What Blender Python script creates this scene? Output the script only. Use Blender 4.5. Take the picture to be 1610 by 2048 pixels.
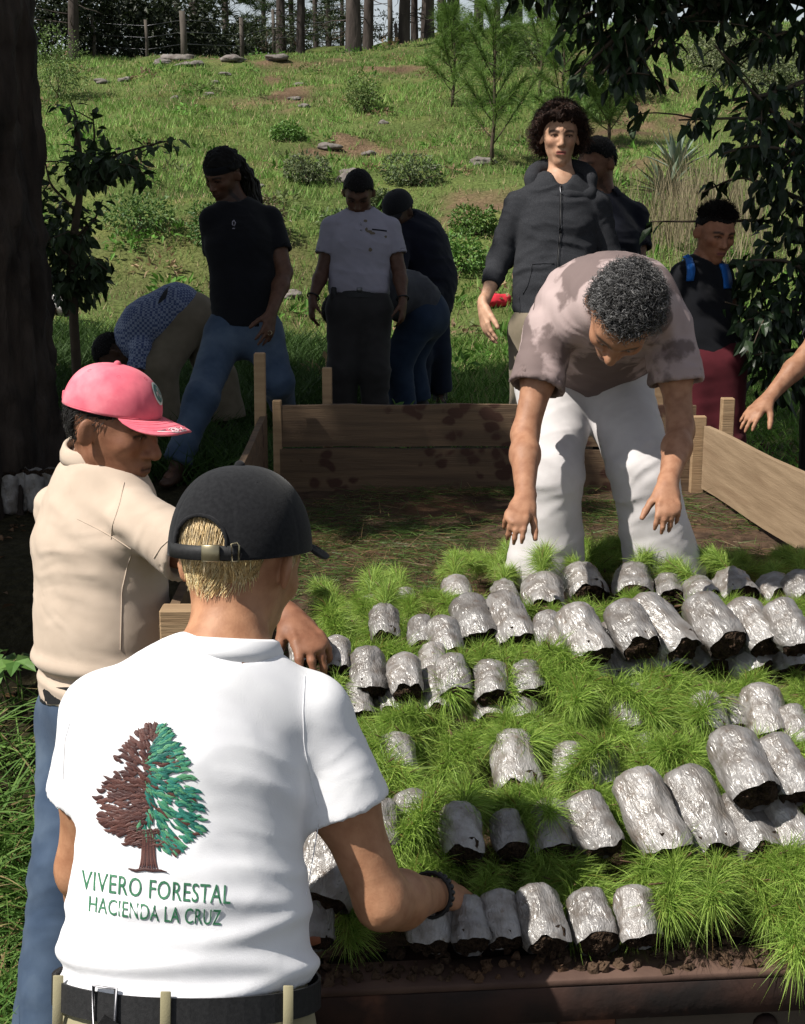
import bpy, math, os
import numpy as np
from mathutils import Vector
from mathutils.bvhtree import BVHTree

# ------------------------------------------------------------------ clear
for _o in list(bpy.data.objects):
    bpy.data.objects.remove(_o, do_unlink=True)
SC = bpy.context.scene
COL = SC.collection
R_ = math.radians

# ------------------------------------------------------------------ camera
FPX = 2813.0                       # focal length in pixels of the 1610 x 2048 photograph
CAM_Z = 2.05
PITCH = math.atan((1024 - 377) / FPX)
cam_d = bpy.data.cameras.new('camera')
cam = bpy.data.objects.new('camera', cam_d)
COL.objects.link(cam)
cam.location = (0, 0, CAM_Z)
cam.rotation_euler = (math.pi / 2 - PITCH, 0, 0)
cam_d.sensor_fit = 'VERTICAL'
cam_d.sensor_height = 36.0
cam_d.sensor_width = 36.0
cam_d.lens = 36.0 * FPX / 2048.0
cam_d.clip_start = 0.05
cam_d.clip_end = 2000.0
SC.camera = cam
SC.render.resolution_x, SC.render.resolution_y = 805, 1024

# ------------------------------------------------------------------ sky, sun, exposure
SUN_EL, SUN_AZ = R_(52), (-0.86, -0.42)          # direction towards the sun (x, y): from the left, a little behind the camera
_l = math.hypot(*SUN_AZ)
SUN_V = Vector((SUN_AZ[0] / _l * math.cos(SUN_EL), SUN_AZ[1] / _l * math.cos(SUN_EL), math.sin(SUN_EL)))
world = bpy.data.worlds.new('World')
SC.world = world
world.use_nodes = True
_nt = world.node_tree
_sky = _nt.nodes.new('ShaderNodeTexSky')
_sky.sky_type = 'NISHITA'
_sky.sun_disc = False
_sky.sun_elevation = SUN_EL
_sky.sun_rotation = math.atan2(SUN_V.x, SUN_V.y)
_sky.air_density = 1.0
_sky.dust_density = 0.3
_sky.ozone_density = 1.0
_bg = _nt.nodes['Background']
_bg.inputs['Strength'].default_value = 0.070
_hs = _nt.nodes.new('ShaderNodeHueSaturation')
_hs.inputs['Saturation'].default_value = 0.4        # thin bright overcast
_hs.inputs['Value'].default_value = 1.1
_nt.links.new(_sky.outputs[0], _hs.inputs['Color'])
_nt.links.new(_hs.outputs[0], _bg.inputs['Color'])
sun_d = bpy.data.lights.new('sun', 'SUN')
sun_d.energy = 5.0
sun_d.angle = R_(0.6)
sun_d.color = (1.0, 0.95, 0.87)
sun = bpy.data.objects.new('sun', sun_d)
COL.objects.link(sun)
sun.location = (-6, -4, 12)
sun.rotation_euler = SUN_V.to_track_quat('Z', 'Y').to_euler()
SC.view_settings.view_transform = 'Standard'
SC.view_settings.look = 'None'
SC.view_settings.exposure = 0.45
SC.view_settings.gamma = 1.0
SC.view_settings.use_curve_mapping = False
SC.render.engine = 'CYCLES'
SC.cycles.max_bounces = 5
SC.cycles.diffuse_bounces = 2
SC.cycles.glossy_bounces = 2
SC.cycles.transmission_bounces = 4
SC.cycles.transparent_max_bounces = 8
SC.cycles.use_denoising = True
SC.cycles.use_adaptive_sampling = True
SC.cycles.adaptive_threshold = 0.025
SC.cycles.sample_clamp_indirect = 6.0

# ------------------------------------------------------------------ helpers: measuring from the photograph
_sp, _cp = math.sin(PITCH), math.cos(PITCH)
def P(x, y, d):
    """point seen at photo pixel (x, y), d metres along the optical axis"""
    u, v = (x - 805.0) / FPX, (1024.0 - y) / FPX
    return np.array([u * d, d * (_cp + _sp * v), CAM_Z + d * (-_sp + _cp * v)])
def PZ(x, y, z):
    """point seen at photo pixel (x, y) on the level z"""
    v = (1024.0 - y) / FPX
    return P(x, y, (z - CAM_Z) / (-_sp + _cp * v))
def V3(*a): return np.array(a, dtype=float)
def nrm(v):
    v = np.asarray(v, float); return v / (np.linalg.norm(v) + 1e-12)
def lerp(a, b, t): return np.asarray(a) * (1 - t) + np.asarray(b) * t
def sstep(a, b, x):
    t = np.clip((x - a) / (b - a), 0, 1); return t * t * (3 - 2 * t)

# ------------------------------------------------------------------ helpers: noise
def _hash(i, j, k, s):
    h = (i * 374761393 + j * 668265263 + k * 2147483647 + s * 974711) & 0xffffffff
    h = ((h ^ (h >> 13)) * 1274126177) & 0xffffffff
    return ((h ^ (h >> 16)) & 0xffff) / 65535.0
def vnoise(p, scale=1.0, seed=0):
    """smooth value noise -1..1 at points (N,3)"""
    q = np.asarray(p, float) * scale
    f = np.floor(q); i = f.astype(np.int64); t = q - f; t = t * t * (3 - 2 * t)
    r = 0
    for dx in (0, 1):
        wx = t[:, 0] if dx else 1 - t[:, 0]
        for dy in (0, 1):
            wy = t[:, 1] if dy else 1 - t[:, 1]
            for dz in (0, 1):
                wz = t[:, 2] if dz else 1 - t[:, 2]
                r = r + wx * wy * wz * _hash(i[:, 0] + dx, i[:, 1] + dy, i[:, 2] + dz, seed)
    return r * 2 - 1
def fbm(p, scale=1.0, oct=3, seed=0):
    a, r = 1.0, 0
    for o in range(oct):
        r = r + a * vnoise(p, scale * 2 ** o, seed + o * 7); a *= .5
    return r

# ------------------------------------------------------------------ helpers: meshes and objects
def mesh_np(name, V, F, mats=(), smooth=True, col=None):
    """F: list of integer arrays (n,3) / (n,4)"""
    V = np.ascontiguousarray(V, dtype=np.float32)
    if not isinstance(F, (list, tuple)): F = [F]
    F = [np.asarray(f, dtype=np.int32) for f in F if len(f)]
    me = bpy.data.meshes.new(name)
    me.vertices.add(len(V)); me.vertices.foreach_set('co', V.ravel())
    nl = sum(f.size for f in F); npol = sum(len(f) for f in F)
    me.loops.add(nl); me.loops.foreach_set('vertex_index', np.concatenate([f.ravel() for f in F]))
    st, o = [], 0
    for f in F:
        st.append(np.arange(len(f)) * f.shape[1] + o); o += f.size
    me.polygons.add(npol); me.polygons.foreach_set('loop_start', np.concatenate(st).astype(np.int32))
    me.polygons.foreach_set('use_smooth', np.full(npol, bool(smooth)))
    me.update(calc_edges=True)
    if col is not None:
        a = me.attributes.new('Col', 'FLOAT_COLOR', 'POINT')
        c = np.ones((len(V), 4), np.float32); c[:, :3] = col
        a.data.foreach_set('color', c.ravel())
    for m in (mats if isinstance(mats, (list, tuple)) else [mats]):
        me.materials.append(m)
    return me
def link(name, me, parent=None, loc=None):
    o = bpy.data.objects.new(name, me)
    COL.objects.link(o)
    if parent is not None: o.parent = parent
    if loc is not None: o.location = loc
    return o
def tag(o, label=None, cat=None, group=None, kind=None):
    if label: o['label'] = label
    if cat: o['category'] = cat
    if group: o['group'] = group
    if kind: o['kind'] = kind
    return o
def thing(name, label, cat, loc=(0, 0, 0), group=None):
    o = bpy.data.objects.new(name, None); COL.objects.link(o)
    o.location = loc; o.empty_display_size = .1
    return tag(o, label, cat, group)
def obj(name, V, F, mat, parent=None, smooth=True, col=None, base=None):
    """mesh object given in world coordinates; shifted so that it sits under its parent"""
    V = np.asarray(V, float)
    b = np.array(parent.location if parent is not None and parent.parent is None else (0, 0, 0), float) if base is None else np.asarray(base, float)
    if parent is not None and parent.parent is not None:
        b = np.array(parent.parent.location, float) + np.array(parent.location, float)
    o = link(name, mesh_np(name, V - b, F, mat, smooth, col), parent)
    if parent is None and base is not None: o.location = b
    return o
def join(parts):
    """[(V, F)] -> one V, F list"""
    Vs, Fq, Ft, n = [], [], [], 0
    for V, F in parts:
        V = np.asarray(V)
        for f in (F if isinstance(F, (list, tuple)) else [F]):
            f = np.asarray(f)
            if not len(f): continue
            (Fq if f.shape[1] == 4 else Ft).append(f + n)
        Vs.append(V); n += len(V)
    out = []
    if Fq: out.append(np.concatenate(Fq))
    if Ft: out.append(np.concatenate(Ft))
    return np.concatenate(Vs), out

def tube(pts, rad, n=8, cap=True, flat=None):
    """tapered tube along a polyline; flat=(axis vector, factor) squashes the section"""
    pts = np.asarray(pts, float); m = len(pts)
    rad = np.full(m, rad, float) if np.isscalar(rad) else np.asarray(rad, float)
    T = np.gradient(pts, axis=0); T /= np.linalg.norm(T, axis=1)[:, None] + 1e-12
    ref = V3(0, 0, 1) if abs(T[0][2]) < .9 else V3(1, 0, 0)
    V = []
    for i in range(m):
        a = nrm(np.cross(T[i], ref)); b = np.cross(T[i], a); ref = -b if i == 0 and False else ref
        th = np.arange(n) * 2 * math.pi / n
        ring = np.cos(th)[:, None] * a + np.sin(th)[:, None] * b
        if flat is not None:
            ax, f = flat; ring = ring - ((1 - f) * (ring @ ax))[:, None] * ax
        V.append(pts[i] + rad[i] * ring)
    V = np.concatenate(V)
    i = np.arange(m - 1)[:, None] * n; j = np.arange(n)[None, :]; k = (j + 1) % n
    Fq = np.stack([i + j, i + k, i + n + k, i + n + j], -1).reshape(-1, 4)
    F = [Fq]
    if cap:
        V = np.concatenate([V, pts[:1], pts[-1:]])
        c0, c1 = m * n, m * n + 1
        jj = np.arange(n); kk = (jj + 1) % n
        F.append(np.concatenate([np.stack([kk, jj, np.full(n, c0)], -1), np.stack([(m - 1) * n + jj, (m - 1) * n + kk, np.full(n, c1)], -1)]))
    return V, F
def box(c, ax, ay, az, bev=0.0):
    """box with centre c and half-extent vectors; bevelled a little when bev > 0"""
    c, ax, ay, az = (np.asarray(q, float) for q in (c, ax, ay, az))
    if bev <= 0:
        s = np.array([[x, y, z] for z in (-1, 1) for y in (-1, 1) for x in (-1, 1)], float)
        V = c + s[:, :1] * ax + s[:, 1:2] * ay + s[:, 2:] * az
        F = np.array([[0, 2, 3, 1], [4, 5, 7, 6], [0, 1, 5, 4], [2, 6, 7, 3], [0, 4, 6, 2], [1, 3, 7, 5]])
        if np.dot(np.cross(ax, ay), az) < 0: F = F[:, ::-1]
        return V, [F]
    L = [np.linalg.norm(q) for q in (ax, ay, az)]
    V = []
    for sx in (-1, 1):
        for sy in (-1, 1):
            for sz in (-1, 1):
                for k in range(3):
                    f = [1 - bev / L[0], 1 - bev / L[1], 1 - bev / L[2]]; f[k] = 1
                    V.append(c + sx * f[0] * ax + sy * f[1] * ay + sz * f[2] * az)
    V = np.array(V)
    def vi(x, y, z, k): return (x * 4 + y * 2 + z) * 3 + k
    Q, T = [], []
    for s in (0, 1):
        q = [vi(s, 0, 0, 0), vi(s, 1, 0, 0), vi(s, 1, 1, 0), vi(s, 0, 1, 0)]; Q.append(q if s else q[::-1])
        q = [vi(0, s, 0, 1), vi(0, s, 1, 1), vi(1, s, 1, 1), vi(1, s, 0, 1)]; Q.append(q if s else q[::-1])
        q = [vi(0, 0, s, 2), vi(1, 0, s, 2), vi(1, 1, s, 2), vi(0, 1, s, 2)]; Q.append(q if s else q[::-1])
    for a in (0, 1):
        for b in (0, 1):
            q = [vi(a, b, 0, 0), vi(a, b, 1, 0), vi(a, b, 1, 1), vi(a, b, 0, 1)]; Q.append(q if (a ^ b) else q[::-1])
            q = [vi(a, 0, b, 0), vi(a, 1, b, 0), vi(a, 1, b, 2), vi(a, 0, b, 2)]; Q.append(q[::-1] if (a ^ b) else q)
            q = [vi(0, a, b, 1), vi(1, a, b, 1), vi(1, a, b, 2), vi(0, a, b, 2)]; Q.append(q if (a ^ b) else q[::-1])
            for c2 in (0, 1):
                t = [vi(a, b, c2, 0), vi(a, b, c2, 1), vi(a, b, c2, 2)]; T.append(t if (a + b + c2) % 2 else t[::-1])
    return V, [np.array(Q), np.array(T)]
def grid_faces(nu, nv, wrap_u=False):
    i = np.arange(nu if wrap_u else nu - 1)[:, None]; j = np.arange(nv - 1)[None, :]
    i2 = (i + 1) % nu
    return np.stack([i * nv + j, i2 * nv + j, i2 * nv + j + 1, i * nv + j + 1], -1).reshape(-1, 4)
def leaf_mesh(pos, dirs, nor, L, W, fold=.25, droop=.3):
    """many leaves: 6-vertex folded blades; arrays (N,3), L/W arrays or scalars"""
    N = len(pos); L = np.broadcast_to(L, N)[:, None]; W = np.broadcast_to(W, N)[:, None]
    d = dirs / (np.linalg.norm(dirs, axis=1)[:, None] + 1e-9)
    s = np.cross(d, nor); s /= np.linalg.norm(s, axis=1)[:, None] + 1e-9
    n = np.cross(s, d)
    def pt(t, w, h): return pos + d * L * t + s * W * w + n * (h * W) - n * (droop * L * t * t)
    V = np.stack([pt(0, 0, 0), pt(.42, .5, fold), pt(.45, 0, 0), pt(.42, -.5, fold), pt(.8, .27, fold * .6), pt(.8, -.27, fold * .6), pt(1, 0, 0)], 1).reshape(-1, 3)
    b = np.arange(N)[:, None] * 7
    T = np.concatenate([b + np.array([[0, 1, 2]]), b + np.array([[0, 2, 3]]), b + np.array([[2, 4, 6]]), b + np.array([[2, 6, 5]]), b + np.array([[1, 4, 2]]), b + np.array([[2, 5, 3]])])
    return V, [T]
def blade_mesh(pos, dirs, L, W, bend, rng, seg=2):
    """many grass blades / needles, each a thin strip of seg quads ending in a tip"""
    N = len(pos); L = np.broadcast_to(L, N)[:, None]; W = np.broadcast_to(W, N)[:, None]
    d = dirs / (np.linalg.norm(dirs, axis=1)[:, None] + 1e-9)
    side = np.cross(d, rng.normal(size=(N, 3))); side /= np.linalg.norm(side, axis=1)[:, None] + 1e-9
    rows = []
    for k in range(seg):
        t = k / seg
        c = pos + d * L * t + bend * L * t * t
        w = W * .5 * (1 - .45 * t)
        rows += [c - side * w, c + side * w]
    rows.append(pos + d * L + bend * L)
    nv = 2 * seg + 1
    V = np.stack(rows, 1).reshape(-1, 3)
    b = np.arange(N)[:, None] * nv
    Q = [b + np.array([[2 * k, 2 * k + 1, 2 * k + 3, 2 * k + 2]]) for k in range(seg - 1)]
    T = b + np.array([[2 * seg - 2, 2 * seg - 1, 2 * seg]])
    F = ([np.concatenate(Q)] if Q else []) + [T]
    return V, F, nv

# ------------------------------------------------------------------ helpers: materials
MATS = {}
def pmat(name, c1, c2=None, scale=8.0, rough=.8, bump=0.0, bscale=60.0, spec=.3, metal=0.0, attr=False, stretch=None,
         contrast=(.35, .65), coat=0.0, sheen=0.0, transl=0.0, sss=0.0, alpha=1.0, detail=4.0, bdist=.01, obinfo=0.0, c3=None, c3scale=3.0, c3range=(.55, .7), wr=0.0, wscale=16.0):
    m = bpy.data.materials.new(name); m.use_nodes = True
    nt = m.node_tree; N, Lk = nt.nodes, nt.links
    b = N['Principled BSDF']
    tc = N.new('ShaderNodeTexCoord')
    src = tc.outputs['Object']
    if stretch:
        mp = N.new('ShaderNodeMapping'); mp.inputs['Scale'].default_value = stretch
        Lk.new(src, mp.inputs['Vector']); src = mp.outputs[0]
    base = None
    if attr:
        at = N.new('ShaderNodeAttribute'); at.attribute_name = 'Col'; base = at.outputs['Color']
    if c2 is not None or attr:
        nz = N.new('ShaderNodeTexNoise'); nz.inputs['Scale'].default_value = scale; nz.inputs['Detail'].default_value = detail
        Lk.new(src, nz.inputs['Vector'])
        rp = N.new('ShaderNodeMapRange'); rp.inputs[1].default_value, rp.inputs[2].default_value = contrast
        Lk.new(nz.outputs[0], rp.inputs[0])
        mx = N.new('ShaderNodeMix'); mx.data_type = 'RGBA'
        Lk.new(rp.outputs[0], mx.inputs[0])
        if attr:
            v = c2 if c2 is not None else (.8, .8, .8)
            mx.blend_type = 'MULTIPLY'
            Lk.new(base, mx.inputs[6]); mx.inputs[7].default_value = (*v, 1)
        else:
            mx.inputs[6].default_value = (*c1, 1); mx.inputs[7].default_value = (*c2, 1)
        base = mx.outputs[2]
    if c3 is not None:
        nz3 = N.new('ShaderNodeTexNoise'); nz3.inputs['Scale'].default_value = c3scale; nz3.inputs['Detail'].default_value = 6
        Lk.new(src, nz3.inputs['Vector'])
        r3 = N.new('ShaderNodeMapRange'); r3.inputs[1].default_value, r3.inputs[2].default_value = c3range
        Lk.new(nz3.outputs[0], r3.inputs[0])
        m3 = N.new('ShaderNodeMix'); m3.data_type = 'RGBA'
        Lk.new(r3.outputs[0], m3.inputs[0])
        if base is not None: Lk.new(base, m3.inputs[6])
        else: m3.inputs[6].default_value = (*c1, 1)
        m3.inputs[7].default_value = (*c3, 1); base = m3.outputs[2]
    if obinfo > 0:
        oi = N.new('ShaderNodeObjectInfo')
        r4 = N.new('ShaderNodeMapRange'); r4.inputs[3].default_value = 1 - obinfo; r4.inputs[4].default_value = 1 + obinfo
        Lk.new(oi.outputs['Random'], r4.inputs[0])
        hs = N.new('ShaderNodeHueSaturation')
        Lk.new(r4.outputs[0], hs.inputs['Value'])
        if base is not None: Lk.new(base, hs.inputs['Color'])
        else: hs.inputs['Color'].default_value = (*c1, 1)
        base = hs.outputs[0]
    if base is not None: Lk.new(base, b.inputs['Base Color'])
    else: b.inputs['Base Color'].default_value = (*c1, 1)
    b.inputs['Roughness'].default_value = rough
    b.inputs['Specular IOR Level'].default_value = spec
    b.inputs['Metallic'].default_value = metal
    if coat: b.inputs['Coat Weight'].default_value = coat; b.inputs['Coat Roughness'].default_value = .15
    if sheen: b.inputs['Sheen Weight'].default_value = sheen
    if sss:
        b.inputs['Subsurface Weight'].default_value = sss
        b.inputs['Subsurface Radius'].default_value = (.012, .005, .003); b.inputs['Subsurface Scale'].default_value = 1.0
    if alpha < 1: b.inputs['Alpha'].default_value = alpha
    if bump:
        n2 = N.new('ShaderNodeTexNoise'); n2.inputs['Scale'].default_value = bscale; n2.inputs['Detail'].default_value = 5
        Lk.new(src, n2.inputs['Vector'])
        bp = N.new('ShaderNodeBump'); bp.inputs['Strength'].default_value = bump; bp.inputs['Distance'].default_value = bdist
        Lk.new(n2.outputs[0], bp.inputs['Height']); Lk.new(bp.outputs[0], b.inputs['Normal'])
        if wr:      # mid-size creases
            n5 = N.new('ShaderNodeTexNoise'); n5.noise_type = 'RIDGED_MULTIFRACTAL'; n5.inputs['Scale'].default_value = wscale; n5.inputs['Detail'].default_value = 2; n5.inputs['Distortion'].default_value = 1.2
            Lk.new(src, n5.inputs['Vector'])
            b5 = N.new('ShaderNodeBump'); b5.inputs['Strength'].default_value = wr; b5.inputs['Distance'].default_value = .006
            Lk.new(n5.outputs[0], b5.inputs['Height']); Lk.new(b5.outputs[0], bp.inputs['Normal'])
    if transl > 0:
        out = N['Material Output']
        tr = N.new('ShaderNodeBsdfTranslucent'); ms = N.new('ShaderNodeMixShader'); ms.inputs[0].default_value = transl
        if base is not None: Lk.new(base, tr.inputs['Color'])
        else: tr.inputs['Color'].default_value = (*c1, 1)
        Lk.new(b.outputs[0], ms.inputs[1]); Lk.new(tr.outputs[0], ms.inputs[2]); Lk.new(ms.outputs[0], out.inputs['Surface'])
    MATS[name] = m
    return m
# ------------------------------------------------------------------ sculpting: smooth-union solids on a grid, meshed by surface nets
def p_cone(a, b, ra, rb, thin=None, f=1.0, cap0=False, cap1=False):
    """tapered limb from a to b; thin=(axis) with depth factor f makes an oval section; caps cut it flat"""
    a, b = np.asarray(a, float), np.asarray(b, float); ab = b - a; L2 = float(ab @ ab) + 1e-12; L = math.sqrt(L2); dr = ab / L
    if thin is not None:
        thin = np.asarray(thin, float); thin = nrm(thin - dr * (thin @ dr))
    def fn(X, Y, Z):
        px, py, pz = X - a[0], Y - a[1], Z - a[2]
        t = (px * ab[0] + py * ab[1] + pz * ab[2]) / L2
        lo, hi = (-.5 if cap0 else 0.0), (1.5 if cap1 else 1.0)
        tc = np.clip(t, lo, hi)
        qx, qy, qz = px - tc * ab[0], py - tc * ab[1], pz - tc * ab[2]
        d2 = qx * qx + qy * qy + qz * qz
        if thin is not None:
            dn = qx * thin[0] + qy * thin[1] + qz * thin[2]
            d2 = d2 + dn * dn * (1 / (f * f) - 1)
        d = (np.sqrt(d2) - (ra + (rb - ra) * np.clip(tc, -.2, 1.2)))
        if thin is not None: d = d * (.5 + .5 * f)
        if cap1: d = np.maximum(d, (t - 1) * L)
        if cap0: d = np.maximum(d, -t * L)
        return d
    r = max(ra, rb) * 1.15
    lo, hi = np.minimum(a, b) - r, np.maximum(a, b) + r
    return fn, lo, hi
def p_ell(c, rx, ry, rz, X_=(1, 0, 0), Y_=(0, 1, 0), Z_=(0, 0, 1)):
    c = np.asarray(c, float); A = [np.asarray(q, float) for q in (X_, Y_, Z_)]; rr = (rx, ry, rz); m = min(rr)
    def fn(X, Y, Z):
        px, py, pz = X - c[0], Y - c[1], Z - c[2]
        s1 = 0; s2 = 0
        for q, r in zip(A, rr):
            u = px * q[0] + py * q[1] + pz * q[2]
            s1 = s1 + (u / r) ** 2; s2 = s2 + (u / (r * r)) ** 2
        k0 = np.sqrt(s1); k1 = np.sqrt(s2) + 1e-9
        return k0 * (k0 - 1) / k1
    ext = np.sqrt(sum((q * r) ** 2 for q, r in zip(A, rr)))
    return fn, c - ext, c + ext
def p_half(n, c):
    n = nrm(n); c = float(np.dot(n, np.asarray(c, float)))
    return (lambda X, Y, Z: X * n[0] + Y * n[1] + Z * n[2] - c), None, None

def surf_nets(D, xs, ys, zs):
    ins = D < 0
    pts = np.zeros(0)
    n1 = [s - 1 for s in D.shape]
    cnt = np.zeros(n1, np.uint8)
    for i in (0, 1):
        for j in (0, 1):
            for k in (0, 1):
                cnt += ins[i:i + n1[0], j:j + n1[1], k:k + n1[2]]
    act = (cnt > 0) & (cnt < 8)
    I, J, K = np.nonzero(act)
    ids = np.full(n1, -1, np.int32); ids[I, J, K] = np.arange(len(I))
    acc = np.zeros((len(I), 3)); num = np.zeros(len(I))
    C = [(i, j, k) for i in (0, 1) for j in (0, 1) for k in (0, 1)]
    vals = {c: D[I + c[0], J + c[1], K + c[2]] for c in C}
    for a in C:
        for ax in range(3):
            if a[ax]: continue
            b = list(a); b[ax] = 1; b = tuple(b)
            va, vb = vals[a], vals[b]
            cr = (va < 0) != (vb < 0)
            t = np.where(cr, va / np.where(np.abs(va - vb) < 1e-12, 1e-12, va - vb), 0)
            p = [xs[I + a[0]], ys[J + a[1]], zs[K + a[2]]]
            q = [xs, ys, zs][ax]; ii = [I, J, K][ax]
            p[ax] = q[ii] * (1 - t) + q[ii + 1] * t
            for m in range(3): acc[:, m] += np.where(cr, p[m], 0)
            num += cr
    V = acc / num[:, None]
    Fs = []
    for ax in range(3):
        s0 = [slice(None)] * 3; s1 = [slice(None)] * 3
        s0[ax] = slice(0, -1); s1[ax] = slice(1, None)
        a, b = ins[tuple(s0)], ins[tuple(s1)]
        i, j, k = np.nonzero(a != b)
        o1, o2 = [m for m in range(3) if m != ax]
        idx = [i, j, k]
        ok = (idx[o1] > 0) & (idx[o2] > 0) & (idx[o1] < D.shape[o1] - 1) & (idx[o2] < D.shape[o2] - 1)
        idx = [q[ok] for q in idx]
        flip = a[tuple(idx)]
        def cid(d1, d2):
            q = [w.copy() for w in idx]; q[o1] -= d1; q[o2] -= d2
            return ids[tuple(q)]
        Q = np.stack([cid(1, 1), cid(0, 1), cid(0, 0), cid(1, 0)], -1)
        if ax == 1: flip = ~flip
        Q[~flip] = Q[~flip][:, ::-1]
        Fs.append(Q)
    F = np.concatenate(Fs); F = F[(F >= 0).all(1)]
    return V, F
def vnormals(V, F):
    n = np.cross(V[F[:, 2]] - V[F[:, 0]], V[F[:, 3]] - V[F[:, 1]])
    N = np.zeros_like(V)
    for m in range(3):
        N[:, m] = sum(np.bincount(F[:, c], weights=n[:, m], minlength=len(V)) for c in range(4))
    return N / (np.linalg.norm(N, axis=1)[:, None] + 1e-12)
def smooth_mesh(V, F, it=1, w=.5):
    E = np.concatenate([F[:, [0, 1]], F[:, [1, 2]], F[:, [2, 3]], F[:, [3, 0]]])
    for _ in range(it):
        cn = np.bincount(E[:, 0], minlength=len(V)) + np.bincount(E[:, 1], minlength=len(V)) + 1e-9
        A = np.stack([np.bincount(E[:, 0], weights=V[E[:, 1], m], minlength=len(V)) + np.bincount(E[:, 1], weights=V[E[:, 0], m], minlength=len(V)) for m in range(3)], 1) / cn[:, None]
        V = V * (1 - w) + A * w
    return V
class Sculpt:
    def __init__(s): s.ops = []
    def add(s, prim, k=.03): s.ops.append(('u', prim, k)); return s
    def sub(s, prim, k=.01): s.ops.append(('s', prim, k)); return s
    def keep(s, prim, k=.004): s.ops.append(('i', prim, k)); return s
    def mesh(s, vox, fine=(), smooth=1):
        lo = np.min([p[1] for o, p, k in s.ops if o == 'u'], 0) - 3 * vox
        hi = np.max([p[2] for o, p, k in s.ops if o == 'u'], 0) + 3 * vox
        ax = []
        for m in range(3):
            cuts = [(f[0][m], f[1][m], f[2]) for f in fine]
            q, x = [], lo[m]
            while x < hi[m]:
                q.append(x)
                v = vox
                for a, b, fv in cuts:
                    if a - 1e-9 <= x < b: v = min(v, fv)
                    elif x < a < x + v: v = min(v, max(a - x, fv))
                x += v
            ax.append(np.array(q + [x]))
        D = np.full([len(q) for q in ax], 1.0, np.float32)
        for o, (fn, a, b), k in s.ops:
            sl = []
            for m in range(3):
                if a is None: sl.append(slice(0, len(ax[m]))); continue
                pad = max(k, vox) + 2.5 * vox
                i0 = max(0, np.searchsorted(ax[m], a[m] - pad) - 1); i1 = min(len(ax[m]), np.searchsorted(ax[m], b[m] + pad) + 1)
                sl.append(slice(i0, i1))
            if any(q.stop <= q.start for q in sl): continue
            X = ax[0][sl[0]].astype(np.float32)[:, None, None]; Y = ax[1][sl[1]].astype(np.float32)[None, :, None]; Z = ax[2][sl[2]].astype(np.float32)[None, None, :]
            d = fn(X, Y, Z); g = D[tuple(sl)]
            k = max(k, 1e-5)
            if o == 'u':
                h = np.maximum(k - np.abs(g - d), 0) / k; D[tuple(sl)] = np.minimum(g, d) - h * h * k * .25
            else:
                if o == 's': d = -d
                h = np.maximum(k - np.abs(g - d), 0) / k; D[tuple(sl)] = np.maximum(g, d) + h * h * k * .25
        V, F = surf_nets(D, *ax)
        if smooth: V = smooth_mesh(V, F, smooth, .5)
        return V, F
def displace(V, F, fn):
    N = vnormals(V, F); return V + N * fn(V, N)[:, None]
def folds(V, axis, amp, wl, seed=0, warp=.6, stretch=4.0, sharp=True):
    """cloth creases running across `axis` : ridged noise, long across, short along the axis"""
    a = nrm(axis); ref = V3(0, 0, 1) if abs(a[2]) < .8 else V3(1, 0, 0)
    b = nrm(np.cross(a, ref)); c = np.cross(a, b)
    q = np.stack([V @ a / wl, V @ b / (wl * stretch), V @ c / (wl * stretch)], 1)
    q[:, 0] += warp * vnoise(V, .5 / wl, seed + 3)
    n = vnoise(q, 1.0, seed)
    if sharp: n = 1 - 2 * np.abs(n); n = np.sign(n) * np.abs(n) ** 1.3
    q2 = q * 2.1 + 5.3; n2 = 1 - 2 * np.abs(vnoise(q2, 1.0, seed + 17))
    return amp * (n + .4 * n2) * (.55 + .45 * vnoise(V, .25 / wl, seed + 9))
# ------------------------------------------------------------------ materials
skin = lambda n, c, k=.74: pmat(n, c, attr=True, c2=(k, k * .9, k * .86), scale=42, rough=.56, spec=.3, bump=.22, bscale=260, bdist=.002, detail=7, contrast=(.38, .7))
M_SKIN = skin('skin', (1, 1, 1))
cloth = lambda n, c, c2=None, **k: pmat(n, c, c2 or tuple(q * .8 for q in c), **{**dict(scale=14, rough=.9, spec=.15, bump=.25, bscale=500, bdist=.0012, sheen=.08, wr=.16, wscale=11), **k})
M_WHITE = cloth('white_cotton', (.80, .80, .82), (.74, .74, .77), bump=.18)
M_BEIGE = cloth('beige_pique', (.50, .405, .325), (.46, .37, .295))
M_CAPBLACK = cloth('black_twill', (.008, .0083, .010), (.014, .0145, .0165), scale=180)
M_PINK = cloth('pink_twill', (.74, .16, .21), (.64, .125, .175), scale=30, c3=(.82, .33, .37), c3scale=9, c3range=(.52, .78))
M_PINKLIGHT = cloth('pale_embroidery', (.8, .55, .58))
M_HOODIE = pmat('charcoal_fleece', (.022, .023, .027), (.05, .052, .058), scale=260, rough=.95, spec=.1, bump=.3, bscale=420, bdist=.0015, stretch=(1, 1, 3.5), contrast=(.42, .72))
M_NAVY = cloth('navy_knit', (.006, .0075, .016))
M_BLACKSHIRT = cloth('black_cotton', (.006, .0065, .009))
M_GREYPOLO = cloth('pale_grey_pique', (.29, .275, .33), (.26, .25, .30))
M_WPANTS = cloth('white_denim', (.56, .535, .535), (.50, .475, .475), bump=.25, bscale=300, wr=.3)
M_KHAKI = cloth('khaki_twill', (.30, .27, .17), (.24, .215, .13), scale=10, bump=.3)
M_KHAKIDARK = cloth('brown_khaki_twill', (.20, .165, .12), (.16, .135, .095))
M_DENIM = cloth('blue_denim', (.034, .055, .095), (.058, .086, .135), scale=9, bump=.3, c3=(.12, .16, .215), c3scale=3.5, c3range=(.5, .75))
M_DARKDENIM = cloth('dark_denim', (.010, .016, .032))
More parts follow.
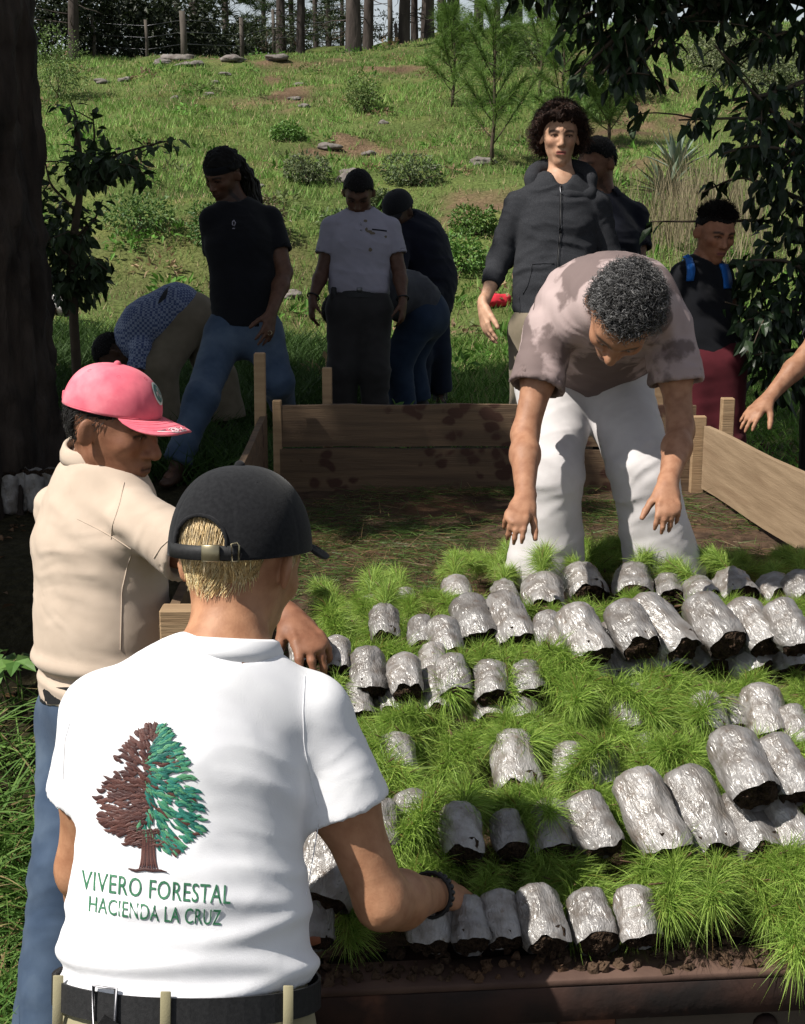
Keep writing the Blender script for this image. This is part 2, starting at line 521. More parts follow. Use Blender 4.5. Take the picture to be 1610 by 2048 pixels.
M_CHARCOALPANTS = cloth('charcoal_trouser_cloth', (.032, .03, .03))
M_MAROON = cloth('maroon_cotton', (.085, .012, .018))
M_RED = cloth('red_cotton', (.6, .03, .05))
M_BLUENYLON = cloth('blue_nylon', (.01, .10, .36), rough=.5)
M_BELT = pmat('black_webbing', (.012, .012, .013), (.02, .02, .021), scale=200, rough=.6, bump=.3, bscale=600, bdist=.001)
M_LEATHER = pmat('brown_leather', (.035, .018, .011), (.06, .03, .018), rough=.55, bump=.2)
M_SOLE = pmat('dark_rubber', (.015, .014, .013), rough=.7)
M_BRASS = pmat('dull_brass', (.36, .31, .2), (.3, .26, .17), rough=.35, metal=.9)
M_STEELDARK = pmat('dark_buckle_steel', (.12, .12, .13), rough=.35, metal=.8)
M_EYE = pmat('eye_white', (.42, .38, .35), rough=.25, spec=.6)
M_IRIS = pmat('dark_iris', (.018, .009, .005), rough=.15, spec=.6)
hairm = lambda n, **k: pmat(n, (1, 1, 1), attr=True, c2=(.6, .6, .6), scale=60, rough=.5, spec=.35, **k)
M_HAIR = hairm('hair')
M_HAIRBASE = pmat('hair_mass', (1, 1, 1), attr=True, c2=(.45, .45, .45), scale=150, rough=.7, spec=.15, bump=.7, bscale=320, bdist=.006)
M_THREAD = pmat('embroidery_thread', (1, 1, 1), attr=True, c2=(.72, .72, .72), scale=500, rough=.55, spec=.35, bump=.5, bscale=900, bdist=.0008)
# ------------------------------------------------------------------ people: toolkit
class Head:
    def __init__(s, c, f, u, S=1.0):
        s.c = np.asarray(c, float); s.f = nrm(f); u = np.asarray(u, float); s.u = nrm(u - s.f * (u @ s.f)); s.r = np.cross(s.f, s.u); s.S = S
    def L(s, r, f, u): return s.c + s.S * (r * s.r + f * s.f + u * s.u)
    def loc(s, V):
        q = (np.asarray(V) - s.c) / s.S
        return np.stack([q @ s.r, q @ s.f, q @ s.u], 1)
    def box(s, m=.128): return s.c - m * s.S, s.c + m * s.S
def head_prims(B, H, neck, nr=.056, jaw=1.0, fem=False, nose=1.0):
    S, L = H.S, H.L
    fr = dict(X_=H.r, Y_=H.f, Z_=H.u)
    B.add(p_cone(neck, L(0, -.02, -.045), nr * 1.08, nr, H.f, .95), .035)
    B.add(p_ell(L(0, -.012, .03), .0755 * S, .098 * S, .094 * S, **fr), .03)
    B.add(p_ell(L(0, .026, -.014), .0595 * S * (.4 + .6 * jaw), .066 * S, .070 * S, **fr), .03)
    B.add(p_ell(L(0, .042, -.062), .041 * S * jaw, .046 * S, .042 * S, **fr), .025)
    B.add(p_cone(L(0, .060, -.096), L(.041 * jaw, -.004, -.052), .0155 * S, .0165 * S), .022)
    B.add(p_cone(L(0, .060, -.096), L(-.041 * jaw, -.004, -.052), .0155 * S, .0165 * S), .022)
    B.add(p_ell(L(0, .064, -.096), .02 * S, .019 * S, .017 * S, **fr), .015)
    for s in (-1, 1):
        B.add(p_ell(L(s * .041 * jaw, .058, -.014), .022 * S, .024 * S, .020 * S, **fr), .02)
        B.add(p_cone(L(s * .043, .0665, .030), L(s * .012, .083, .0265), .0095 * S, .010 * S), .022)
    for s in (-1, 1):
        B.sub(p_ell(L(s * .0315, .099, .009), .0185 * S, .017 * S, .0125 * S, **fr), .012)
        B.add(p_ell(L(s * .0315, .0735, .009), .0165 * S, .0125 * S, .0125 * S, **fr), .003)
        B.add(p_ell(L(s * .0315, .0765, .0186), .0175 * S, .0118 * S, .0082 * S, **fr), .003)
        B.add(p_ell(L(s * .0315, .0750, -.0022), .0165 * S, .0112 * S, .0060 * S, **fr), .004)
        # ears
        B.add(p_ell(L(s * .0825, -.013, -.002), .0076 * S, .0190 * S, .0300 * S, X_=nrm(H.r + s * .85 * H.f), Y_=nrm(H.f - s * .85 * H.r), Z_=H.u), .005)
        B.sub(p_ell(L(s * .0895, .000, .004), .0060 * S, .010 * S, .018 * S, **fr), .004)
    n = nose
    B.add(p_cone(L(0, .084, .018), L(0, .107 * (1 + .06 * (n - 1)), -.024), .0075 * S * n, .0115 * S * n), .012)
    B.add(p_ell(L(0, .104 * (1 + .05 * (n - 1)), -.027), .0125 * S * n, .0125 * S * n, .0105 * S * n, **fr), .006)
    for s in (-1, 1):
        B.add(p_ell(L(s * .0125 * n, .093, -.030), .0085 * S * n, .0105 * S, .008 * S, **fr), .006)
    B.add(p_ell(L(0, .077, -.060), .027 * S, .018 * S, .020 * S, **fr), .014)
    B.add(p_cone(L(.017, .0875, -.0555), L(-.017, .0875, -.0555), .006 * S, .006 * S), .005)
    B.add(p_cone(L(.015, .0875, -.067), L(-.015, .0875, -.067), .0065 * S, .0065 * S), .005)
    B.sub(p_cone(L(.022, .0955, -.0612), L(-.022, .0955, -.0612), .0022 * S, .0022 * S), .003)
def face_cols(V, H, base, brow=(.02, .012, .008), lip=None, stubble=0.0, mask=None):
    q = H.loc(V); r, f, u = np.abs(q[:, 0]), q[:, 1], q[:, 2]
    C = np.tile(np.asarray(base, float), (len(V), 1))
    C *= (1 + .10 * fbm(V, 18, 3, 5))[:, None]
    near = (np.abs(q) < .16).all(1) & (f > .03)
    lip = lip if lip is not None else np.array(base) * (.85, .52, .52)
    def mix(w, c): C[:] = C * (1 - w[:, None]) + np.asarray(c) * w[:, None]
    w = near * np.exp(-((r - .045) / .02) ** 2 - ((u + .02) / .02) ** 2) * .28; mix(w, np.array(base) * (1.05, .72, .68))
    if stubble:
        w = near * sstep(-.035, -.06, u) * stubble + (np.abs(q) < .16).all(1) * (np.abs(q[:, 1] - .02) < .03) * sstep(-.0, -.05, u) * stubble * .8
        mix(np.clip(w, 0, .9), np.array(brow) * 1.6)
    w = near * sstep(.0225, .018, r) * sstep(.0095, .006, np.abs(u + .0612)) * (f > .074); mix(w, lip)
    w = near * sstep(.024, .019, r) * sstep(.0032, .0012, np.abs(u + .0612)) * (f > .074); mix(w * .9, np.array(lip) * .2)
    bu = .0255 + .0045 * np.sin(np.clip((r - .012) / .042, 0, 1) * math.pi)
    w = near * sstep(.009, .014, r) * sstep(.058, .05, r) * sstep(.0075, .0035, np.abs(u - bu)); mix(w * .85, brow)
    e = ((r - .0315) / .0165) ** 2 + ((u - .009) / .0085) ** 2
    w = near * sstep(1.5, .9, e); mix(w * .55, np.array(base) * (.45, .36, .33))
    w = near * sstep(.018, .015, np.abs(r - .0315)) * sstep(.0045, .002, np.abs(u - .0135 + ((r - .0315) / .017) ** 2 * .005)); mix(w * .9, np.array(brow))
    w = near * sstep(.0032, .001, np.abs(r - .011)) * sstep(.004, .002, np.abs(u + .037)) * .8; mix(w, np.array(base) * .2)
    return np.clip(C, 0, 1)
def eyes(E, H, parent, look=None):
    for s in (-1, 1):
        c = H.L(s * .0315, .0735, .008)
        V, F = uv_sphere(c, .0126 * H.S)
        e = obj('eye', V, F, M_EYE, parent)
        V, F = uv_sphere(H.L(s * .0315 - .001, .0805, .0082), .0064 * H.S)
        obj('iris', V, F, M_IRIS, e)
def uv_sphere(c, r, nu=12, nv=8, sc=(1, 1, 1)):
    th = np.arange(nu) * 2 * math.pi / nu; ph = np.linspace(.0, math.pi, nv)
    V = np.stack([np.outer(np.cos(th), np.sin(ph)) * sc[0], np.outer(np.sin(th), np.sin(ph)) * sc[1], np.outer(np.ones(nu), np.cos(ph)) * sc[2]], -1).reshape(-1, 3) * r + np.asarray(c)
    return V, [grid_faces(nu, nv, True)[:, ::-1]]
def hand_prims(B, wr, dr, pn, th, L=.185, curl=.35, spread=.12, thumb=(.65, .6, .25), tcurl=.3, kk=.005):
    k = L / .185; dr = nrm(dr); th = nrm(np.asarray(th) - dr * np.dot(th, dr)); pn_ = np.cross(dr, th)
    pn = pn_ if np.dot(pn_, pn) > 0 else -pn_
    B.add(p_cone(wr - dr * .02 * k, wr + dr * .03 * k, .0265 * k, .034 * k, pn, .6), .015)
    B.add(p_cone(wr + dr * .03 * k, wr + dr * .078 * k, .034 * k, .0385 * k, pn, .36), .012)
    lens = (.072, .081, .075, .058); cs = curl if hasattr(curl, '__len__') else (curl * .8, curl * .95, curl * 1.05, curl * 1.2)
    for i in range(4):
        p = wr + k * (dr * (.086 - .004 * (i - 1) ** 2 * .8) + th * (.0285 - .0188 * i))
        d = nrm(dr + th * spread * (1.4 - i)); ax = d.copy(); r0 = .0093 * k * (1, 1.02, .98, .86)[i]
        nn = pn.copy()
        a = 0
        for s, (fr, ca) in enumerate(((.46, 1.0), (.30, 1.25), (.24, .8))):
            a += cs[i] * ca
            dd = d * math.cos(a) + nn * math.sin(a)
            q = p + dd * lens[i] * fr * k
            B.add(p_cone(p, q, r0, r0 * .88), kk if s else .008); B.add(p_ell(p, r0 * 1.1, r0 * 1.1, r0 * 1.1), .003); p = q; r0 *= .88
        kb = wr + k * (dr * (.084 - .004 * (i - 1) ** 2 * .8) + th * (.0285 - .0188 * i)); B.add(p_cone(wr + k * (dr * .012 + th * (.012 - .008 * i) - pn * .014), kb - pn * .008 * k, .0035 * k, .0062 * k), .008)
    p = wr + k * (dr * .022 + th * .022 + pn * .006); d = nrm(dr * thumb[0] + th * thumb[1] + pn * thumb[2])
    q = p + d * .045 * k; B.add(p_cone(p, q, .0155 * k, .0118 * k), .014)
    d = nrm(d + dr * tcurl + pn * tcurl * .5); p = q; q = p + d * .031 * k; B.add(p_cone(p, q, .0115 * k, .0105 * k), kk)
    d = nrm(d + dr * tcurl * .6); p = q; q = p + d * .025 * k; B.add(p_cone(p, q, .0105 * k, .0085 * k), kk)

def torso_axes(J):
    lp, lc = nrm(J['hipB'] - J['hipA']), nrm(J['shB'] - J['shA'])
    fp = nrm(np.cross(lp, J['wai'] - J['pel'])); fc = nrm(np.cross(lc, J['nec'] - J['che']))
    return lp, lc, fp, fc
def torso_prims(B, J, o, e=0.0, k=.05):
    lp, lc, fp, fc = torso_axes(J); w = o.get('w', 1.0); dp = o.get('dep', .66)
    hp, ws, ch = o.get('hip', .155) * w + e, o.get('waist', .132) * w + e, o.get('chest', .155) * w + e
    B.add(p_cone(J['pel'], J['wai'], hp, ws, fp, dp + .04), k)
    B.add(p_cone(J['wai'], J['che'], ws, ch, fc, dp), k)
    sh = o.get('trap', 1.0)
    B.add(p_cone(J['che'], lerp(J['che'], J['nec'], .62), ch, ch * .72, fc, dp * .95), k)
    for s in 'AB':
        B.add(p_cone(lerp(J['nec'], J['sh' + s], .12) - .012 * nrm(J['nec'] - J['che']), J['sh' + s], .038 * w * sh + e * .5, .047 * w + e * .6, fc, .95), .05)
    if o.get('bust'):
        for s in (-1, 1): B.add(p_ell(lerp(J['che'], J['wai'], .12) + s * .07 * lc - o['bust'][1] * fc * .09, *(3 * [.06 + e])), .05)
def arm_prims(B, J, o, s):
    a = o.get('arm', 1.0); sh, el, wr = J['sh' + s], J['el' + s], J['wr' + s]
    B.add(p_cone(sh, lerp(sh, el, .45), .05 * a, .047 * a), .04)
    B.add(p_cone(lerp(sh, el, .3), el, .047 * a, .037 * a), .03)
    B.add(p_cone(el, lerp(el, wr, .32), .037 * a, .0405 * a), .02)
    B.add(p_cone(lerp(el, wr, .32), wr, .0405 * a, .0245 * a), .02)
def leg_prims(B, J, o, s):
    g = o.get('leg', 1.0); h, kn, an = J['hip' + s], J['kn' + s], J['an' + s]
    B.add(p_cone(h, kn, .085 * g, .055 * g), .05)
    B.add(p_cone(kn, lerp(kn, an, .35), .053 * g, .056 * g), .03)
    B.add(p_cone(lerp(kn, an, .35), an, .056 * g, .036 * g), .03)
    toe = J.get('toe' + s, V3(0, -1, 0))
    B.add(p_cone(an - V3(0, 0, .03), an + nrm(toe) * .12 - V3(0, 0, .045), .036, .028), .03)
class Ctx: pass
def person(label, J, H, o, col, vox=.006, fvox=None, hands=None, brow=(.02, .012, .008), lip=None, stubble=0, ground=None, head_o={}, group=None, eyes_on=True, extra_fine=()):
    """empty + one continuous skin mesh (head, trunk, limbs, fingers)"""
    an = (J['anA'] + J['anB']) / 2; g = min(J['anA'][2], J['anB'][2]) - .085 if ground is None else ground
    E = thing('person', label, 'person', (an[0], an[1], g), group)
    B = Sculpt()
    torso_prims(B, J, o)
    for s in 'AB':
        arm_prims(B, J, o, s); leg_prims(B, J, o, s)
        hd = (hands or {}).get(s)
        d0 = nrm(J['wr' + s] - J['el' + s])
        if hd is None: hd = dict(dr=d0, pn=nrm(J['pel'] - J['wr' + s]), th=V3(0, -1, 0))
        hand_prims(B, J['wr' + s], **hd)
    head_prims(B, H, J['nec'], **head_o)
    fine = []
    if fvox:
        fine.append((*H.box(), fvox))
        for s in (extra_fine if extra_fine else ''):
            c = J['wr' + s] + nrm((hands or {}).get(s, dict(dr=J['wr' + s] - J['el' + s]))['dr']) * .08; fine.append((c - .10, c + .10, max(fvox, .0046)))
    V, F = B.mesh(vox, fine, 1)
    C = face_cols(V, H, col, brow, lip, stubble)
    body = obj('body', V, F, M_SKIN, E, col=C)
    if eyes_on: eyes(E, H, E)
    c = Ctx(); c.E, c.J, c.H, c.o, c.body = E, J, H, o, body
    return c
def shirt(c, mat, name='shirt', e=.014, sleeve=.55, hem=.12, loose=.0, vox=.006, sl_r=1.25, amp=.004, seed=1, neck_cut=.02, col=None, sleeves='AB', fold_fn=None, flare=.0, cuff_hollow=True, hem_dir=None, extra=None, vee=None):
    J, o = c.J, c.o; B = Sculpt(); lp, lc, fp, fc = torso_axes(J)
    w = o.get('w', 1.0); dp = o.get('dep', .66)
    ws, ch, hp = o.get('waist', .132) * w + e + loose, o.get('chest', .155) * w + e, o.get('hip', .155) * w + e + loose * .6
    up = nrm(J['wai'] - J['pel']) if hem_dir is None else nrm(hem_dir)
    hm = J['pel'] - up * (hem - .0)
    B.add(p_cone(J['wai'], J['pel'] - up * hem, ws, hp + flare, fp, dp + .05, cap1=True), .03)
    B.add(p_cone(J['wai'], J['che'], ws, ch, fc, dp + .02), .05)
    B.add(p_cone(J['che'], lerp(J['che'], J['nec'], .62), ch, ch * .74, fc, dp), .05)
    if extra: extra(B)
    for s in 'AB':
        B.add(p_cone(lerp(J['nec'], J['sh' + s], .12) - .012 * nrm(J['nec'] - J['che']), J['sh' + s], .038 * w + e * .45, .048 * w + e * .7, fc, 1.0), .05)
        if s not in sleeves: continue
        sh, el, wr = J['sh' + s], J['el' + s], J['wr' + s]; a = o.get('arm', 1.0)
        if sleeve <= 1:
            end = lerp(sh, el, sleeve)
            B.add(p_cone(sh, end, .049 * a + e * .8, .047 * a * sl_r + e * .5, cap1=True), .018)
        else:
            B.add(p_cone(sh, el, .049 * a + e * .8, .041 * a + e * .8), .018)
            B.add(p_cone(el, lerp(el, wr, sleeve - 1), .041 * a + e * .8, .036 * a * sl_r + e * .3, cap1=True), .02)
    if cuff_hollow:
        for s in sleeves:
            sh, el, wr = J['sh' + s], J['el' + s], J['wr' + s]; a = o.get('arm', 1.0)
            if sleeve <= 1:
                B.sub(p_cone(lerp(sh, el, max(sleeve - .04, .1)), lerp(sh, el, sleeve + .08), .047 * a * sl_r + e * .5 - .0125, .047 * a * sl_r + e * .5 - .011), .003)
    # neck opening
    nd = nrm(c.H.c - J['nec']); nr = o.get('neck', .056)
    B.sub(p_cone(J['nec'] + nd * (-.01 + neck_cut), J['nec'] + nd * .12, nr + .006, nr + .03), .006)
    if vee: B.sub(p_cone(J['nec'] + vee[0], J['nec'] + vee[1], vee[2], vee[3]), .006)
    V, F = B.mesh(vox, (), 1)
    up_ = nrm(J['che'] - J['pel'])
    def h(V, N):
        d = folds(V, up_, amp, .055, seed, stretch=3.5) + folds(V, nrm(up_ + .8 * lc), amp * .7, .04, seed + 4, stretch=4)
        for s in sleeves:
            sh, el, wr = J['sh' + s], J['el' + s], J['wr' + s]
            ax = nrm(el - sh); t = (V - sh) @ ax
            rad = np.linalg.norm(V - sh - t[:, None] * ax, axis=1)
            wgt = np.exp(-(rad / .08) ** 4) * sstep(.02, .08, t)
            d = d * (1 - wgt) + wgt * folds(V, ax, amp * .9, .03, seed + 8, stretch=3)
        if fold_fn is not None: d = d + fold_fn(V, N)
        return d
    V = displace(V, F, h)
    s_ = obj(name, V, F, mat, c.E, col=None if col is None else col(V))
    c.shirtVF = (V, F)
    return s_
def trousers(c, mat, name='trousers', e=.013, top=.06, cut=.96, loose=.0, flare=0.0, vox=.007, amp=.007, seed=2, knee=0.0, col=None):
    J, o = c.J, c.o; B = Sculpt(); lp, lc, fp, fc = torso_axes(J); w = o.get('w', 1.0); dp = o.get('dep', .66); g = o.get('leg', 1.0)
    up = nrm(J['wai'] - J['pel'])
    B.add(p_cone(J['pel'] - up * .02, J['pel'] + up * top, o.get('hip', .155) * w + e, o.get('hip', .155) * w * .96 + e, fp, dp + .06, cap1=True), .03)
    for s in 'AB':
        h, kn, an = J['hip' + s], J['kn' + s], J['an' + s]
        B.add(p_cone(h, kn, .09 * g + e, .06 * g + e + loose), .05)
        end = lerp(kn, an, cut)
        B.add(p_cone(kn, end, .06 * g + e + loose, .05 * g + e + loose + flare, cap1=True), .03)
        B.add(p_ell(h + fp * 0 + .01 * up, .085 * w, .085 * w, .09 * w), .05)
    V, F = B.mesh(vox, (), 1)
    def hh(V, N):
        d = 0
        for s in 'AB':
            h, kn, an = J['hip' + s], J['kn' + s], J['an' + s]
            for a, b, m in ((h, kn, .8), (kn, an, 1.0)):
                ax = nrm(b - a); t = np.clip((V - a) @ ax, 0, np.linalg.norm(b - a)); r = np.linalg.norm(V - a - t[:, None] * ax, axis=1)
                wg = np.exp(-(r / .11) ** 4)
                d = d + wg * m * (folds(V, nrm(ax + .25 * lp), amp, .06, seed + ord(s), stretch=3) + folds(V, nrm(ax - .9 * lp), amp * .6, .045, seed + ord(s) + 2, stretch=4))
        return d
    V = displace(V, F, hh)
    t = obj(name, V, F, mat, c.E, col=None if col is None else col(V))
    c.trouVF = (V, F)
    return t
def belt(c, mat=None, z=.045, r=.004, h=.017, e=.02, name='belt'):
    J, o = c.J, c.o; lp, lc, fp, fc = torso_axes(J); up = nrm(J['wai'] - J['pel']); w = o.get('w', 1.0); dp = o.get('dep', .66) + .06
    ct = J['pel'] + up * z; n = 48; R = o.get('hip', .155) * w * .97 + e
    th = np.arange(n) * 2 * math.pi / n
    ring = np.cos(th)[:, None] * lp * R + np.sin(th)[:, None] * fp * R * dp
    V = np.concatenate([ct + ring * q + up * s for q, s in ((1, -h), (1.0 + r / R, -h), (1.0 + r / R, h), (1, h))])
    F = np.concatenate([np.stack([a * n + np.arange(n), a * n + (np.arange(n) + 1) % n, b * n + (np.arange(n) + 1) % n, b * n + np.arange(n)], -1) for a, b in ((0, 1), (1, 2), (2, 3), (3, 0))])
    c.belt_ring = (ct, lp, fp, up, R + r, (R + r) * dp)
    return obj(name, V, F, mat or M_BELT, c.E, smooth=False)
def shoes(c, mat=None, vox=.013):
    for s in 'AB':
        an = c.J['an' + s]; toe = nrm(c.J.get('toe' + s, V3(0, -1, 0)))
        B = Sculpt()
        B.add(p_cone(an - V3(0, 0, .035) - toe * .03, an + toe * .10 - V3(0, 0, .05), .042, .036), .03)
        B.add(p_cone(an, an - V3(0, 0, .04), .045, .045), .03)
        B.add(p_cone(an - V3(0, 0, .065) - toe * .05, an + toe * .15 - V3(0, 0, .065), .038, .04, V3(0, 0, 1), .55), .02)
        B.keep(p_half((0, 0, -1), an - V3(0, 0, .085)))
        V, F = B.mesh(vox)
        obj('shoe', V, F, mat or M_LEATHER, c.E)
def collar(c, mat, h=.035, r=.066, r2=.058, fall=.03, gap=.35, name='collar', drop=.01, tilt=(0, 0, 0), lift=0.0, out=.016, wide=1.08, thick=.003, axis=None, centre=None):
    """stand and turned-down fall, open at the throat"""
    J = c.J; nd = nrm(c.H.c - J['nec'] + np.asarray(tilt)); a = J['nec'] + nd * lift
    if axis is not None: nd = nrm(axis); a = np.asarray(centre)
    lat = nrm(J['shB'] - J['shA']); lat = nrm(lat - nd * (lat @ nd)); fr = np.cross(nd, lat)
    lp, lc, fp, fc = torso_axes(J)
    if np.dot(fr, c.H.f) < 0 and c.o.get('front') is None: fr = -fr
    if c.o.get('front') is not None and np.dot(fr, c.o['front']) < 0: fr = -fr
    m = 64; th = np.linspace(gap, 2 * math.pi - gap, m)
    prof = [(r, -drop), ((r + r2) / 2, h * .5), (r2, h), (r2 + .004, h + .003), (r2 + .009, h), ((r + out + r2 + .009) / 2 + .003, h - fall * .5), (r + out, h - fall)]
    V = np.zeros((m, len(prof), 3))
    for q, (rr, z) in enumerate(prof):
        dip = .014 * np.cos(th) * (1 if q < 5 else 1.2)       # lower at the throat
        V[:, q] = a + rr * (np.cos(th)[:, None] * fr + wide * np.sin(th)[:, None] * lat) + nd * (z - np.maximum(dip, -.004))[:, None]
    o = obj(name, V.reshape(-1, 3), [grid_faces(m, len(prof))], mat, c.E)
    md = o.modifiers.new('thickness', 'SOLIDIFY'); md.thickness = thick; md.offset = 0
    return o
# ---- hair
def strand_mesh(Pt, rad):
    """Pt (N,K,3) polylines, rad (K,) or (N,K): three-sided tapered strands"""
    N, K, _ = Pt.shape
    T = np.gradient(Pt, axis=1); T /= np.linalg.norm(T, axis=2)[..., None] + 1e-12
    ref = np.array([.31, .52, .79]); a = np.cross(T, ref); a /= np.linalg.norm(a, axis=2)[..., None] + 1e-9; b = np.cross(T, a)
    rad = np.broadcast_to(rad, (N, K))[..., None]
    V = np.stack([Pt + rad * (math.cos(q) * a + math.sin(q) * b) for q in (0, 2.1, 4.2)], 2).reshape(-1, 3)
    n = np.arange(N)[:, None, None] * K * 3; k = np.arange(K - 1)[None, :, None] * 3; j = np.arange(3)[None, None, :]; j2 = (j + 1) % 3
    F = np.stack([n + k + j, n + k + j2, n + k + 3 + j2, n + k + 3 + j], -1).reshape(-1, 4)
    return V, [F]
def scalp(H, n, rng, mask, inflate=0.0):
    """random roots on the skull: (roots, outward normals) in world space, kept where mask(nr, nf, nu)"""
    v = rng.normal(size=(n * 4, 3)); v /= np.linalg.norm(v, axis=1)[:, None]
    v = v[mask(v[:, 0], v[:, 1], v[:, 2])][:n]
    p = V3(0, -.012, .03) + v * (V3(.0755, .098, .094) + inflate)
    W = H.c + H.S * (p[:, :1] * H.r + p[:, 1:2] * H.f + p[:, 2:] * H.u)
    Nn = v[:, :1] * H.r + v[:, 1:2] * H.f + v[:, 2:] * H.u
    return W, Nn, v
def hairline(nr, nf, nu, lo=-.55, hi=.5): return nu > lo + (hi - lo) * sstep(-.35, .7, nf)
def hair_base(c, col, infl=.008, lo=-.5, hi=.45, vox=.0055, amp=.003, name='hair', bumps=120, tweak=None, ears=True):
    H = c.H; S = H.S; B = Sculpt(); fr = dict(X_=H.r, Y_=H.f, Z_=H.u)
    B.add(p_ell(H.L(0, -.012, .032), (.0755 + infl) * S, (.098 + infl) * S, (.094 + infl) * S, **fr), .02)
    # cut away the face with a slanted plane pair
    B.sub(p_half(nrm(-H.f * 1.0 - H.u * 1.15), H.L(0, .012, -.012 + (lo + .5) * .05)), .012) if False else None
    if tweak: tweak(B)
    V, F = B.mesh(vox)
    q = H.loc(V); v = (q - V3(0, -.012, .03)) / V3(.0755, .098, .094); v /= np.linalg.norm(v, axis=1)[:, None]
    N = vnormals(V, F)
    V = V + N * (amp * fbm(V, bumps, 2, 3))[:, None]
    k = v[:, 2] - (lo + (hi - lo) * sstep(-.35, .7, v[:, 1])) + .06 * vnoise(V, 70, 5)
    if ears: k = np.where((np.abs(v[:, 0]) > .72) & (v[:, 1] > -.42) & (v[:, 1] < .3) & (v[:, 2] < .02), -.1, k)      # clear of the ears
    # below the hairline the shell dips into the head
    V = V - N * ((infl + .012) * S * sstep(.06, -.04, k))[:, None]
    keep = (k > -.12)
    Fk = F[keep[F].all(1)]
    C = np.tile(col, (len(V), 1)) * (1 + .35 * vnoise(V, 160, 8))[:, None]
    return obj(name, V, [Fk], M_HAIRBASE, c.E, col=np.clip(C, 0, 1))
def hair_strands(c, n, rng, col, length, rad, K=5, out=.5, down=.4, curl=0.0, freq=14, lo=-.5, hi=.45, infl=.004, mask=None, flow=None, var=.35, col2=None, parent=None, name='hair_strands', lenfn=None, hug=None, mess=.25):
    H = c.H
    mk = mask or (lambda a, b, d: hairline(a, b, d, lo, hi))
    W, Nn, v = scalp(H, n, rng, mk, infl); N = len(W)
    L = length * (1 + var * rng.uniform(-1, 1, N)) * H.S
    if lenfn is not None: L = L * lenfn(v)
    d0 = out * Nn - down * H.u + mess * rng.normal(size=(N, 3))
    if flow is not None: d0 = d0 + flow(v, H)
    d0 /= np.linalg.norm(d0, axis=1)[:, None]
    t = np.linspace(0, 1, K)[None, :, None]
    g = -H.u * .35
    Pt = W[:, None, :] + d0[:, None, :] * L[:, None, None] * t + g * (L[:, None, None] * t * t) * down
    if curl:
        ph = rng.uniform(0, 6.28, N)[:, None]; tt = np.linspace(0, 1, K)[None, :]
        a = np.cross(d0, rng.normal(size=(N, 3))); a /= np.linalg.norm(a, axis=1)[:, None]; b = np.cross(d0, a)
        w = ph + freq * tt * rng.uniform(.7, 1.3, (N, 1))
        Pt = Pt + curl * H.S * (np.cos(w)[..., None] * a[:, None, :] + np.sin(w)[..., None] * b[:, None, :]) * np.minimum(1, t * 3)
    if hug is not None:
        q = H.loc(Pt.reshape(-1, 3)) - V3(0, -.012, .03); q = q / V3(.0755, .098, .094); rr = np.linalg.norm(q, axis=1)[:, None]
        tt = np.tile(np.linspace(0, 1, K), N)[:, None]; h0 = hug[0] + np.repeat(rng.uniform(0, 1, N), K)[:, None] * hug[1] * (.3 + .7 * tt)
        low = sstep(-.45, -.9, q[:, 2:] / rr)       # nape: strands may leave the skull ball and follow the neck
        q = q / rr * ((1 + h0) * (1 - low) + np.maximum(1 + h0, rr) * low); q = q * V3(.0755, .098, .094) + V3(0, -.012, .03)
        Pt = (H.c + H.S * (q[:, :1] * H.r + q[:, 1:2] * H.f + q[:, 2:] * H.u)).reshape(N, K, 3)
    V, F = strand_mesh(Pt, rad * np.linspace(1, .35, K)[None, :])
    cc = np.tile(col, (N, 1)).astype(float)
    if col2 is not None:
        k = rng.uniform(0, 1, N)[:, None] ** 1.5; cc = cc * (1 - k) + np.asarray(col2) * k
    cc *= rng.uniform(.65, 1.35, (N, 1))
    C = np.repeat(cc, K * 3, 0)
    return obj(name, V, F, M_HAIR, parent or c.E, col=np.clip(C, 0, 1))
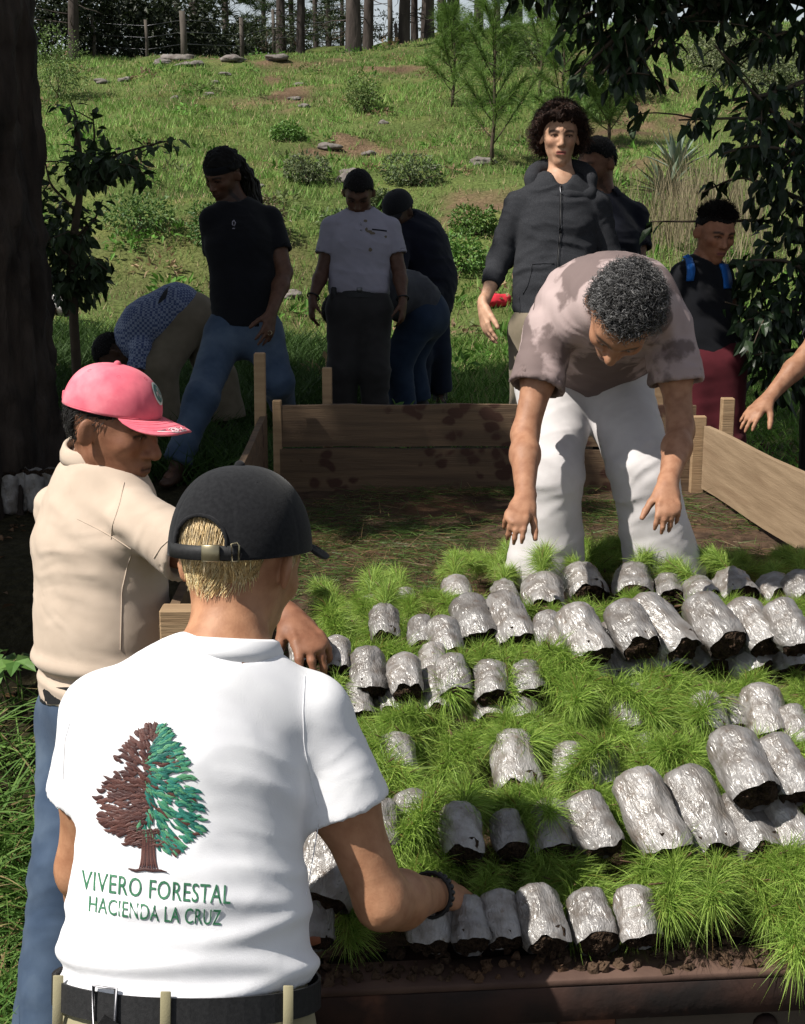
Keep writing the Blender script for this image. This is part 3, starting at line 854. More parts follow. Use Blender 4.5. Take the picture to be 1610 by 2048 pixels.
# ---- baseball cap
def cap(c, mat, tilt=0.0, up=.028, infl=.011, height=1.0, opening=False, brim_mat=None, brim_l=.072, lat=1.0, under=None):
    H = c.H; S = H.S
    f = nrm(H.f * math.cos(tilt) + H.u * math.sin(tilt)); u = np.cross(H.r, f); r = H.r
    C0 = H.L(0, -.010, up)
    a, b, h = (.0755 + infl) * S * lat, (.099 + infl) * S, (.097 + infl) * S * height
    nu, nv = (192, 64) if opening else (96, 30)
    th = np.arange(nu) * 2 * math.pi / nu
    s = np.linspace(0.0, 1.0, nv)
    V = np.zeros((nu, nv, 3))
    for j in range(nv):
        ph = s[j] * math.pi / 2
        sp, cp = math.sin(ph) ** .82, math.cos(ph) ** .95
        seam = 1 - .008 * np.exp(-(((th + math.pi / 6) % (math.pi / 3) - math.pi / 6) / .035) ** 2) * min(1, s[j] * 3)
        dent = 1 + .006 * np.sin(th * 3 + 1.1) * math.sin(ph * 2) + .005 * np.sin(th * 5 + 6 * s[j])
        V[:, j] = C0 + (np.cos(th)[:, None] * r * a + np.sin(th)[:, None] * f * b) * (sp * seam * dent)[:, None] + u * h * cp
    F = grid_faces(nu, nv, True)
    Vf = V.reshape(-1, 3)
    if opening:
        q = Vf - C0; lr, lf, lu = q @ r, q @ f, q @ u
        # arch above the strap at the back
        inside = ((lr / (.042 * S)) ** 2 + ((lu - .022 * S) / (.040 * S)) ** 2 < 1) & (lf < 0) & (lu > .020 * S)
        F = F[~inside[F].all(1)]
    o = obj('cap', Vf, [F], mat, c.E)
    if opening:
        q = np.linspace(-.05, math.pi + .05, 40); pts = []
        for t_ in q:
            lr, lu = .042 * S * math.cos(t_), max(.022 * S + .040 * S * math.sin(t_), .018 * S)
            cp = (lu / h) ** (1 / .95); sp = math.sqrt(max(0, 1 - cp * cp)) ** .82; ct = lr / (a * sp); pts.append(C0 + r * lr * 1.01 - f * b * sp * math.sqrt(1 - ct * ct) * 1.01 + u * lu)
        V2, F2 = tube(np.array(pts), .0028, 6, False); obj('opening_binding', V2, F2, mat, o)
    md = o.modifiers.new('thickness', 'SOLIDIFY'); md.thickness = .003; md.offset = 0
    # sweat band edge
    n = 64; t2 = np.arange(n + 1) * 2 * math.pi / n
    pts = C0 + np.cos(t2)[:, None] * r * a * 1.004 + np.sin(t2)[:, None] * f * b * 1.004 + u * .002
    V2, F2 = tube(pts, .0016, 5, False)
    obj('hem_stitching', V2, F2, mat, o)
    V2, F2 = uv_sphere(C0 + u * (h + .001), .008 * S, 12, 8); obj('top_button', V2, F2, mat, o)
    for k in range(6):
        if opening and k in (4,): pass
        tt = math.pi / 6 + k * math.pi / 3; ph = .62
        sp, cp = math.sin(ph) ** .82, math.cos(ph) ** .95
        p = C0 + (math.cos(tt) * r * a + math.sin(tt) * f * b) * sp * 1.004 + u * h * cp
        nn = nrm(math.cos(tt) * r / a * sp + math.sin(tt) * f / b * sp + u / h * cp)
        e1 = nrm(np.cross(nn, u)); e2 = np.cross(nn, e1); q = np.arange(13) * 2 * math.pi / 12
        V2, F2 = tube(p + .0042 * (np.cos(q)[:, None] * e1 + np.sin(q)[:, None] * e2), .0014, 5, False)
        obj('eyelet', V2, F2, under or mat, o)
    # brim
    m, k = 41, 14
    w = np.linspace(-1, 1, m); tt = np.linspace(0, 1, k)
    ang = math.pi / 2 - w * R_(57)
    B0 = np.cos(ang)[:, None] * r * a * 1.01 + np.sin(ang)[:, None] * f * b * 1.01
    Vb = np.zeros((m, k, 3))
    for j in range(k):
        ext = brim_l * S * tt[j] * np.sqrt(np.maximum(0, 1 - np.abs(w * .99) ** 2.4))
        Vb[:, j] = C0 + B0 + f * ext[:, None] + r * (np.cos(ang) * ext * .12)[:, None] - u * (.002 + .026 * S * (np.abs(w) ** 1.5) * (ext / (brim_l * S)) ** .8 + .010 * tt[j] ** 2 * (ext / (brim_l * S)))[:, None]
    bo = obj('brim', Vb.reshape(-1, 3), [grid_faces(m, k)], brim_mat or mat, o)
    md = bo.modifiers.new('thickness', 'SOLIDIFY'); md.thickness = .004; md.offset = 0
    for q in (.25, .45, .65, .82):
        j = int(q * (k - 1)); V2, F2 = tube(Vb[2:-2, j] + u * .0024, .0007, 4, False); obj('brim_stitching', V2, F2, brim_mat or mat, o)
    c.capfr = (C0, r, f, u, a, b, h); c.brimV = Vb
    return o
def project(c, px, off=.0015, VF=None, extra_dir=None):
    """lay flat outlines given as photo pixels onto a garment that is already built (embroidery)"""
    V, F = VF if VF is not None else c.shirtVF
    if not hasattr(c, '_bvh') or c._bvh[0] is not V:
        c._bvh = (V, BVHTree.FromPolygons([Vector(v) for v in V], [tuple(int(i) for i in f) for f in F]))
    bv = c._bvh[1]; O = Vector((0, 0, CAM_Z)); out = []; last = None
    for x, y in px:
        d = Vector(P(x, y, 1.0)) - O; d.normalize()
        hit = bv.ray_cast(O, d)
        if hit[0] is None: out.append(last if last is not None else np.full(3, np.nan)); continue
        nn = hit[1] if hit[1].dot(d) < 0 else -hit[1]
        last = np.array(hit[0] + nn * off); out.append(last)
    out = np.array(out); bad = np.isnan(out[:, 0])
    if bad.any() and not bad.all(): out[bad] = out[~bad][0]
    return out
# ------------------------------------------------------------------ the woman in the white polo (back view)
def seg_lens(J):
    return {k: round(float(np.linalg.norm(J[a] - J[b])), 3) for k, a, b in (('uaA', 'shA', 'elA'), ('faA', 'elA', 'wrA'), ('uaB', 'shB', 'elB'), ('faB', 'elB', 'wrB'), ('thA', 'hipA', 'knA'), ('shA_', 'knA', 'anA'), ('thB', 'hipB', 'knB'), ('shB_', 'knB', 'anB'), ('tor', 'pel', 'nec'), ('shw', 'shA', 'shB'))}
def make_woman():
    J = dict(pel=P(376, 2030, 1.86), wai=P(378, 1830, 1.87), che=P(392, 1520, 1.90), nec=P(452, 1362, 1.92),
             shA=P(212, 1432, 1.885), elA=P(166, 1740, 1.96), wrA=P(240, 1880, 2.13),
             shB=P(618, 1430, 1.955), elB=P(765, 1805, 1.97), wrB=P(872, 1788, 2.155),
             hipA=P(275, 2110, 1.86), hipB=P(462, 2110, 1.88))
    J['knA'] = V3(J['hipA'][0] - .01, J['hipA'][1] + .03, .50); J['anA'] = V3(J['hipA'][0] - .03, J['hipA'][1] - .02, .085)
    J['knB'] = V3(J['hipB'][0] + .01, J['hipB'][1] + .05, .50); J['anB'] = V3(J['hipB'][0] + .03, J['hipB'][1], .085)
    J['toeA'] = V3(-.1, 1, 0); J['toeB'] = V3(.15, 1, 0)
    H = Head(P(484, 1134, 1.985), (.40, .80, -.40), (.10, .35, 1), .96)
    o = dict(front=V3(.3, 1, 0), w=.95, hip=.156, waist=.135, chest=.143, dep=.62, arm=.98, leg=1.0, neck=.05, bust=None)
    hands = dict(B=dict(dr=nrm(P(968, 1800, 2.27) - J['wrB']), pn=V3(.1, .2, -1), th=V3(-.5, .8, .1), L=.175, curl=.42, spread=.05),
                 A=dict(dr=V3(.4, .8, -.4), pn=V3(.2, 0, -1), th=V3(1, 0, 0), L=.175, curl=.3))
    c = person('woman seen from behind in white polo and black cap reaching over the seedling bags', J, H, o, (.40, .205, .115), vox=.011, fvox=.0042,
               hands=hands, brow=(.16, .1, .05), head_o=dict(nr=.053, jaw=.92), ground=0.0, extra_fine='B')
    def ff(V, N):
        # slack rolls of jersey above the belt, and drags from the armpits
        wai, pel, che = J['wai'], J['pel'], J['che']; up = nrm(che - pel); z = (V - pel) @ up
        lat = nrm(J['shB'] - J['shA']); x = (V - pel) @ lat
        d = 0
        for z0, a, w, sl in ((.050, .009, .012, .05), (.082, .011, .014, -.06), (.118, .007, .013, .08), (.155, .0045, .012, .03), (.20, .003, .014, -.12)):
            zz = z - z0 - sl * x - .006 * np.sin(x * 22 + z0 * 90)
            d = d + a * np.exp(-(zz / w) ** 2) * (.75 + .25 * np.sin(x * 13 + z0 * 50))
        arm = J['shB'] + V3(0, 0, -.13); r = np.linalg.norm(V - arm, axis=1)
        d = d + .004 * np.sin(r * 120) * np.exp(-(r / .09) ** 2)
        return d
    shirt(c, M_WHITE, name='polo_shirt', e=.010, sleeve=.50, hem=-.044, vox=.005, sl_r=1.30, amp=.0026, seed=11, fold_fn=ff, neck_cut=.012, loose=.004)
    VFs = c.shirtVF
    collar(c, M_WHITE, h=.016, r=.072, r2=.064, drop=.03, fall=.026, out=.006, wide=1.06, axis=(.06, .30, 1), centre=P(444, 1308, 1.94))
    trousers(c, M_KHAKI, name='cargo_trousers', e=.012, top=.068, seed=21, loose=.01, vox=.009)
    bl = belt(c, M_BELT, z=.034, h=.018, e=.029)
    ct, lp, fp, up, Ra, Rb = c.belt_ring
    back = -fp if np.dot(fp, V3(0, -1, 0)) < 0 else fp
    def bp(x, off=.004):
        s = np.clip(x / Ra, -.99, .99); return ct + lp * x + back * (Rb * math.sqrt(1 - s * s) + off)
    # ladder buckle and hanging strap end, belt loops
    xs = -.105
    q = [bp(xs - .014) - up * .026, bp(xs + .014) - up * .026, bp(xs + .014) + up * .026, bp(xs - .014) + up * .026, bp(xs - .014) - up * .026, bp(xs + .014) - up * .026]
    V, F = tube(np.array(q), .0028, 6); obj('belt_buckle', V, F, M_STEELDARK, bl)
    a, b = bp(xs + .012, .007) - up * .012, bp(xs - .03, .010) - up * .075
    V, F = box((a + b) / 2, (b - a) / 2, nrm(np.cross(b - a, back)) * .014, back * .0015); obj('strap_end', V, F, M_BELT, bl, smooth=False)
    for x in (-.165, -.03, .125):
        p = bp(x, .0035); V, F = box(p - up * .004, lp * .0065, up * .031, nrm(back) * .0025, .001); obj('belt_loop', V, F, M_KHAKI, c.E)
    # seams on the polo: sleeve seams and side seam
    seam = [[(610, 1352), (606, 1420), (608, 1490), (622, 1560), (636, 1612)], [(638, 1640), (628, 1720), (612, 1790)], [(205, 1345), (150, 1410), (130, 1480), (126, 1560)]]
    for s in seam:
        s = np.array(s, float); t = np.linspace(0, 1, 24); tt = np.linspace(0, 1, len(s))
        px = np.stack([np.interp(t, tt, s[:, 0]), np.interp(t, tt, s[:, 1])], 1)
        V, F = tube(project(c, px, .0001, VFs), .0007, 5, False); obj('seam', V, F, M_WHITE, c.E)
    # embroidered tree, leaf by leaf
    rng = np.random.default_rng(5)
    Vs, Fs, Cs, n = [], [], [], 0
    def stroke(pts, w, colr, off):
        nonlocal n
        pts = np.asarray(pts, float); m = len(pts)
        T = np.gradient(pts, axis=0); T /= np.linalg.norm(T, axis=1)[:, None] + 1e-9; S = np.stack([-T[:, 1], T[:, 0]], 1)
        ww = w * np.sin(np.linspace(.35, math.pi * .97, m)) ** .7
        A, Bm, C_ = pts - S * ww[:, None], pts, pts + S * ww[:, None]
        V = np.concatenate([project(c, A, off, VFs), project(c, Bm, off + .0012, VFs), project(c, C_, off, VFs)])
        i = np.arange(m - 1)
        Fq = np.concatenate([np.stack([i, i + 1, m + i + 1, m + i], -1), np.stack([m + i, m + i + 1, 2 * m + i + 1, 2 * m + i], -1)])
        Vs.append(V); Fs.append(Fq + n); Cs.append(np.tile(colr, (len(V), 1))); n += len(V)
    browns = [(.085, .032, .026), (.115, .045, .036), (.06, .022, .02)]
    greens = [(.028, .20, .155), (.06, .28, .16), (.04, .24, .19), (.11, .33, .17), (.015, .12, .10)]
    # outline of the crown (photo pixels): left and right limits by height
    yl = np.array([1440, 1470, 1500, 1540, 1580, 1620, 1650, 1680, 1700]); xl = np.array([308, 262, 240, 208, 190, 189, 195, 225, 262])
    yr = np.array([1440, 1480, 1520, 1560, 1600, 1640, 1655, 1680, 1705]); xr = np.array([325, 352, 378, 390, 402, 412, 420, 395, 352])
    ym = np.array([1440, 1480, 1510, 1550, 1590, 1630, 1660, 1700]); xm = np.array([318, 318, 296, 306, 290, 292, 268, 318])
    for k in range(330):
        y = 1446 + 246 * rng.uniform(0, 1) ** .9
        l, r_, m = np.interp(y, yl, xl), np.interp(y, yr, xr), np.interp(y, ym, xm)
        x = l + (m - l) * rng.uniform(0, 1) ** .8
        cx, cy = 305, 1640
        d = np.array([x - 320, (y - 1660) * .55 + 14]); d /= np.linalg.norm(d) + 1e-6; d = d * np.array([1, .55])
        L = rng.uniform(16, 30); t = np.linspace(0, 1, 7)[:, None]
        pts = np.array([x, y]) + d * L * (t - .75) + np.array([0, 1]) * (2.2 * np.sin(t * 6 + rng.uniform(0, 6)))
        pts[:, 0] = np.maximum(pts[:, 0], l - 6)
        stroke(pts, rng.uniform(3.2, 5.4), browns[rng.integers(3)], .0006 + .0010 * rng.uniform())
    for k in range(380):
        y = 1446 + 262 * rng.uniform(0, 1) ** .85
        l, r_, m = np.interp(y, yl, xl), np.interp(y, yr, xr), np.interp(y, ym, xm)
        x = m + (r_ - m) * rng.uniform(0, 1) ** .9
        d = np.array([x - 290, (y - 1560) * .35 + 10]); d /= np.linalg.norm(d) + 1e-6
        L = rng.uniform(14, 30); t = np.linspace(0, 1, 7)[:, None]
        pts = np.array([x, y]) + d * L * (t - .7) + np.array([0, 1]) * (2.0 * np.sin(t * 5 + rng.uniform(0, 6)))
        stroke(pts, rng.uniform(2.8, 4.8), browns[1] if rng.uniform() < .07 else greens[rng.integers(5)], .0007 + .0010 * rng.uniform())
    # trunk and root flare
    for x0 in np.linspace(286, 306, 8):
        t = np.linspace(0, 1, 12); fl = (x0 - 296) * (1 + 1.0 * t ** 4)
        stroke(np.stack([297 + fl, 1660 + 82 * t], 1), 3.2, browns[2 if int(x0) % 2 else 1], .0016)
    stroke([(258, 1737), (272, 1741), (290, 1738), (306, 1741), (322, 1741), (335, 1744)], 3.4, browns[2], .0018)
    for k in range(26):
        x, y = rng.uniform(262, 330), rng.uniform(1655, 1690)
        stroke(np.array([(x - 9, y + 3), (x, y), (x + 9, y + 5)]) + rng.normal(0, 1, (3, 2)), 3.0, browns[rng.integers(3)], .002)
    Vw, Fw = np.concatenate(Vs), np.concatenate(Fs)
    obj('embroidered_tree', Vw, [Fw], M_THREAD, c.E, col=np.concatenate(Cs))
    # embroidered lettering
    def lettering(txt, x0, y0, x1, y1, hpx, name):
        cu = bpy.data.curves.new('lettering', 'FONT'); cu.body = txt; cu.size = 1.0; cu.resolution_u = 3; cu.space_character = 1.06
        ob = bpy.data.objects.new('lettering', cu); COL.objects.link(ob)
        dg = bpy.context.evaluated_depsgraph_get(); me = bpy.data.meshes.new_from_object(ob.evaluated_get(dg))
        v = np.zeros(len(me.vertices) * 3); me.vertices.foreach_get('co', v); v = v.reshape(-1, 3)
        tris = []
        me.calc_loop_triangles()
        tr = np.zeros(len(me.loop_triangles) * 3, int); me.loop_triangles.foreach_get('vertices', tr); tr = tr.reshape(-1, 3)
        bpy.data.objects.remove(ob, do_unlink=True); bpy.data.meshes.remove(me); bpy.data.curves.remove(cu)
        x = (v[:, 0] - v[:, 0].min()) / (v[:, 0].max() - v[:, 0].min()); h = v[:, 1] / .7
        # finer triangles so that the letters follow the cloth
        px = np.stack([x0 + (x1 - x0) * x + .05 * hpx * h, y0 + (y1 - y0) * x - hpx * h + 5 * np.sin(x * math.pi)], 1)
        V = project(c, px, .0004, VFs)
        o_ = obj(name, V, [tr], MATS['green_thread'], c.E, smooth=False)
        md = o_.modifiers.new('thread_depth', 'SOLIDIFY'); md.thickness = .0008; md.offset = 1
        return o_
    pmat('green_thread', (.03, .135, .065), (.05, .19, .10), scale=400, rough=.55, bump=.4, bscale=900, bdist=.0008)
    lettering('VIVERO FORESTAL', 163, 1777, 460, 1808, 38, 'embroidered_lettering')
    lettering('HACIENDA LA CRUZ', 178, 1822, 441, 1850, 31, 'embroidered_lettering')
    # hair: cropped blond, darker at the nape
    rng = np.random.default_rng(8)
    hair_base(c, np.array((.50, .34, .145)), infl=.006, lo=-.72, hi=.35, amp=.002)
    flow = lambda v, H_: (-H_.u * 1.0)[None, :] + (-H_.f * .2)[None, :] + (np.sin(v[:, 0] * 5 + v[:, 2] * 4) * .45)[:, None] * H_.r
    hair_strands(c, 5600, rng, (.74, .52, .22), .018, .0006, K=4, mess=.13, out=.0, down=.0, lo=-.78, hi=.2, infl=.005, flow=flow, col2=(.95, .80, .50), hug=(.05, .035), mask=lambda a, b, d: hairline(a, b, d, -.80 + .25 * np.abs(a), .15) & ~((np.abs(a) > .70) & (b > -.42) & (b < .10) & (d < .06)))
    cp_ = cap(c, M_CAPBLACK, tilt=.30, up=.022, infl=.018, height=1.08, opening=True, lat=1.05)
    C0, r, f, u, a, b, h = c.capfr
    # tuft in the opening
    mk = lambda x, y, z: (y < -.55) & (np.abs(x) < .5) & (z > -.12) & (z < .68)
    hair_strands(c, 2000, rng, (.70, .50, .24), .042, .0008, K=5, mess=.13, out=.0, down=0, infl=.008, hug=(.10, .07), mask=mk, flow=lambda v, H_: (-H_.u * .9)[None, :] + np.zeros((len(v), 3)), col2=(.78, .64, .42), name='hair_tuft')
    # strap, buckle and slide
    tt = np.linspace(-1, 1, 30)
    an = -math.pi / 2 + tt * .62
    mid = C0 + np.cos(an)[:, None] * r * a * 1.012 + np.sin(an)[:, None] * f * b * 1.012 + u * .0105
    Vs = np.concatenate([mid - u * .0095, mid + u * .0095]); m = len(mid)
    i = np.arange(m - 1); st = obj('cap_strap', Vs, [np.stack([i, i + 1, m + i + 1, m + i], -1)], M_BELT, cp_)
    md = st.modifiers.new('thickness', 'SOLIDIFY'); md.thickness = .002; md.offset = 0
    def on(tq, off=.003):
        an = -math.pi / 2 + tq
        return C0 + math.cos(an) * r * (a * 1.012 + off) + math.sin(an) * f * (b * 1.012 + off) + u * .0105, nrm(math.cos(an) * r * b + math.sin(an) * f * a)
    p, nn = on(.24); tg = nrm(np.cross(u, nn))
    V, F = box(p, tg * .0125, u * .0115, nn * .002, .0012); obj('cap_buckle', V, F, M_BRASS, cp_)
    p, nn = on(.56); tg = nrm(np.cross(u, nn)); q = np.array([p + tg * .005 - u * .011, p - tg * .004 - u * .011, p - tg * .004 + u * .012, p + tg * .003 + u * .014, p + tg * .006 + u * .010, p + tg * .005 - u * .011])
    V, F = tube(q, .0014, 6); obj('cap_slide', V, F, M_BRASS, cp_)
    # beaded black bracelets
    ax = nrm(J['wrB'] - J['elB']); e1 = nrm(np.cross(ax, V3(0, 0, 1))); e2 = np.cross(ax, e1)
    parts = []
    for k in range(22):
        t = k * 2 * math.pi / 22; parts.append(uv_sphere(J['wrB'] - ax * (.012 + .004 * math.sin(t)) + .0305 * (math.cos(t) * e1 + math.sin(t) * e2), .0052, 8, 6))
    V, F = join(parts); obj('bracelet', V, F, pmat('black_beads', (.012, .012, .012), rough=.35, spec=.5), c.E)
    q = np.arange(25) * 2 * math.pi / 24
    V, F = tube(J['wrB'] - ax * .026 + .0335 * (np.cos(q)[:, None] * e1 + np.sin(q)[:, None] * e2), .0030, 6, False); obj('bracelet', V, F, M_BELT, c.E)
    shoes(c, M_LEATHER)
    return c
# ------------------------------------------------------------------ man in the pink cap
def make_pinkcap():
    J = dict(pel=P(208, 1395, 3.36), wai=P(205, 1255, 3.34), che=P(202, 1085, 3.33), nec=P(200, 935, 3.33),
             shA=P(122, 1020, 3.47), elA=P(190, 1170, 3.62), wrA=P(330, 1270, 3.55),
             shB=P(278, 1040, 3.17), elB=P(440, 1140, 3.06), wrB=P(584, 1238, 2.90),
             hipA=P(162, 1440, 3.44), hipB=P(252, 1450, 3.27), knA=P(142, 1740, 3.30), knB=P(262, 1740, 3.30))
    J['anA'] = V3(P(92, 2080, 3.22)[0], P(92, 2080, 3.22)[1], .085); J['anB'] = V3(P(250, 2080, 3.3)[0], P(250, 2080, 3.3)[1], .085)
    J['toeA'] = V3(.8, .5, 0); J['toeB'] = V3(.9, .3, 0)
    H = Head(P(226, 860, 3.26), (.95, -.36, -.20), (.20, .0, 1), 1.10)
    o = dict(front=V3(.84, .54, 0), w=1.0, hip=.155, waist=.152, chest=.166, dep=.76, arm=1.04, neck=.06)
    hands = dict(B=dict(dr=nrm(P(640, 1312, 2.80) - J['wrB']), pn=V3(.3, .1, -1), th=V3(-.6, -.6, -.1), L=.195, curl=(.35, .42, .45, .5), spread=.16, thumb=(.55, .55, .45)),
                 A=dict(dr=V3(.8, .1, -.5), pn=V3(0, 0, -1), th=V3(0, 1, 0)))
    c = person('man in pink cap and beige polo standing beside the truck bed, looking down', J, H, o, (.25, .115, .066), vox=.012, fvox=.0038, hands=hands, brow=(.012, .009, .008),
               lip=(.14, .055, .04), head_o=dict(nr=.058, jaw=1.05, nose=1.12), ground=0.0, extra_fine='B')
    def ff(V, N):
        up = V3(0, 0, 1); z = (V - J['pel']) @ up; x = V[:, 0] - J['pel'][0]
        d = .012 * np.exp(-((z - .115 - .05 * x) / .018) ** 2) - .010 * np.exp(-((z - .085 - .08 * x) / .012) ** 2) + .006 * np.exp(-((z - .05 + .1 * x) / .012) ** 2)
        arm = lerp(J['shB'], J['che'], .25); q = V - arm; r = np.linalg.norm(q, axis=1)
        d = d + .0045 * np.sin((q @ nrm(V3(.5, 0, 1))) * 95) * np.exp(-(r / .15) ** 2)
        return d
    shirt(c, M_BEIGE, name='polo_shirt', e=.014, sleeve=.64, hem=-.004, vox=.0072, sl_r=1.38, amp=.005, seed=31, fold_fn=ff, loose=.006)
    VFs = c.shirtVF
    collar(c, M_BEIGE, h=.030, r=.078, r2=.068, drop=.015, tilt=(-.05, -.0, .15), lift=.028, fall=.034, out=.009)
    for s in ([(248, 965), (240, 1005), (225, 1050), (222, 1078)], [(262, 1110), (254, 1135), (244, 1180), (241, 1300)], [(345, 1074), (322, 1094), (308, 1116)], [(155, 1038), (190, 1055), (222, 1072), (262, 1098)]):
        s = np.array(s, float); t = np.linspace(0, 1, 20); tt = np.linspace(0, 1, len(s))
        V, F = tube(project(c, np.stack([np.interp(t, tt, s[:, 0]), np.interp(t, tt, s[:, 1])], 1), .0003, VFs), .0016, 5, False)
        obj('seam', V, F, M_BEIGE, c.E)
    trousers(c, M_DENIM, name='jeans', e=.014, top=.055, seed=41, loose=.014, flare=.012, vox=.009)
    belt(c, M_BELT, z=.028, h=.020, e=.020)
    rng = np.random.default_rng(3)
    hair_base(c, np.array((.012, .011, .011)), infl=.006, lo=-.62, hi=.2)
    hair_strands(c, 1500, rng, (.014, .013, .013), .018, .0011, K=3, out=.35, down=0, lo=-.64, hi=.25, infl=.005, flow=lambda v, H_: (-H_.u * .9 - H_.f * .5)[None, :] + np.zeros((len(v), 3)), col2=(.09, .085, .08), hug=(.04, .08))
    # sideburn
    cp_ = cap(c, M_PINK, tilt=.05, up=.042, infl=.009, height=.90, brim_l=.074, under=pmat('faded_red_thread', (.55, .06, .10), rough=.8), lat=1.02)
    C0, r, f, u, a, b, h = c.capfr
    # round sewn badge on the front panel and pale lettering along the brim edge
    Bd = pmat('badge_thread', (1, 1, 1), attr=True, rough=.7)
    def on(th, ph, off=0.0):
        sp, cp2 = math.sin(ph) ** .82, math.cos(ph) ** .95
        return C0 + (math.cos(th) * r * (a + off) + math.sin(th) * f * (b + off)) * sp + u * (h + off) * cp2
    parts, cols = [], []
    nr_, ns = 8, 28
    V = np.array([[on(math.pi / 2 + .16 - .25 * (i / (nr_ - 1)) * math.cos(q), 1.02 + .27 * (i / (nr_ - 1)) * math.sin(q), .004) for i in range(nr_)] for q in np.arange(ns) * 2 * math.pi / ns]).reshape(-1, 3)
    ii = np.tile(np.arange(nr_), ns); qq = np.repeat(np.arange(ns), nr_)
    Cc = np.where((ii >= 6)[:, None], (.62, .66, .6), np.where((ii >= 5)[:, None], (.03, .10, .09), (.10, .22, .19)))
    Cc = np.where(((ii < 4) & ((qq // 3) % 3 == 0))[:, None], (.55, .5, .45), Cc); Cc = np.where(((ii < 3) & (qq % 5 == 1))[:, None], (.4, .08, .1), Cc)
    obj('cap_badge', V, [grid_faces(ns, nr_, True)], Bd, cp_, col=Cc)
    Vb = c.brimV; m, k = Vb.shape[:2]
    def bs(w, t):
        i = (w + 1) / 2 * (m - 1); j = t * (k - 1); i0, j0 = min(int(i), m - 2), min(int(j), k - 2); fi, fj = i - i0, j - j0
        return (Vb[i0, j0] * (1 - fi) * (1 - fj) + Vb[i0 + 1, j0] * fi * (1 - fj) + Vb[i0, j0 + 1] * (1 - fi) * fj + Vb[i0 + 1, j0 + 1] * fi * fj) + u * .0035
    for s in ([(.30 + .09 * math.cos(q), .84 + .10 * math.sin(q)) for q in np.linspace(.6, 5.8, 14)], [(.30 + .05 * math.cos(q), .84 + .055 * math.sin(q)) for q in np.linspace(0, 6.28, 12)],
              [(.16, .92), (.19, .75), (.12, .96)], [(.44, .78), (.62, .86), (.3, .97), (.05, .985)], [(.06, .80), (.12, .9), (.02, .93)]):
        V, F = tube(np.array([bs(*q) for q in s]), .0016, 5); obj('brim_embroidery', V, F, M_PINKLIGHT, cp_)
    V, F = box(C0 - f * (b + .003) + u * .012, r * .018, u * .010, f * .004, .001); obj('cap_strap', V, F, M_PINK, cp_)
    shoes(c)
    return c
# ------------------------------------------------------------------ man bending in white trousers
def make_bending():
    J = dict(pel=P(1168, 735, 4.04), wai=P(1185, 668, 3.96), che=P(1218, 615, 3.72), nec=P(1240, 612, 3.54),
             shA=P(1100, 664, 3.68), elA=P(1050, 868, 3.62), wrA=P(1050, 1000, 3.46),
             shB=P(1340, 654, 3.68), elB=P(1362, 860, 3.66), wrB=P(1335, 972, 3.50),
             hipA=P(1108, 778, 4.02), hipB=P(1228, 772, 4.02), knA=P(1104, 955, 3.84), knB=P(1286, 950, 3.83))
    BEDZ_ = .895
    a = P(1088, 1190, 3.93); b = P(1332, 1190, 3.93)
    J['anA'] = V3(a[0], a[1], BEDZ_ + .085); J['anB'] = V3(b[0], b[1], BEDZ_ + .085)
    J['toeA'] = V3(-.3, -1, 0); J['toeB'] = V3(.35, -1, 0)
    H = Head(P(1244, 632, 3.42), (-.24, -.42, -.88), (.10, -.88, .45), 1.02)
    o = dict(w=1.0, hip=.168, waist=.152, chest=.160, dep=.74, arm=.92, neck=.058)
    hands = dict(A=dict(dr=nrm(P(1016, 1072, 3.36) - J['wrA']), pn=V3(.2, .5, -.6), th=V3(1, -.3, -.2), L=.155, curl=(.4, .48, .52, .62), spread=.08, thumb=(.75, .5, .35)),
                 B=dict(dr=nrm(P(1340, 1068, 3.40) - J['wrB']), pn=V3(-.2, .8, -.3), th=V3(-1, -.3, -.1), L=.155, curl=(.35, .4, .43, .5), spread=.06, thumb=(.75, .55, .3)))
    c = person('man in white trousers and tie-dyed shirt bending forward on the truck bed', J, H, o, (.36, .185, .11), vox=.011, fvox=.0044, hands=hands, brow=(.05, .045, .04),
               head_o=dict(nr=.06, nose=1.1), ground=BEDZ_, stubble=.25, extra_fine='AB')
    tie = pmat('tie_dye_cotton', (.40, .315, .305), (.36, .28, .272), scale=12, rough=.9, spec=.15, bump=.25, bscale=500, bdist=.0012, c3=(.165, .125, .12), c3scale=5.5, c3range=(.485, .525))
    def ff(V, N):
        # hanging front and drags round the armpit
        d = 0
        for s in 'AB':
            q = V - lerp(J['sh' + s], J['che'], .35); r = np.linalg.norm(q, axis=1)
            d = d + .006 * np.sin((q @ nrm(V3(1, .2, .35))) * 110) * np.exp(-(r / .13) ** 2)
        return d
    def ex(B):
        B.add(p_cone(lerp(J['che'], J['wai'], .2) - V3(0, 0, .035), J['pel'] + V3(0, -.07, .02), .15, .15, V3(0, .6, 1), .6), .06)
    shirt(c, tie, name='tie_dyed_shirt', e=.016, sleeve=.55, hem=.0, vox=.0072, sl_r=1.5, amp=.007, seed=51, fold_fn=ff, loose=.01, extra=ex, neck_cut=.0)
    trousers(c, M_WPANTS, name='white_trousers', e=.014, top=.075, seed=61, loose=.004, flare=.046, cut=.98, amp=.011, vox=.0075)
    rng = np.random.default_rng(4)
    hair_base(c, np.array((.025, .024, .025)), infl=.005, lo=-.5, hi=.42, amp=.005, bumps=70)
    hair_strands(c, 2600, rng, (.028, .027, .028), .022, .0012, K=7, out=.65, down=.1, curl=.0055, freq=10, lo=-.5, hi=.45, infl=.005, mess=.4, col2=(.30, .295, .295), var=.3)
    # greying sideburn and beard edge
    # drawstring button and fly
    shoes(c, M_LEATHER)
    return c
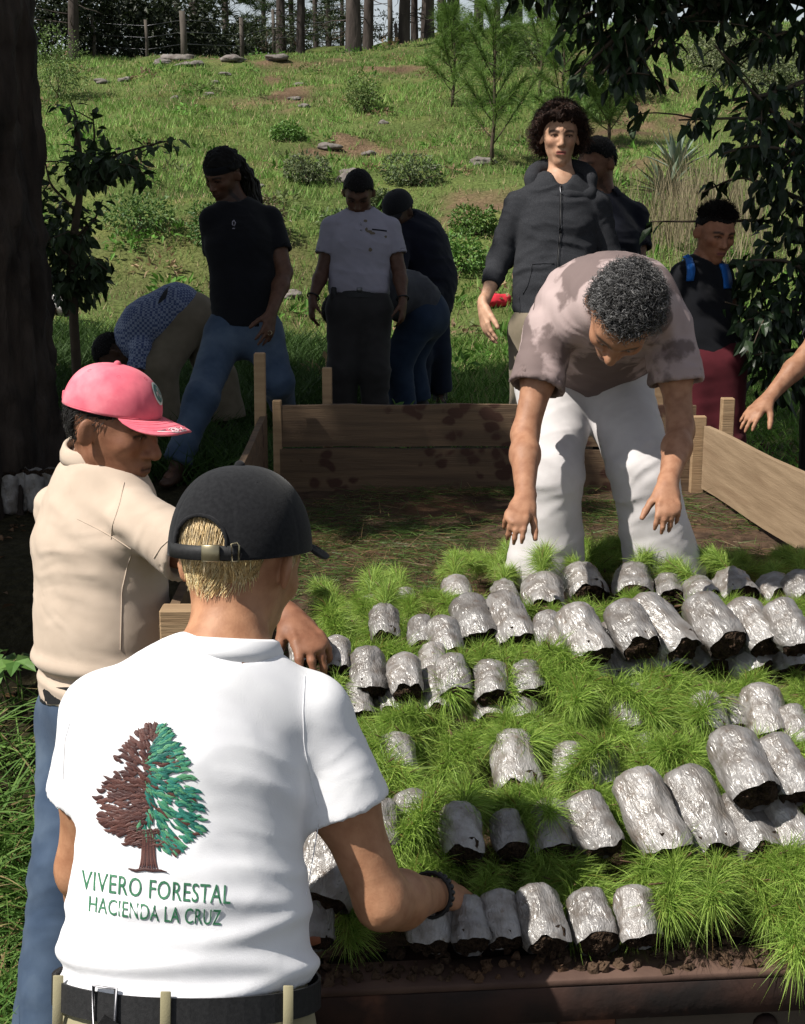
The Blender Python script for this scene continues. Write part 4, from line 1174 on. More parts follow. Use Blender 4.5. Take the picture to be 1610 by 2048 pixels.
# ------------------------------------------------------------------ teenager in the charcoal hoodie
def make_teen():
    D = 5.78
    J = dict(pel=P(1108, 640, D), wai=P(1110, 565, D), che=P(1113, 455, D), nec=P(1122, 356, D),
             shA=P(1038, 412, D), elA=P(1000, 518, D + .03), wrA=P(966, 612, D - .08),
             shB=P(1192, 412, D + .02), elB=P(1218, 518, D + .05), wrB=P(1215, 610, D),
             hipA=P(1066, 668, D), hipB=P(1150, 668, D))
    g = P(1100, 990, D)[2] - .32; g = .67
    for s in 'AB':
        h = J['hip' + s]; J['kn' + s] = V3(h[0], h[1] - .03, g + .48); J['an' + s] = V3(h[0], h[1], g + .085)
    H = Head(P(1120, 275, D - .02), (-.02, -1, -.06), (0.02, 0, 1), .94)
    o = dict(w=.90, hip=.15, waist=.138, chest=.148, dep=.66, arm=.84, neck=.05)
    hands = dict(A=dict(dr=nrm(P(978, 690, D - .1) - J['wrA']), pn=V3(.8, .3, 0), th=V3(.35, -1, 0), L=.185, curl=.22, spread=.10, thumb=(.8, .5, .1)))
    c = person('curly haired teenager in charcoal zip hoodie standing behind the board', J, H, o, (.50, .30, .20), vox=.012, fvox=.0036, hands=hands, brow=(.025, .013, .009), lip=(.40, .13, .11),
               head_o=dict(nr=.046, jaw=.9, nose=.9), ground=g, extra_fine='A')
    def ff(V, N):
        z = V[:, 2] - J['pel'][2]; x = V[:, 0] - J['pel'][0]
        d = .006 * np.exp(-((z - .0) / .012) ** 2) - .006 * np.exp(-((z - .025) / .012) ** 2)   # ribbed waistband
        d = d + .008 * np.exp(-((z - .045 - .03 * np.sin(x * 20)) / .02) ** 2)
        return d
    shirt(c, M_HOODIE, name='hoodie', e=.020, sleeve=1.55, hem=.03, vox=.0075, sl_r=1.15, amp=.010, seed=71, fold_fn=ff, loose=.014, neck_cut=-.012, vee=(V3(0, -.045, .035), V3(-.004, -.125, -.052), .050, .010))
    VFs = c.shirtVF
    # hood lying round the neck
    nk = J['nec']; B = Sculpt()
    ring = []
    for q in np.linspace(-.5, math.pi + .5, 17):
        ring.append(nk + V3(math.cos(q) * (.118), math.sin(q) * .085 - .005, .018 + .030 * math.sin(q) - .075 * (1 - max(0, math.sin(q))) ** 2 * (1 if q < 0 or q > math.pi else .35)))
    ring = [nk + V3(-.02, -.080, -.072)] + ring[::-1] + [nk + V3(.02, -.080, -.072)]
    for a_, b_ in zip(ring[:-1], ring[1:]): B.add(p_cone(a_, b_, .027, .027, V3(0, .3, 1), 1.0), .02)
    B.add(p_ell(nk + V3(0, .085, -.045), .11, .05, .08), .05)
    V, F = B.mesh(.006); V = displace(V, F, lambda V, N: folds(V, V3(1, 0, .3), .004, .04, 5)); obj('hood', V, F, M_HOODIE, c.E)
    # red shirt at the throat
    B = Sculpt(); B.add(p_cone(nk + V3(0, -.012, -.075), nk + V3(0, -.010, -.028), .072, .052), .02); V, F = B.mesh(.006); obj('red_undershirt', V, F, M_RED, c.E)
    # zip, pull, pocket edges
    Zm = pmat('dark_zip', (.03, .03, .032), rough=.5, metal=.3)
    zp = np.stack([np.interp(np.linspace(0, 1, 40), (0, .35, .7, 1), (1122, 1120, 1113, 1108)), np.linspace(372, 640, 40)], 1)
    for dx in (-2.6, 2.6):
        V, F = tube(project(c, zp + (dx, 0), .001, VFs), .0022, 5); obj('zip_placket', V, F, M_HOODIE, c.E)
    V, F = tube(project(c, zp, .0016, VFs), .0026, 5); z_ = obj('zip', V, F, Zm, c.E)
    V, F = tube(project(c, [(1121, 372), (1120, 376), (1121, 386), (1124, 390)], .004, VFs), .0028, 5); obj('zip_pull', V, F, M_STEELDARK, z_)
    for s in ([(1046, 588), (1056, 570), (1062, 548), (1064, 528)], [(1038, 592), (1040, 610), (1040, 630)], [(1064, 528), (1085, 527), (1108, 527)]):
        s = np.array(s, float); t = np.linspace(0, 1, 14); tt = np.linspace(0, 1, len(s))
        V, F = tube(project(c, np.stack([np.interp(t, tt, s[:, 0]), np.interp(t, tt, s[:, 1])], 1), .001, VFs), .0022, 5); obj('pocket_edge', V, F, M_HOODIE, c.E)
    trousers(c, M_KHAKIDARK, e=.014, top=.05, seed=81, loose=.012, vox=.011)
    rng = np.random.default_rng(6); Hc = np.array((.028, .014, .010))
    def tw(B):
        S = H.S; fr = dict(X_=H.r, Y_=H.f, Z_=H.u)
        B.add(p_ell(H.L(0, -.02, .06), .098 * S, .10 * S, .085 * S, **fr), .03)
        for s in (-1, 1): B.add(p_ell(H.L(s * .078, -.03, -.005), .03 * S, .05 * S, .07 * S, **fr), .03)
        B.add(p_ell(H.L(0, .072, .082), .066 * S, .030 * S, .030 * S, **fr), .03)
    hair_base(c, Hc, infl=.024, lo=-.78, hi=.36, amp=.014, bumps=45, tweak=tw, ears=False)
    mk = lambda a, b, d: hairline(a, b, d, -.85, .55) & ~((b > .62) & (d < .62))
    def fl(v, H_): return (-H_.f * .1)[None, :] + .5 * np.sign(v[:, :1]) * H_.r * (np.abs(v[:, :1]) > .3)
    hair_strands(c, 3400, rng, Hc, .034, .0017, K=5, out=.38, mess=.45, down=.35, curl=.007, freq=7, infl=.031, mask=mk, flow=fl, col2=(.085, .04, .025), lenfn=lambda v: .75 + .5 * (v[:, 2] < .2) - .35 * (v[:, 1] > .5))
    # fringe over the brow
    mk = lambda a, b, d: (b > .35) & (d > .55) & (d < .9)
    hair_strands(c, 700, rng, Hc, .034, .0017, K=7, out=.45, down=.5, curl=.006, freq=6, infl=.030, mask=mk, flow=lambda v, H_: (H_.f * .5 - H_.u * .25)[None, :] + .4 * np.sign(v[:, :1] + .2) * H_.r, col2=(.07, .035, .022), name='fringe')
    shoes(c)
    return c
# ------------------------------------------------------------------ people further back
def gz(x, y): return float(terrain_z(np.array([x]), np.array([y]))[0])
def stand(J, knf=.04, stance=(0, 0), lean=0.0):
    """legs straight down to the ground under the hips"""
    for s, st in zip('AB', stance):
        h = J['hip' + s]; g = gz(h[0] + st, h[1]); J['an' + s] = V3(h[0] + st, h[1], g + .085)
        J['kn' + s] = lerp(h, J['an' + s], .5) + V3(0, -knf, 0)
def short_hair(c, col, rng, n=900, lo=-.5, hi=.42, L=.014, infl=.006, col2=None):
    hair_base(c, np.array(col), infl=infl, lo=lo, hi=hi, vox=.006, amp=.002)
    hair_strands(c, n, rng, col, L, .0016, K=3, out=.5, down=0, lo=lo, hi=hi, infl=infl - .001, col2=col2, hug=(.05, .10), flow=lambda v, H_: (-H_.u * .4 + H_.f * .3)[None, :] + np.zeros((len(v), 3)))
def make_dreads():
    D = 7.2
    J = dict(pel=P(487, 648, D), wai=P(487, 580, D), che=P(484, 488, D), nec=P(472, 412, D),
             shA=P(424, 440, D - .05), elA=P(436, 545, D + .15), wrA=P(440, 630, D + .2), shB=P(540, 438, D + .05), elB=P(570, 545, D), wrB=P(542, 628, D - .15),
             hipA=P(449, 672, D), hipB=P(526, 668, D + .02), knA=P(402, 795, D - .25), anA=P(354, 928, D - .3), knB=P(556, 765, D - .02), anB=P(566, 815, D + .42))
    J['toeA'] = V3(-.2, -1, 0); J['toeB'] = V3(.2, -1, -.5)
    H = Head(P(447, 352, D - .05), (-.52, -.72, -.42), (-.05, -.2, 1), 1.02)
    o = dict(w=1.0, hip=.15, waist=.138, chest=.168, dep=.68, arm=1.08, neck=.058)
    hands = dict(B=dict(dr=nrm(P(532, 682, D - .2) - J['wrB']), pn=V3(-.5, .5, 0), th=V3(-.6, -.8, 0), L=.2, curl=.25, spread=.16))
    c = person('man with long dreadlocks and headband in black t-shirt and blue jeans striding', J, H, o, (.105, .052, .032), vox=.013, fvox=.006, hands=hands, brow=(.008, .006, .005), lip=(.1, .045, .035), stubble=.5,
               head_o=dict(nr=.056), ground=gz(*P(354, 940, D - .3)[:2]), extra_fine='B')
    shirt(c, M_BLACKSHIRT, name='t_shirt', e=.014, sleeve=.62, hem=.03, vox=.008, sl_r=1.2, amp=.004, seed=3, loose=.006)
    V, F = tube(project(c, [(468, 441), (471, 446), (469, 452), (465, 450), (465, 444), (468, 441)], .002), .003, 6); obj('chest_logo', V, F, M_GREYPOLO, c.E)
    V, F = tube(project(c, [(465, 457), (470, 457)], .002), .0025, 6); obj('chest_logo', V, F, M_GREYPOLO, c.E)
    trousers(c, M_DENIM, name='jeans', e=.012, top=.05, seed=5, loose=.004, vox=.010, amp=.010)
    rng = np.random.default_rng(12); Hc = np.array((.008, .007, .0065))
    hair_base(c, Hc, infl=.016, lo=-.55, hi=.40, vox=.006, amp=.008, bumps=60)
    # dreadlocks falling behind the shoulder
    parts = []
    for k in range(34):
        a = rng.uniform(-1, 1); st = H.L(.065 * a, -.075 - .03 * (1 - a * a), rng.uniform(-.03, .08)); L_ = rng.uniform(.22, .42)
        t = np.linspace(0, 1, 9)[:, None]; out = -H.f * .09 + H.r * a * .03
        pts = st + out * np.sin(t * 1.6) - V3(0, 0, 1) * L_ * t ** 1.25 + rng.normal(0, .005, (9, 3)) + V3(rng.uniform(-.01, .06), 0, 0) * t
        parts.append(tube(pts, np.linspace(.0095, .0055, 9), 6))
    V, F = join(parts); V = V + .0015 * np.random.default_rng(1).normal(size=V.shape)
    obj('dreadlocks', V, F, M_HAIR, c.E, col=np.tile(Hc * 1.3, (len(V), 1)))
    n = 40; q = np.arange(n) * 2 * math.pi / n; rings = []
    for dz, rr in ((-.018, 1.0), (-.016, 1.03), (.016, 1.02), (.020, .97)):
        rings.append(np.array([H.L((.084) * rr * math.cos(a), -.012 + (.106) * rr * math.sin(a), .052 + dz + .01 * math.sin(a)) for a in q]))
    V = np.concatenate(rings); F = np.concatenate([np.stack([a * n + np.arange(n), a * n + (np.arange(n) + 1) % n, (a + 1) * n + (np.arange(n) + 1) % n, (a + 1) * n + np.arange(n)], -1) for a in range(3)])
    obj('headband', V, [F], M_BLACKSHIRT, c.E)
    V, F = tube(J['wrB'] + nrm(P(532, 682, D - .2) - J['wrB']) * .105 + V3(.012, -.012, .0) + .011 * np.array([[math.cos(a), 0, math.sin(a)] for a in np.linspace(0, 6.283, 12)]), .002, 5, False); obj('ring', V, F, M_BRASS, c.E)
    shoes(c, M_LEATHER)
def make_polo():
    D = 7.85
    J = dict(pel=P(718, 605, D), wai=P(718, 560, D), che=P(722, 490, D), nec=P(721, 432, D),
             shA=P(664, 456, D), elA=P(646, 540, D), wrA=P(625, 598, D - .08), shB=P(780, 456, D), elB=P(798, 540, D), wrB=P(806, 602, D - .08),
             hipA=P(690, 622, D), hipB=P(747, 622, D))
    stand(J, .06, (-.02, .01))
    H = Head(P(717, 388, D - .05), (-.04, -.80, -.55), (0, -.5, 1), 1.0)
    o = dict(w=.98, hip=.148, waist=.140, chest=.162, dep=.7, arm=.98, neck=.056)
    hands = dict(A=dict(dr=V3(-.05, -.25, -1), pn=V3(1, .2, 0), th=V3(.3, -1, 0), L=.19, curl=.4, spread=.06), B=dict(dr=V3(-.05, -.2, -1), pn=V3(-1, .2, 0), th=V3(-.3, -1, 0), L=.19, curl=.35, spread=.06))
    c = person('man in stained pale grey polo and dark trousers walking with bowed head', J, H, o, (.10, .05, .032), vox=.013, fvox=.0065, hands=hands, brow=(.008, .006, .005), head_o=dict(nr=.055), ground=J['anA'][2] - .085)
    st = pmat('stained_grey_pique', (.29, .275, .33), (.26, .25, .30), scale=14, rough=.9, bump=.25, bscale=500, bdist=.0012)
    shirt(c, st, name='polo_shirt', e=.014, sleeve=.64, hem=-.045, vox=.008, sl_r=1.25, amp=.005, seed=7, loose=.006)
    VFs = c.shirtVF
    mud = pmat('mud_stain', (.13, .105, .075), rough=.95)
    rng = np.random.default_rng(2)
    for (x, y, sx, sy) in ((739, 463, 7, 4), (745, 467, 6, 3), (733, 459, 3, 4), (741, 500, 4, 5), (731, 442, 4, 3), (771, 474, 3, 3)):
        q = np.arange(9) * 2 * math.pi / 9; rr = rng.uniform(.6, 1.15, 9)
        px = [(x, y)] + [(x + sx * r * math.cos(a), y + sy * r * math.sin(a)) for a, r in zip(q, rr)]
        V = project(c, px, .0015, VFs); i = np.arange(9)
        obj('mud_stain', V, [np.stack([np.zeros(9, int), 1 + i, 1 + (i + 1) % 9], -1)], mud, c.E)
    V, F = tube(project(c, [(744, 459), (755, 460), (765, 461), (773, 462)], .002, VFs), .004, 5); obj('pocket_trim', V, F, M_NAVY, c.E)
    for y in (446, 449, 460): V, F = uv_sphere(project(c, [(722, y)], .002, VFs)[0], .006, 8, 6); obj('button', V, F, M_GREYPOLO, c.E)
    collar(c, M_GREYPOLO, h=.020, r=.075, r2=.068, lift=.02, fall=.034, tilt=(0, .02, .1))
    trousers(c, M_CHARCOALPANTS, e=.014, top=.055, seed=8, loose=.008, vox=.011, amp=.010)
    belt(c, M_BELT, z=.03, h=.018, e=.018)
    V, F = box(P(719, 580, D - .125), V3(.016, 0, 0), V3(0, .003, 0), V3(0, 0, .014), .002); obj('belt_buckle', V, F, M_STEELDARK, c.E)
    V, F = box(P(668, 590, D - .06), V3(.016, 0, 0), V3(0, .03, 0), V3(0, 0, .045), .006); obj('phone_pouch', V, F, M_BELT, c.E)
    short_hair(c, (.007, .006, .006), np.random.default_rng(5), hi=.36, infl=.010)
    for s in 'AB':
        ax = nrm(J['wr' + s] - J['el' + s]); e1 = nrm(np.cross(ax, V3(0, 1, 0))); e2 = np.cross(ax, e1); q = np.linspace(0, 6.283, 16)
        V, F = tube(J['wr' + s] - ax * .015 + .034 * (np.cos(q)[:, None] * e1 + np.sin(q)[:, None] * e2), .005, 6, False); obj('wristband', V, F, M_BELT, c.E)
    shoes(c, M_SOLE)
def make_darkcap():
    D = 9.0
    J = dict(pel=P(848, 600, D), wai=P(852, 555, D), che=P(838, 495, D - .05), nec=P(815, 450, D - .12),
             shA=P(800, 478, D - .2), elA=P(790, 560, D - .3), wrA=P(800, 620, D - .4), shB=P(862, 480, D + .1), elB=P(874, 560, D - .05), wrB=P(850, 620, D - .25),
             hipA=P(835, 620, D - .05), hipB=P(866, 620, D + .05))
    stand(J, .05, (0, .05))
    H = Head(P(797, 425, D - .2), (-.55, -.7, -.45), (-.2, -.3, 1), 1.0)
    o = dict(w=1.02, hip=.16, waist=.165, chest=.18, dep=.78, arm=1.1, neck=.058)
    c = person('man in black hooded jacket and dark cap bent slightly behind the polo wearer', J, H, o, (.07, .038, .026), vox=.013, fvox=.008, ground=J['anA'][2] - .085)
    shirt(c, M_NAVY, name='jacket', e=.025, sleeve=1.8, hem=.06, vox=.010, amp=.008, seed=13, loose=.02)
    B = Sculpt(); n = J['nec']
    B.add(p_cone(n + V3(.02, .04, .0), n + V3(.10, .10, -.02), .06, .05), .04); B.add(p_cone(n + V3(-.05, -.02, -.01), n + V3(.05, .07, .0), .05, .05), .04); V, F = B.mesh(.01); obj('hood', V, F, M_NAVY, c.E)
    trousers(c, M_DARKDENIM, name='jeans', e=.016, top=.05, seed=9, vox=.012, loose=.012)
    hair_base(c, np.array((.006, .006, .006)), infl=.006, vox=.008); cap(c, M_CAPBLACK, up=.03, infl=.014)
    shoes(c, M_SOLE)
def make_bentjeans():
    D = 8.5
    J = dict(pel=P(842, 618, D), wai=P(815, 592, D - .05), che=P(765, 590, D - .18), nec=P(728, 605, D - .25),
             shA=P(742, 625, D - .40), elA=P(735, 690, D - .42), wrA=P(730, 745, D - .45), shB=P(748, 605, D - .05), elB=P(742, 680, D - .05), wrB=P(735, 745, D - .1),
             hipA=P(838, 640, D - .1), hipB=P(856, 638, D + .1))
    for s, dx in (('A', -.06), ('B', -.02)):
        h = J['hip' + s]; J['an' + s] = V3(h[0] + dx - .03, h[1], gz(h[0], h[1]) + .085); J['kn' + s] = lerp(h, J['an' + s], .48) + V3(-.09, 0, 0)
    J['toeA'] = J['toeB'] = V3(-1, -.2, 0)
    H = Head(J['nec'] + V3(-.12, -.02, -.06), (-.2, -.1, -1), (-1, 0, .1), 1.0)
    o = dict(w=1.0, hip=.165, waist=.15, chest=.168, dep=.75, arm=1.0, leg=1.06)
    c = person('bent over man in dark jeans and grey shirt partly hidden behind the polo wearer', J, H, o, (.09, .05, .033), vox=.013, fvox=.009, ground=J['anA'][2] - .085)
    shirt(c, cloth('slate_cotton', (.05, .052, .062)), e=.014, sleeve=.6, hem=.0, vox=.010, amp=.006, seed=17, loose=.01)
    trousers(c, cloth('indigo_denim', (.014, .026, .052), (.02, .035, .066)), name='jeans', e=.016, top=.06, seed=19, vox=.012, loose=.01, amp=.006)
    belt(c, M_KHAKIDARK, z=.05, h=.012, e=.016)
    short_hair(c, (.007, .006, .006), np.random.default_rng(9))
    shoes(c, M_SOLE)
def make_checked():
    D = 8.1
    J = dict(pel=P(372, 632, D), wai=P(340, 622, D - .03), che=P(292, 655, D - .06), nec=P(262, 690, D - .08),
             shA=P(283, 700, D - .22), elA=P(272, 770, D - .25), wrA=P(262, 830, D - .3), shB=P(290, 690, D + .12), elB=P(280, 770, D + .12), wrB=P(270, 830, D + .1),
             hipA=P(372, 650, D - .08), hipB=P(392, 655, D + .10))
    J['knA'] = P(318, 735, D - .18); a = P(322, 850, D - .1); J['anA'] = V3(a[0], a[1], gz(a[0], a[1]) + .085)
    J['knB'] = P(436, 755, D + .05); b = P(455, 865, D + .1); J['anB'] = V3(b[0], b[1], gz(b[0], b[1]) + .085)
    J['toeA'] = V3(-.6, -.6, 0); J['toeB'] = V3(-.6, -.8, 0)
    H = Head(J['nec'] + V3(-.09, -.03, -.05), (-.35, -.2, -1), (-1, -.2, .1), 1.0)
    o = dict(w=1.02, hip=.165, waist=.155, chest=.172, dep=.75, arm=1.0, leg=1.06)
    c = person('man in blue checked shirt and khaki trousers bent double behind the dreadlocked man', J, H, o, (.09, .05, .033), vox=.013, fvox=.009, ground=J['anA'][2] - .085)
    m = pmat('blue_check_cotton', (.07, .11, .26), rough=.9)
    nt = m.node_tree; ck = nt.nodes.new('ShaderNodeTexChecker'); ck.inputs['Scale'].default_value = 70; ck.inputs['Color1'].default_value = (.06, .085, .19, 1); ck.inputs['Color2'].default_value = (.24, .28, .38, 1)
    tc = nt.nodes.new('ShaderNodeTexCoord'); nt.links.new(tc.outputs['Object'], ck.inputs['Vector']); nt.links.new(ck.outputs[0], nt.nodes['Principled BSDF'].inputs['Base Color'])
    shirt(c, m, name='checked_shirt', e=.014, sleeve=.6, hem=-.10, vox=.009, amp=.005, seed=23, loose=.012)
    trousers(c, M_KHAKIDARK, e=.022, top=.115, seed=27, vox=.012, loose=.02, flare=.02, amp=.008)
    belt(c, M_BELT, z=.095, h=.014, e=.022)
    short_hair(c, (.008, .007, .007), np.random.default_rng(10))
    shoes(c, M_SOLE)
def make_navy():
    D = 6.7
    J = dict(pel=P(1205, 640, D), wai=P(1207, 575, D), che=P(1206, 490, D), nec=P(1205, 398, D),
             shA=P(1138, 432, D - .06), elA=P(1125, 525, D), wrA=P(1130, 610, D), shB=P(1270, 432, D + .06), elB=P(1276, 530, D + .02), wrB=P(1268, 615, D - .1),
             hipA=P(1175, 668, D), hipB=P(1240, 668, D))
    stand(J)
    H = Head(P(1193, 330, D - .03), (-.75, -.6, -.25), (0, 0, 1), 1.0)
    o = dict(w=1.02, hip=.155, waist=.15, chest=.17, dep=.7, arm=1.06, neck=.057)
    c = person('man in navy polo with cropped black hair half hidden behind the teenager', J, H, o, (.20, .10, .062), vox=.013, fvox=.006, ground=J['anA'][2] - .085, brow=(.008, .006, .005), stubble=.4)
    shirt(c, M_NAVY, name='polo_shirt', e=.014, sleeve=.68, hem=.04, vox=.009, sl_r=1.3, amp=.005, seed=29, loose=.012)
    collar(c, M_NAVY, h=.03, r=.072, r2=.064, lift=.015)
    trousers(c, M_CHARCOALPANTS, e=.014, top=.05, seed=33, vox=.010)
    short_hair(c, (.008, .007, .007), np.random.default_rng(11), n=1200, infl=.007)
    shoes(c, M_SOLE)
def make_boy():
    D = 5.95
    J = dict(pel=P(1418, 712, D), wai=P(1410, 655, D), che=P(1405, 590, D), nec=P(1408, 523, D),
             shA=P(1367, 550, D - .06), elA=P(1340, 630, D), wrA=P(1335, 705, D), shB=P(1444, 556, D + .08), elB=P(1462, 640, D + .05), wrB=P(1464, 715, D - .02),
             hipA=P(1396, 735, D), hipB=P(1446, 735, D))
    stand(J, .03, (0, .04))
    H = Head(P(1430, 468, D - .05), (.26, -.92, -.26), (.10, -.1, 1), .95)
    o = dict(w=.80, hip=.15, waist=.132, chest=.146, dep=.68, arm=.80, leg=.98, neck=.05)
    hands = dict(B=dict(dr=V3(.05, -.15, -1), pn=V3(-1, .1, 0), th=V3(-.3, -1, 0), L=.17, curl=.3))
    c = person('boy in black t-shirt and maroon trousers wearing a blue backpack', J, H, o, (.30, .135, .075), vox=.013, fvox=.005, hands=hands, ground=J['anA'][2] - .085, brow=(.01, .007, .006), lip=(.28, .1, .085), head_o=dict(nr=.046, nose=1.02))
    shirt(c, M_BLACKSHIRT, name='t_shirt', e=.012, sleeve=.58, hem=.0, vox=.0075, sl_r=1.3, amp=.004, seed=35, loose=.008, neck_cut=-.012)
    VFs = c.shirtVF
    for s in ([(1371, 510), (1378, 520), (1382, 540), (1380, 562)], [(1444, 530), (1450, 545), (1453, 560), (1454, 578)]):
        s = np.array(s, float); t = np.linspace(0, 1, 12); tt = np.linspace(0, 1, len(s)); px = np.stack([np.interp(t, tt, s[:, 0]), np.interp(t, tt, s[:, 1])], 1)
        a, b = project(c, px - (8, 0), .008, VFs), project(c, px + (6, 0), .008, VFs); n = len(a); i = np.arange(n - 1)
        q = obj('backpack_strap', np.concatenate([a, b]), [np.stack([i, i + 1, n + i + 1, n + i], -1)], M_BLUENYLON, c.E)
        md = q.modifiers.new('thickness', 'SOLIDIFY'); md.thickness = .010; md.offset = 0
    bk = J['che'] + V3(.02, .19, -.02); B = Sculpt(); B.add(p_ell(bk, .13, .08, .19), .02); B.add(p_ell(bk + V3(0, .05, -.06), .10, .06, .10), .03); V, F = B.mesh(.01); obj('backpack_body', V, F, M_BLUENYLON, c.E)
    trousers(c, M_MAROON, e=.012, top=.05, seed=37, vox=.011, loose=.004)
    rng = np.random.default_rng(14)
    hair_base(c, np.array((.010, .008, .007)), infl=.007, lo=-.35, hi=.42, vox=.005)
    mk = lambda a, b, d: (d > .30 + .25 * sstep(-.2, .7, b))
    hair_strands(c, 2000, rng, (.012, .009, .008), .028, .0016, K=4, out=.35, down=0, infl=.008, mask=mk, col2=(.03, .025, .022), flow=lambda v, H_: (H_.f * .55 + H_.u * .25)[None, :] + np.zeros((len(v), 3)))
    shoes(c, M_SOLE)
def make_reaching():
    D = 5.4
    sh = P(1668, 632, D)
    J = dict(shA=sh, elA=P(1612, 712, D - .06), wrA=P(1535, 798, D - .12))
    ch = sh + V3(.18, .06, -.08)
    J.update(che=ch, nec=ch + V3(-.01, -.03, .20), wai=ch + V3(.0, .02, -.22), pel=ch + V3(0, .02, -.38), shB=ch + V3(.17, .08, .10), elB=ch + V3(.20, .0, -.17), wrB=ch + V3(.12, -.16, -.32))
    J['hipA'] = J['pel'] + V3(-.09, 0, -.06); J['hipB'] = J['pel'] + V3(.09, .02, -.06)
    stand(J)
    H = Head(J['nec'] + V3(-.03, -.05, .14), (-.6, -.7, -.3), (0, -.1, 1), 1.0)
    o = dict(w=.98, hip=.155, waist=.145, chest=.165, dep=.7, arm=.98)
    hands = dict(A=dict(dr=nrm(P(1492, 842, D - .16) - J['wrA']), pn=V3(-.2, .2, -1), th=V3(-.1, -.9, -.5), L=.185, curl=.16, spread=.12, thumb=(.7, .6, .3)))
    c = person('person at the right edge with only a bare reaching arm in view', J, H, o, (.33, .17, .10), vox=.013, fvox=.0055, hands=hands, ground=J['anA'][2] - .085, extra_fine='A')
    shirt(c, M_NAVY, name='t_shirt', e=.014, sleeve=.62, hem=.04, vox=.010, seed=39, loose=.01)
    trousers(c, M_DARKDENIM, name='jeans', e=.014, top=.05, seed=43, vox=.011)
    short_hair(c, (.012, .01, .009), np.random.default_rng(15), n=500)
    shoes(c, M_SOLE)
# ------------------------------------------------------------------ terrain
BED = .885
def terrain_z(x, y):
    x = np.asarray(x, float); y = np.asarray(y, float)
    z = np.interp(y, [-40, 3.1, 5.3, 9, 13.0, 14.2, 15.8, 26, 36, 41, 70, 300], [0, 0, .60, .66, .92, 1.12, 1.68, 3.5, 5.40, 5.75, 4.9, 3.0])
    p = np.stack([x.ravel(), y.ravel(), 0 * x.ravel()], 1)
    n = (fbm(p, .22, 2, 11) * .28 + fbm(p, .9, 3, 12) * .09).reshape(x.shape)
    z = z + n * sstep(9, 15, y) * (1 - .5 * sstep(60, 120, y)) + .02 * fbm(p, 2.2, 2, 13).reshape(x.shape)
    z = z + .045 * np.clip(x, -14, 14) * sstep(20, 36, y)
    z = z - .25 * sstep(-.2, -3.5, x) * sstep(4, 6, y) * sstep(10, 8, y) * 0
    return z
def on_ground(px, py, d0=5.0, d1=80.0):
    """where the sight line through a photo pixel meets the terrain"""
    d = np.linspace(d0, d1, 1500); q = np.array([P(px, py, t) for t in d])
    k = np.nonzero(q[:, 2] < terrain_z(q[:, 0], q[:, 1]))[0]
    return q[k[0]] if len(k) else q[-1]
EARTH = []      # bare earth patches (x, y, rx, ry)
def earth_mask(x, y):
    p = np.stack([x, y, 0 * x], 1); m = np.zeros(len(x))
    for ex, ey, rx, ry in EARTH:
        m = np.maximum(m, np.exp(-(((x - ex) / rx) ** 2 + ((y - ey) / ry) ** 2)))
    return np.clip((m * 1.0 + .65 * fbm(p, 1.5, 4, 21) - .62) * 1.6, 0, 1)
def make_terrain():
    for px, py, rx, ry in ((640, 185, 1.6, 2.2), (590, 205, .8, 1.2), (690, 290, 1.0, .9), (640, 305, .8, .8), (930, 405, .8, .8), (560, 120, 2.2, 1.0), (800, 140, 1.4, .8), (910, 440, .6, .5), (470, 490, 1.3, .5),
                           (560, 470, .8, .4), (980, 420, .5, .5), (1230, 250, 1.8, 2.0), (1300, 330, 1.2, 1.0), (1150, 290, .9, 1.2), (660, 160, 1.6, 1.2), (880, 300, .9, .7), (540, 330, .7, .4), (1270, 140, 2.5, 3.0)):
        q = on_ground(px, py); EARTH.append((q[0], q[1], rx, ry))
    def axis(a, b, c0, c1, fine, coarse):
        q, x = [a], a
        while x < b:
            dd = 0 if c0 <= x <= c1 else min(abs(x - c0), abs(x - c1))
            x += min(fine + dd * .09, coarse); q.append(x)
        return np.array(q)
    xs = axis(-160, 160, -9, 9, .19, 11); ys = axis(-40, 320, 1.5, 37, .21, 14)
    X, Y = np.meshgrid(xs, ys, indexing='ij'); Z = terrain_z(X, Y)
    V = np.stack([X, Y, Z], -1).reshape(-1, 3)
    x, y = V[:, 0], V[:, 1]
    e = earth_mask(x, y)[:, None]; n = fbm(V, .8, 3, 31)[:, None]; n2 = fbm(V, 3.0, 3, 32)[:, None]
    grass = np.array((.10, .135, .04)) * (1 + .35 * n) + np.array((.05, .035, .012)) * np.clip(n2, 0, 1)
    C = grass * (1 - e) + (np.array((.165, .11, .07)) * (1 + .4 * n2)) * e
    bank = (sstep(13.0, 13.8, y) * sstep(16.2, 15.2, y) * sstep(1.5, -.5, x))[:, None] * .3
    C = C * (1 - bank) + np.array((.12, .088, .048)) * bank
    # trodden leaf mould near the truck, turf further on
    soil = sstep(9.0, 7.2, y + .5 * n2[:, 0])[:, None] * .92
    C = C * (1 - soil) + np.array((.030, .021, .014)) * (1 + .4 * n2) * soil
    g2 = (sstep(.0, -.25, x + .85 + .1 * n2[:, 0]) * sstep(4.2, 3.0, y))[:, None] * .4
    C = C * (1 - g2) + np.array((.05, .055, .02)) * g2
    m = pmat('terrain_surface', (1, 1, 1), attr=True, c2=(.55, .55, .5), scale=26, rough=.95, spec=.1, bump=.9, bscale=18, bdist=.05, detail=8)
    o = link('ground', mesh_np('ground', V, [grid_faces(len(xs), len(ys))], m, True, np.clip(C, 0, 1)))
    tag(o, 'grassy hillside rising behind a strip of dark soil', None, None, 'structure')
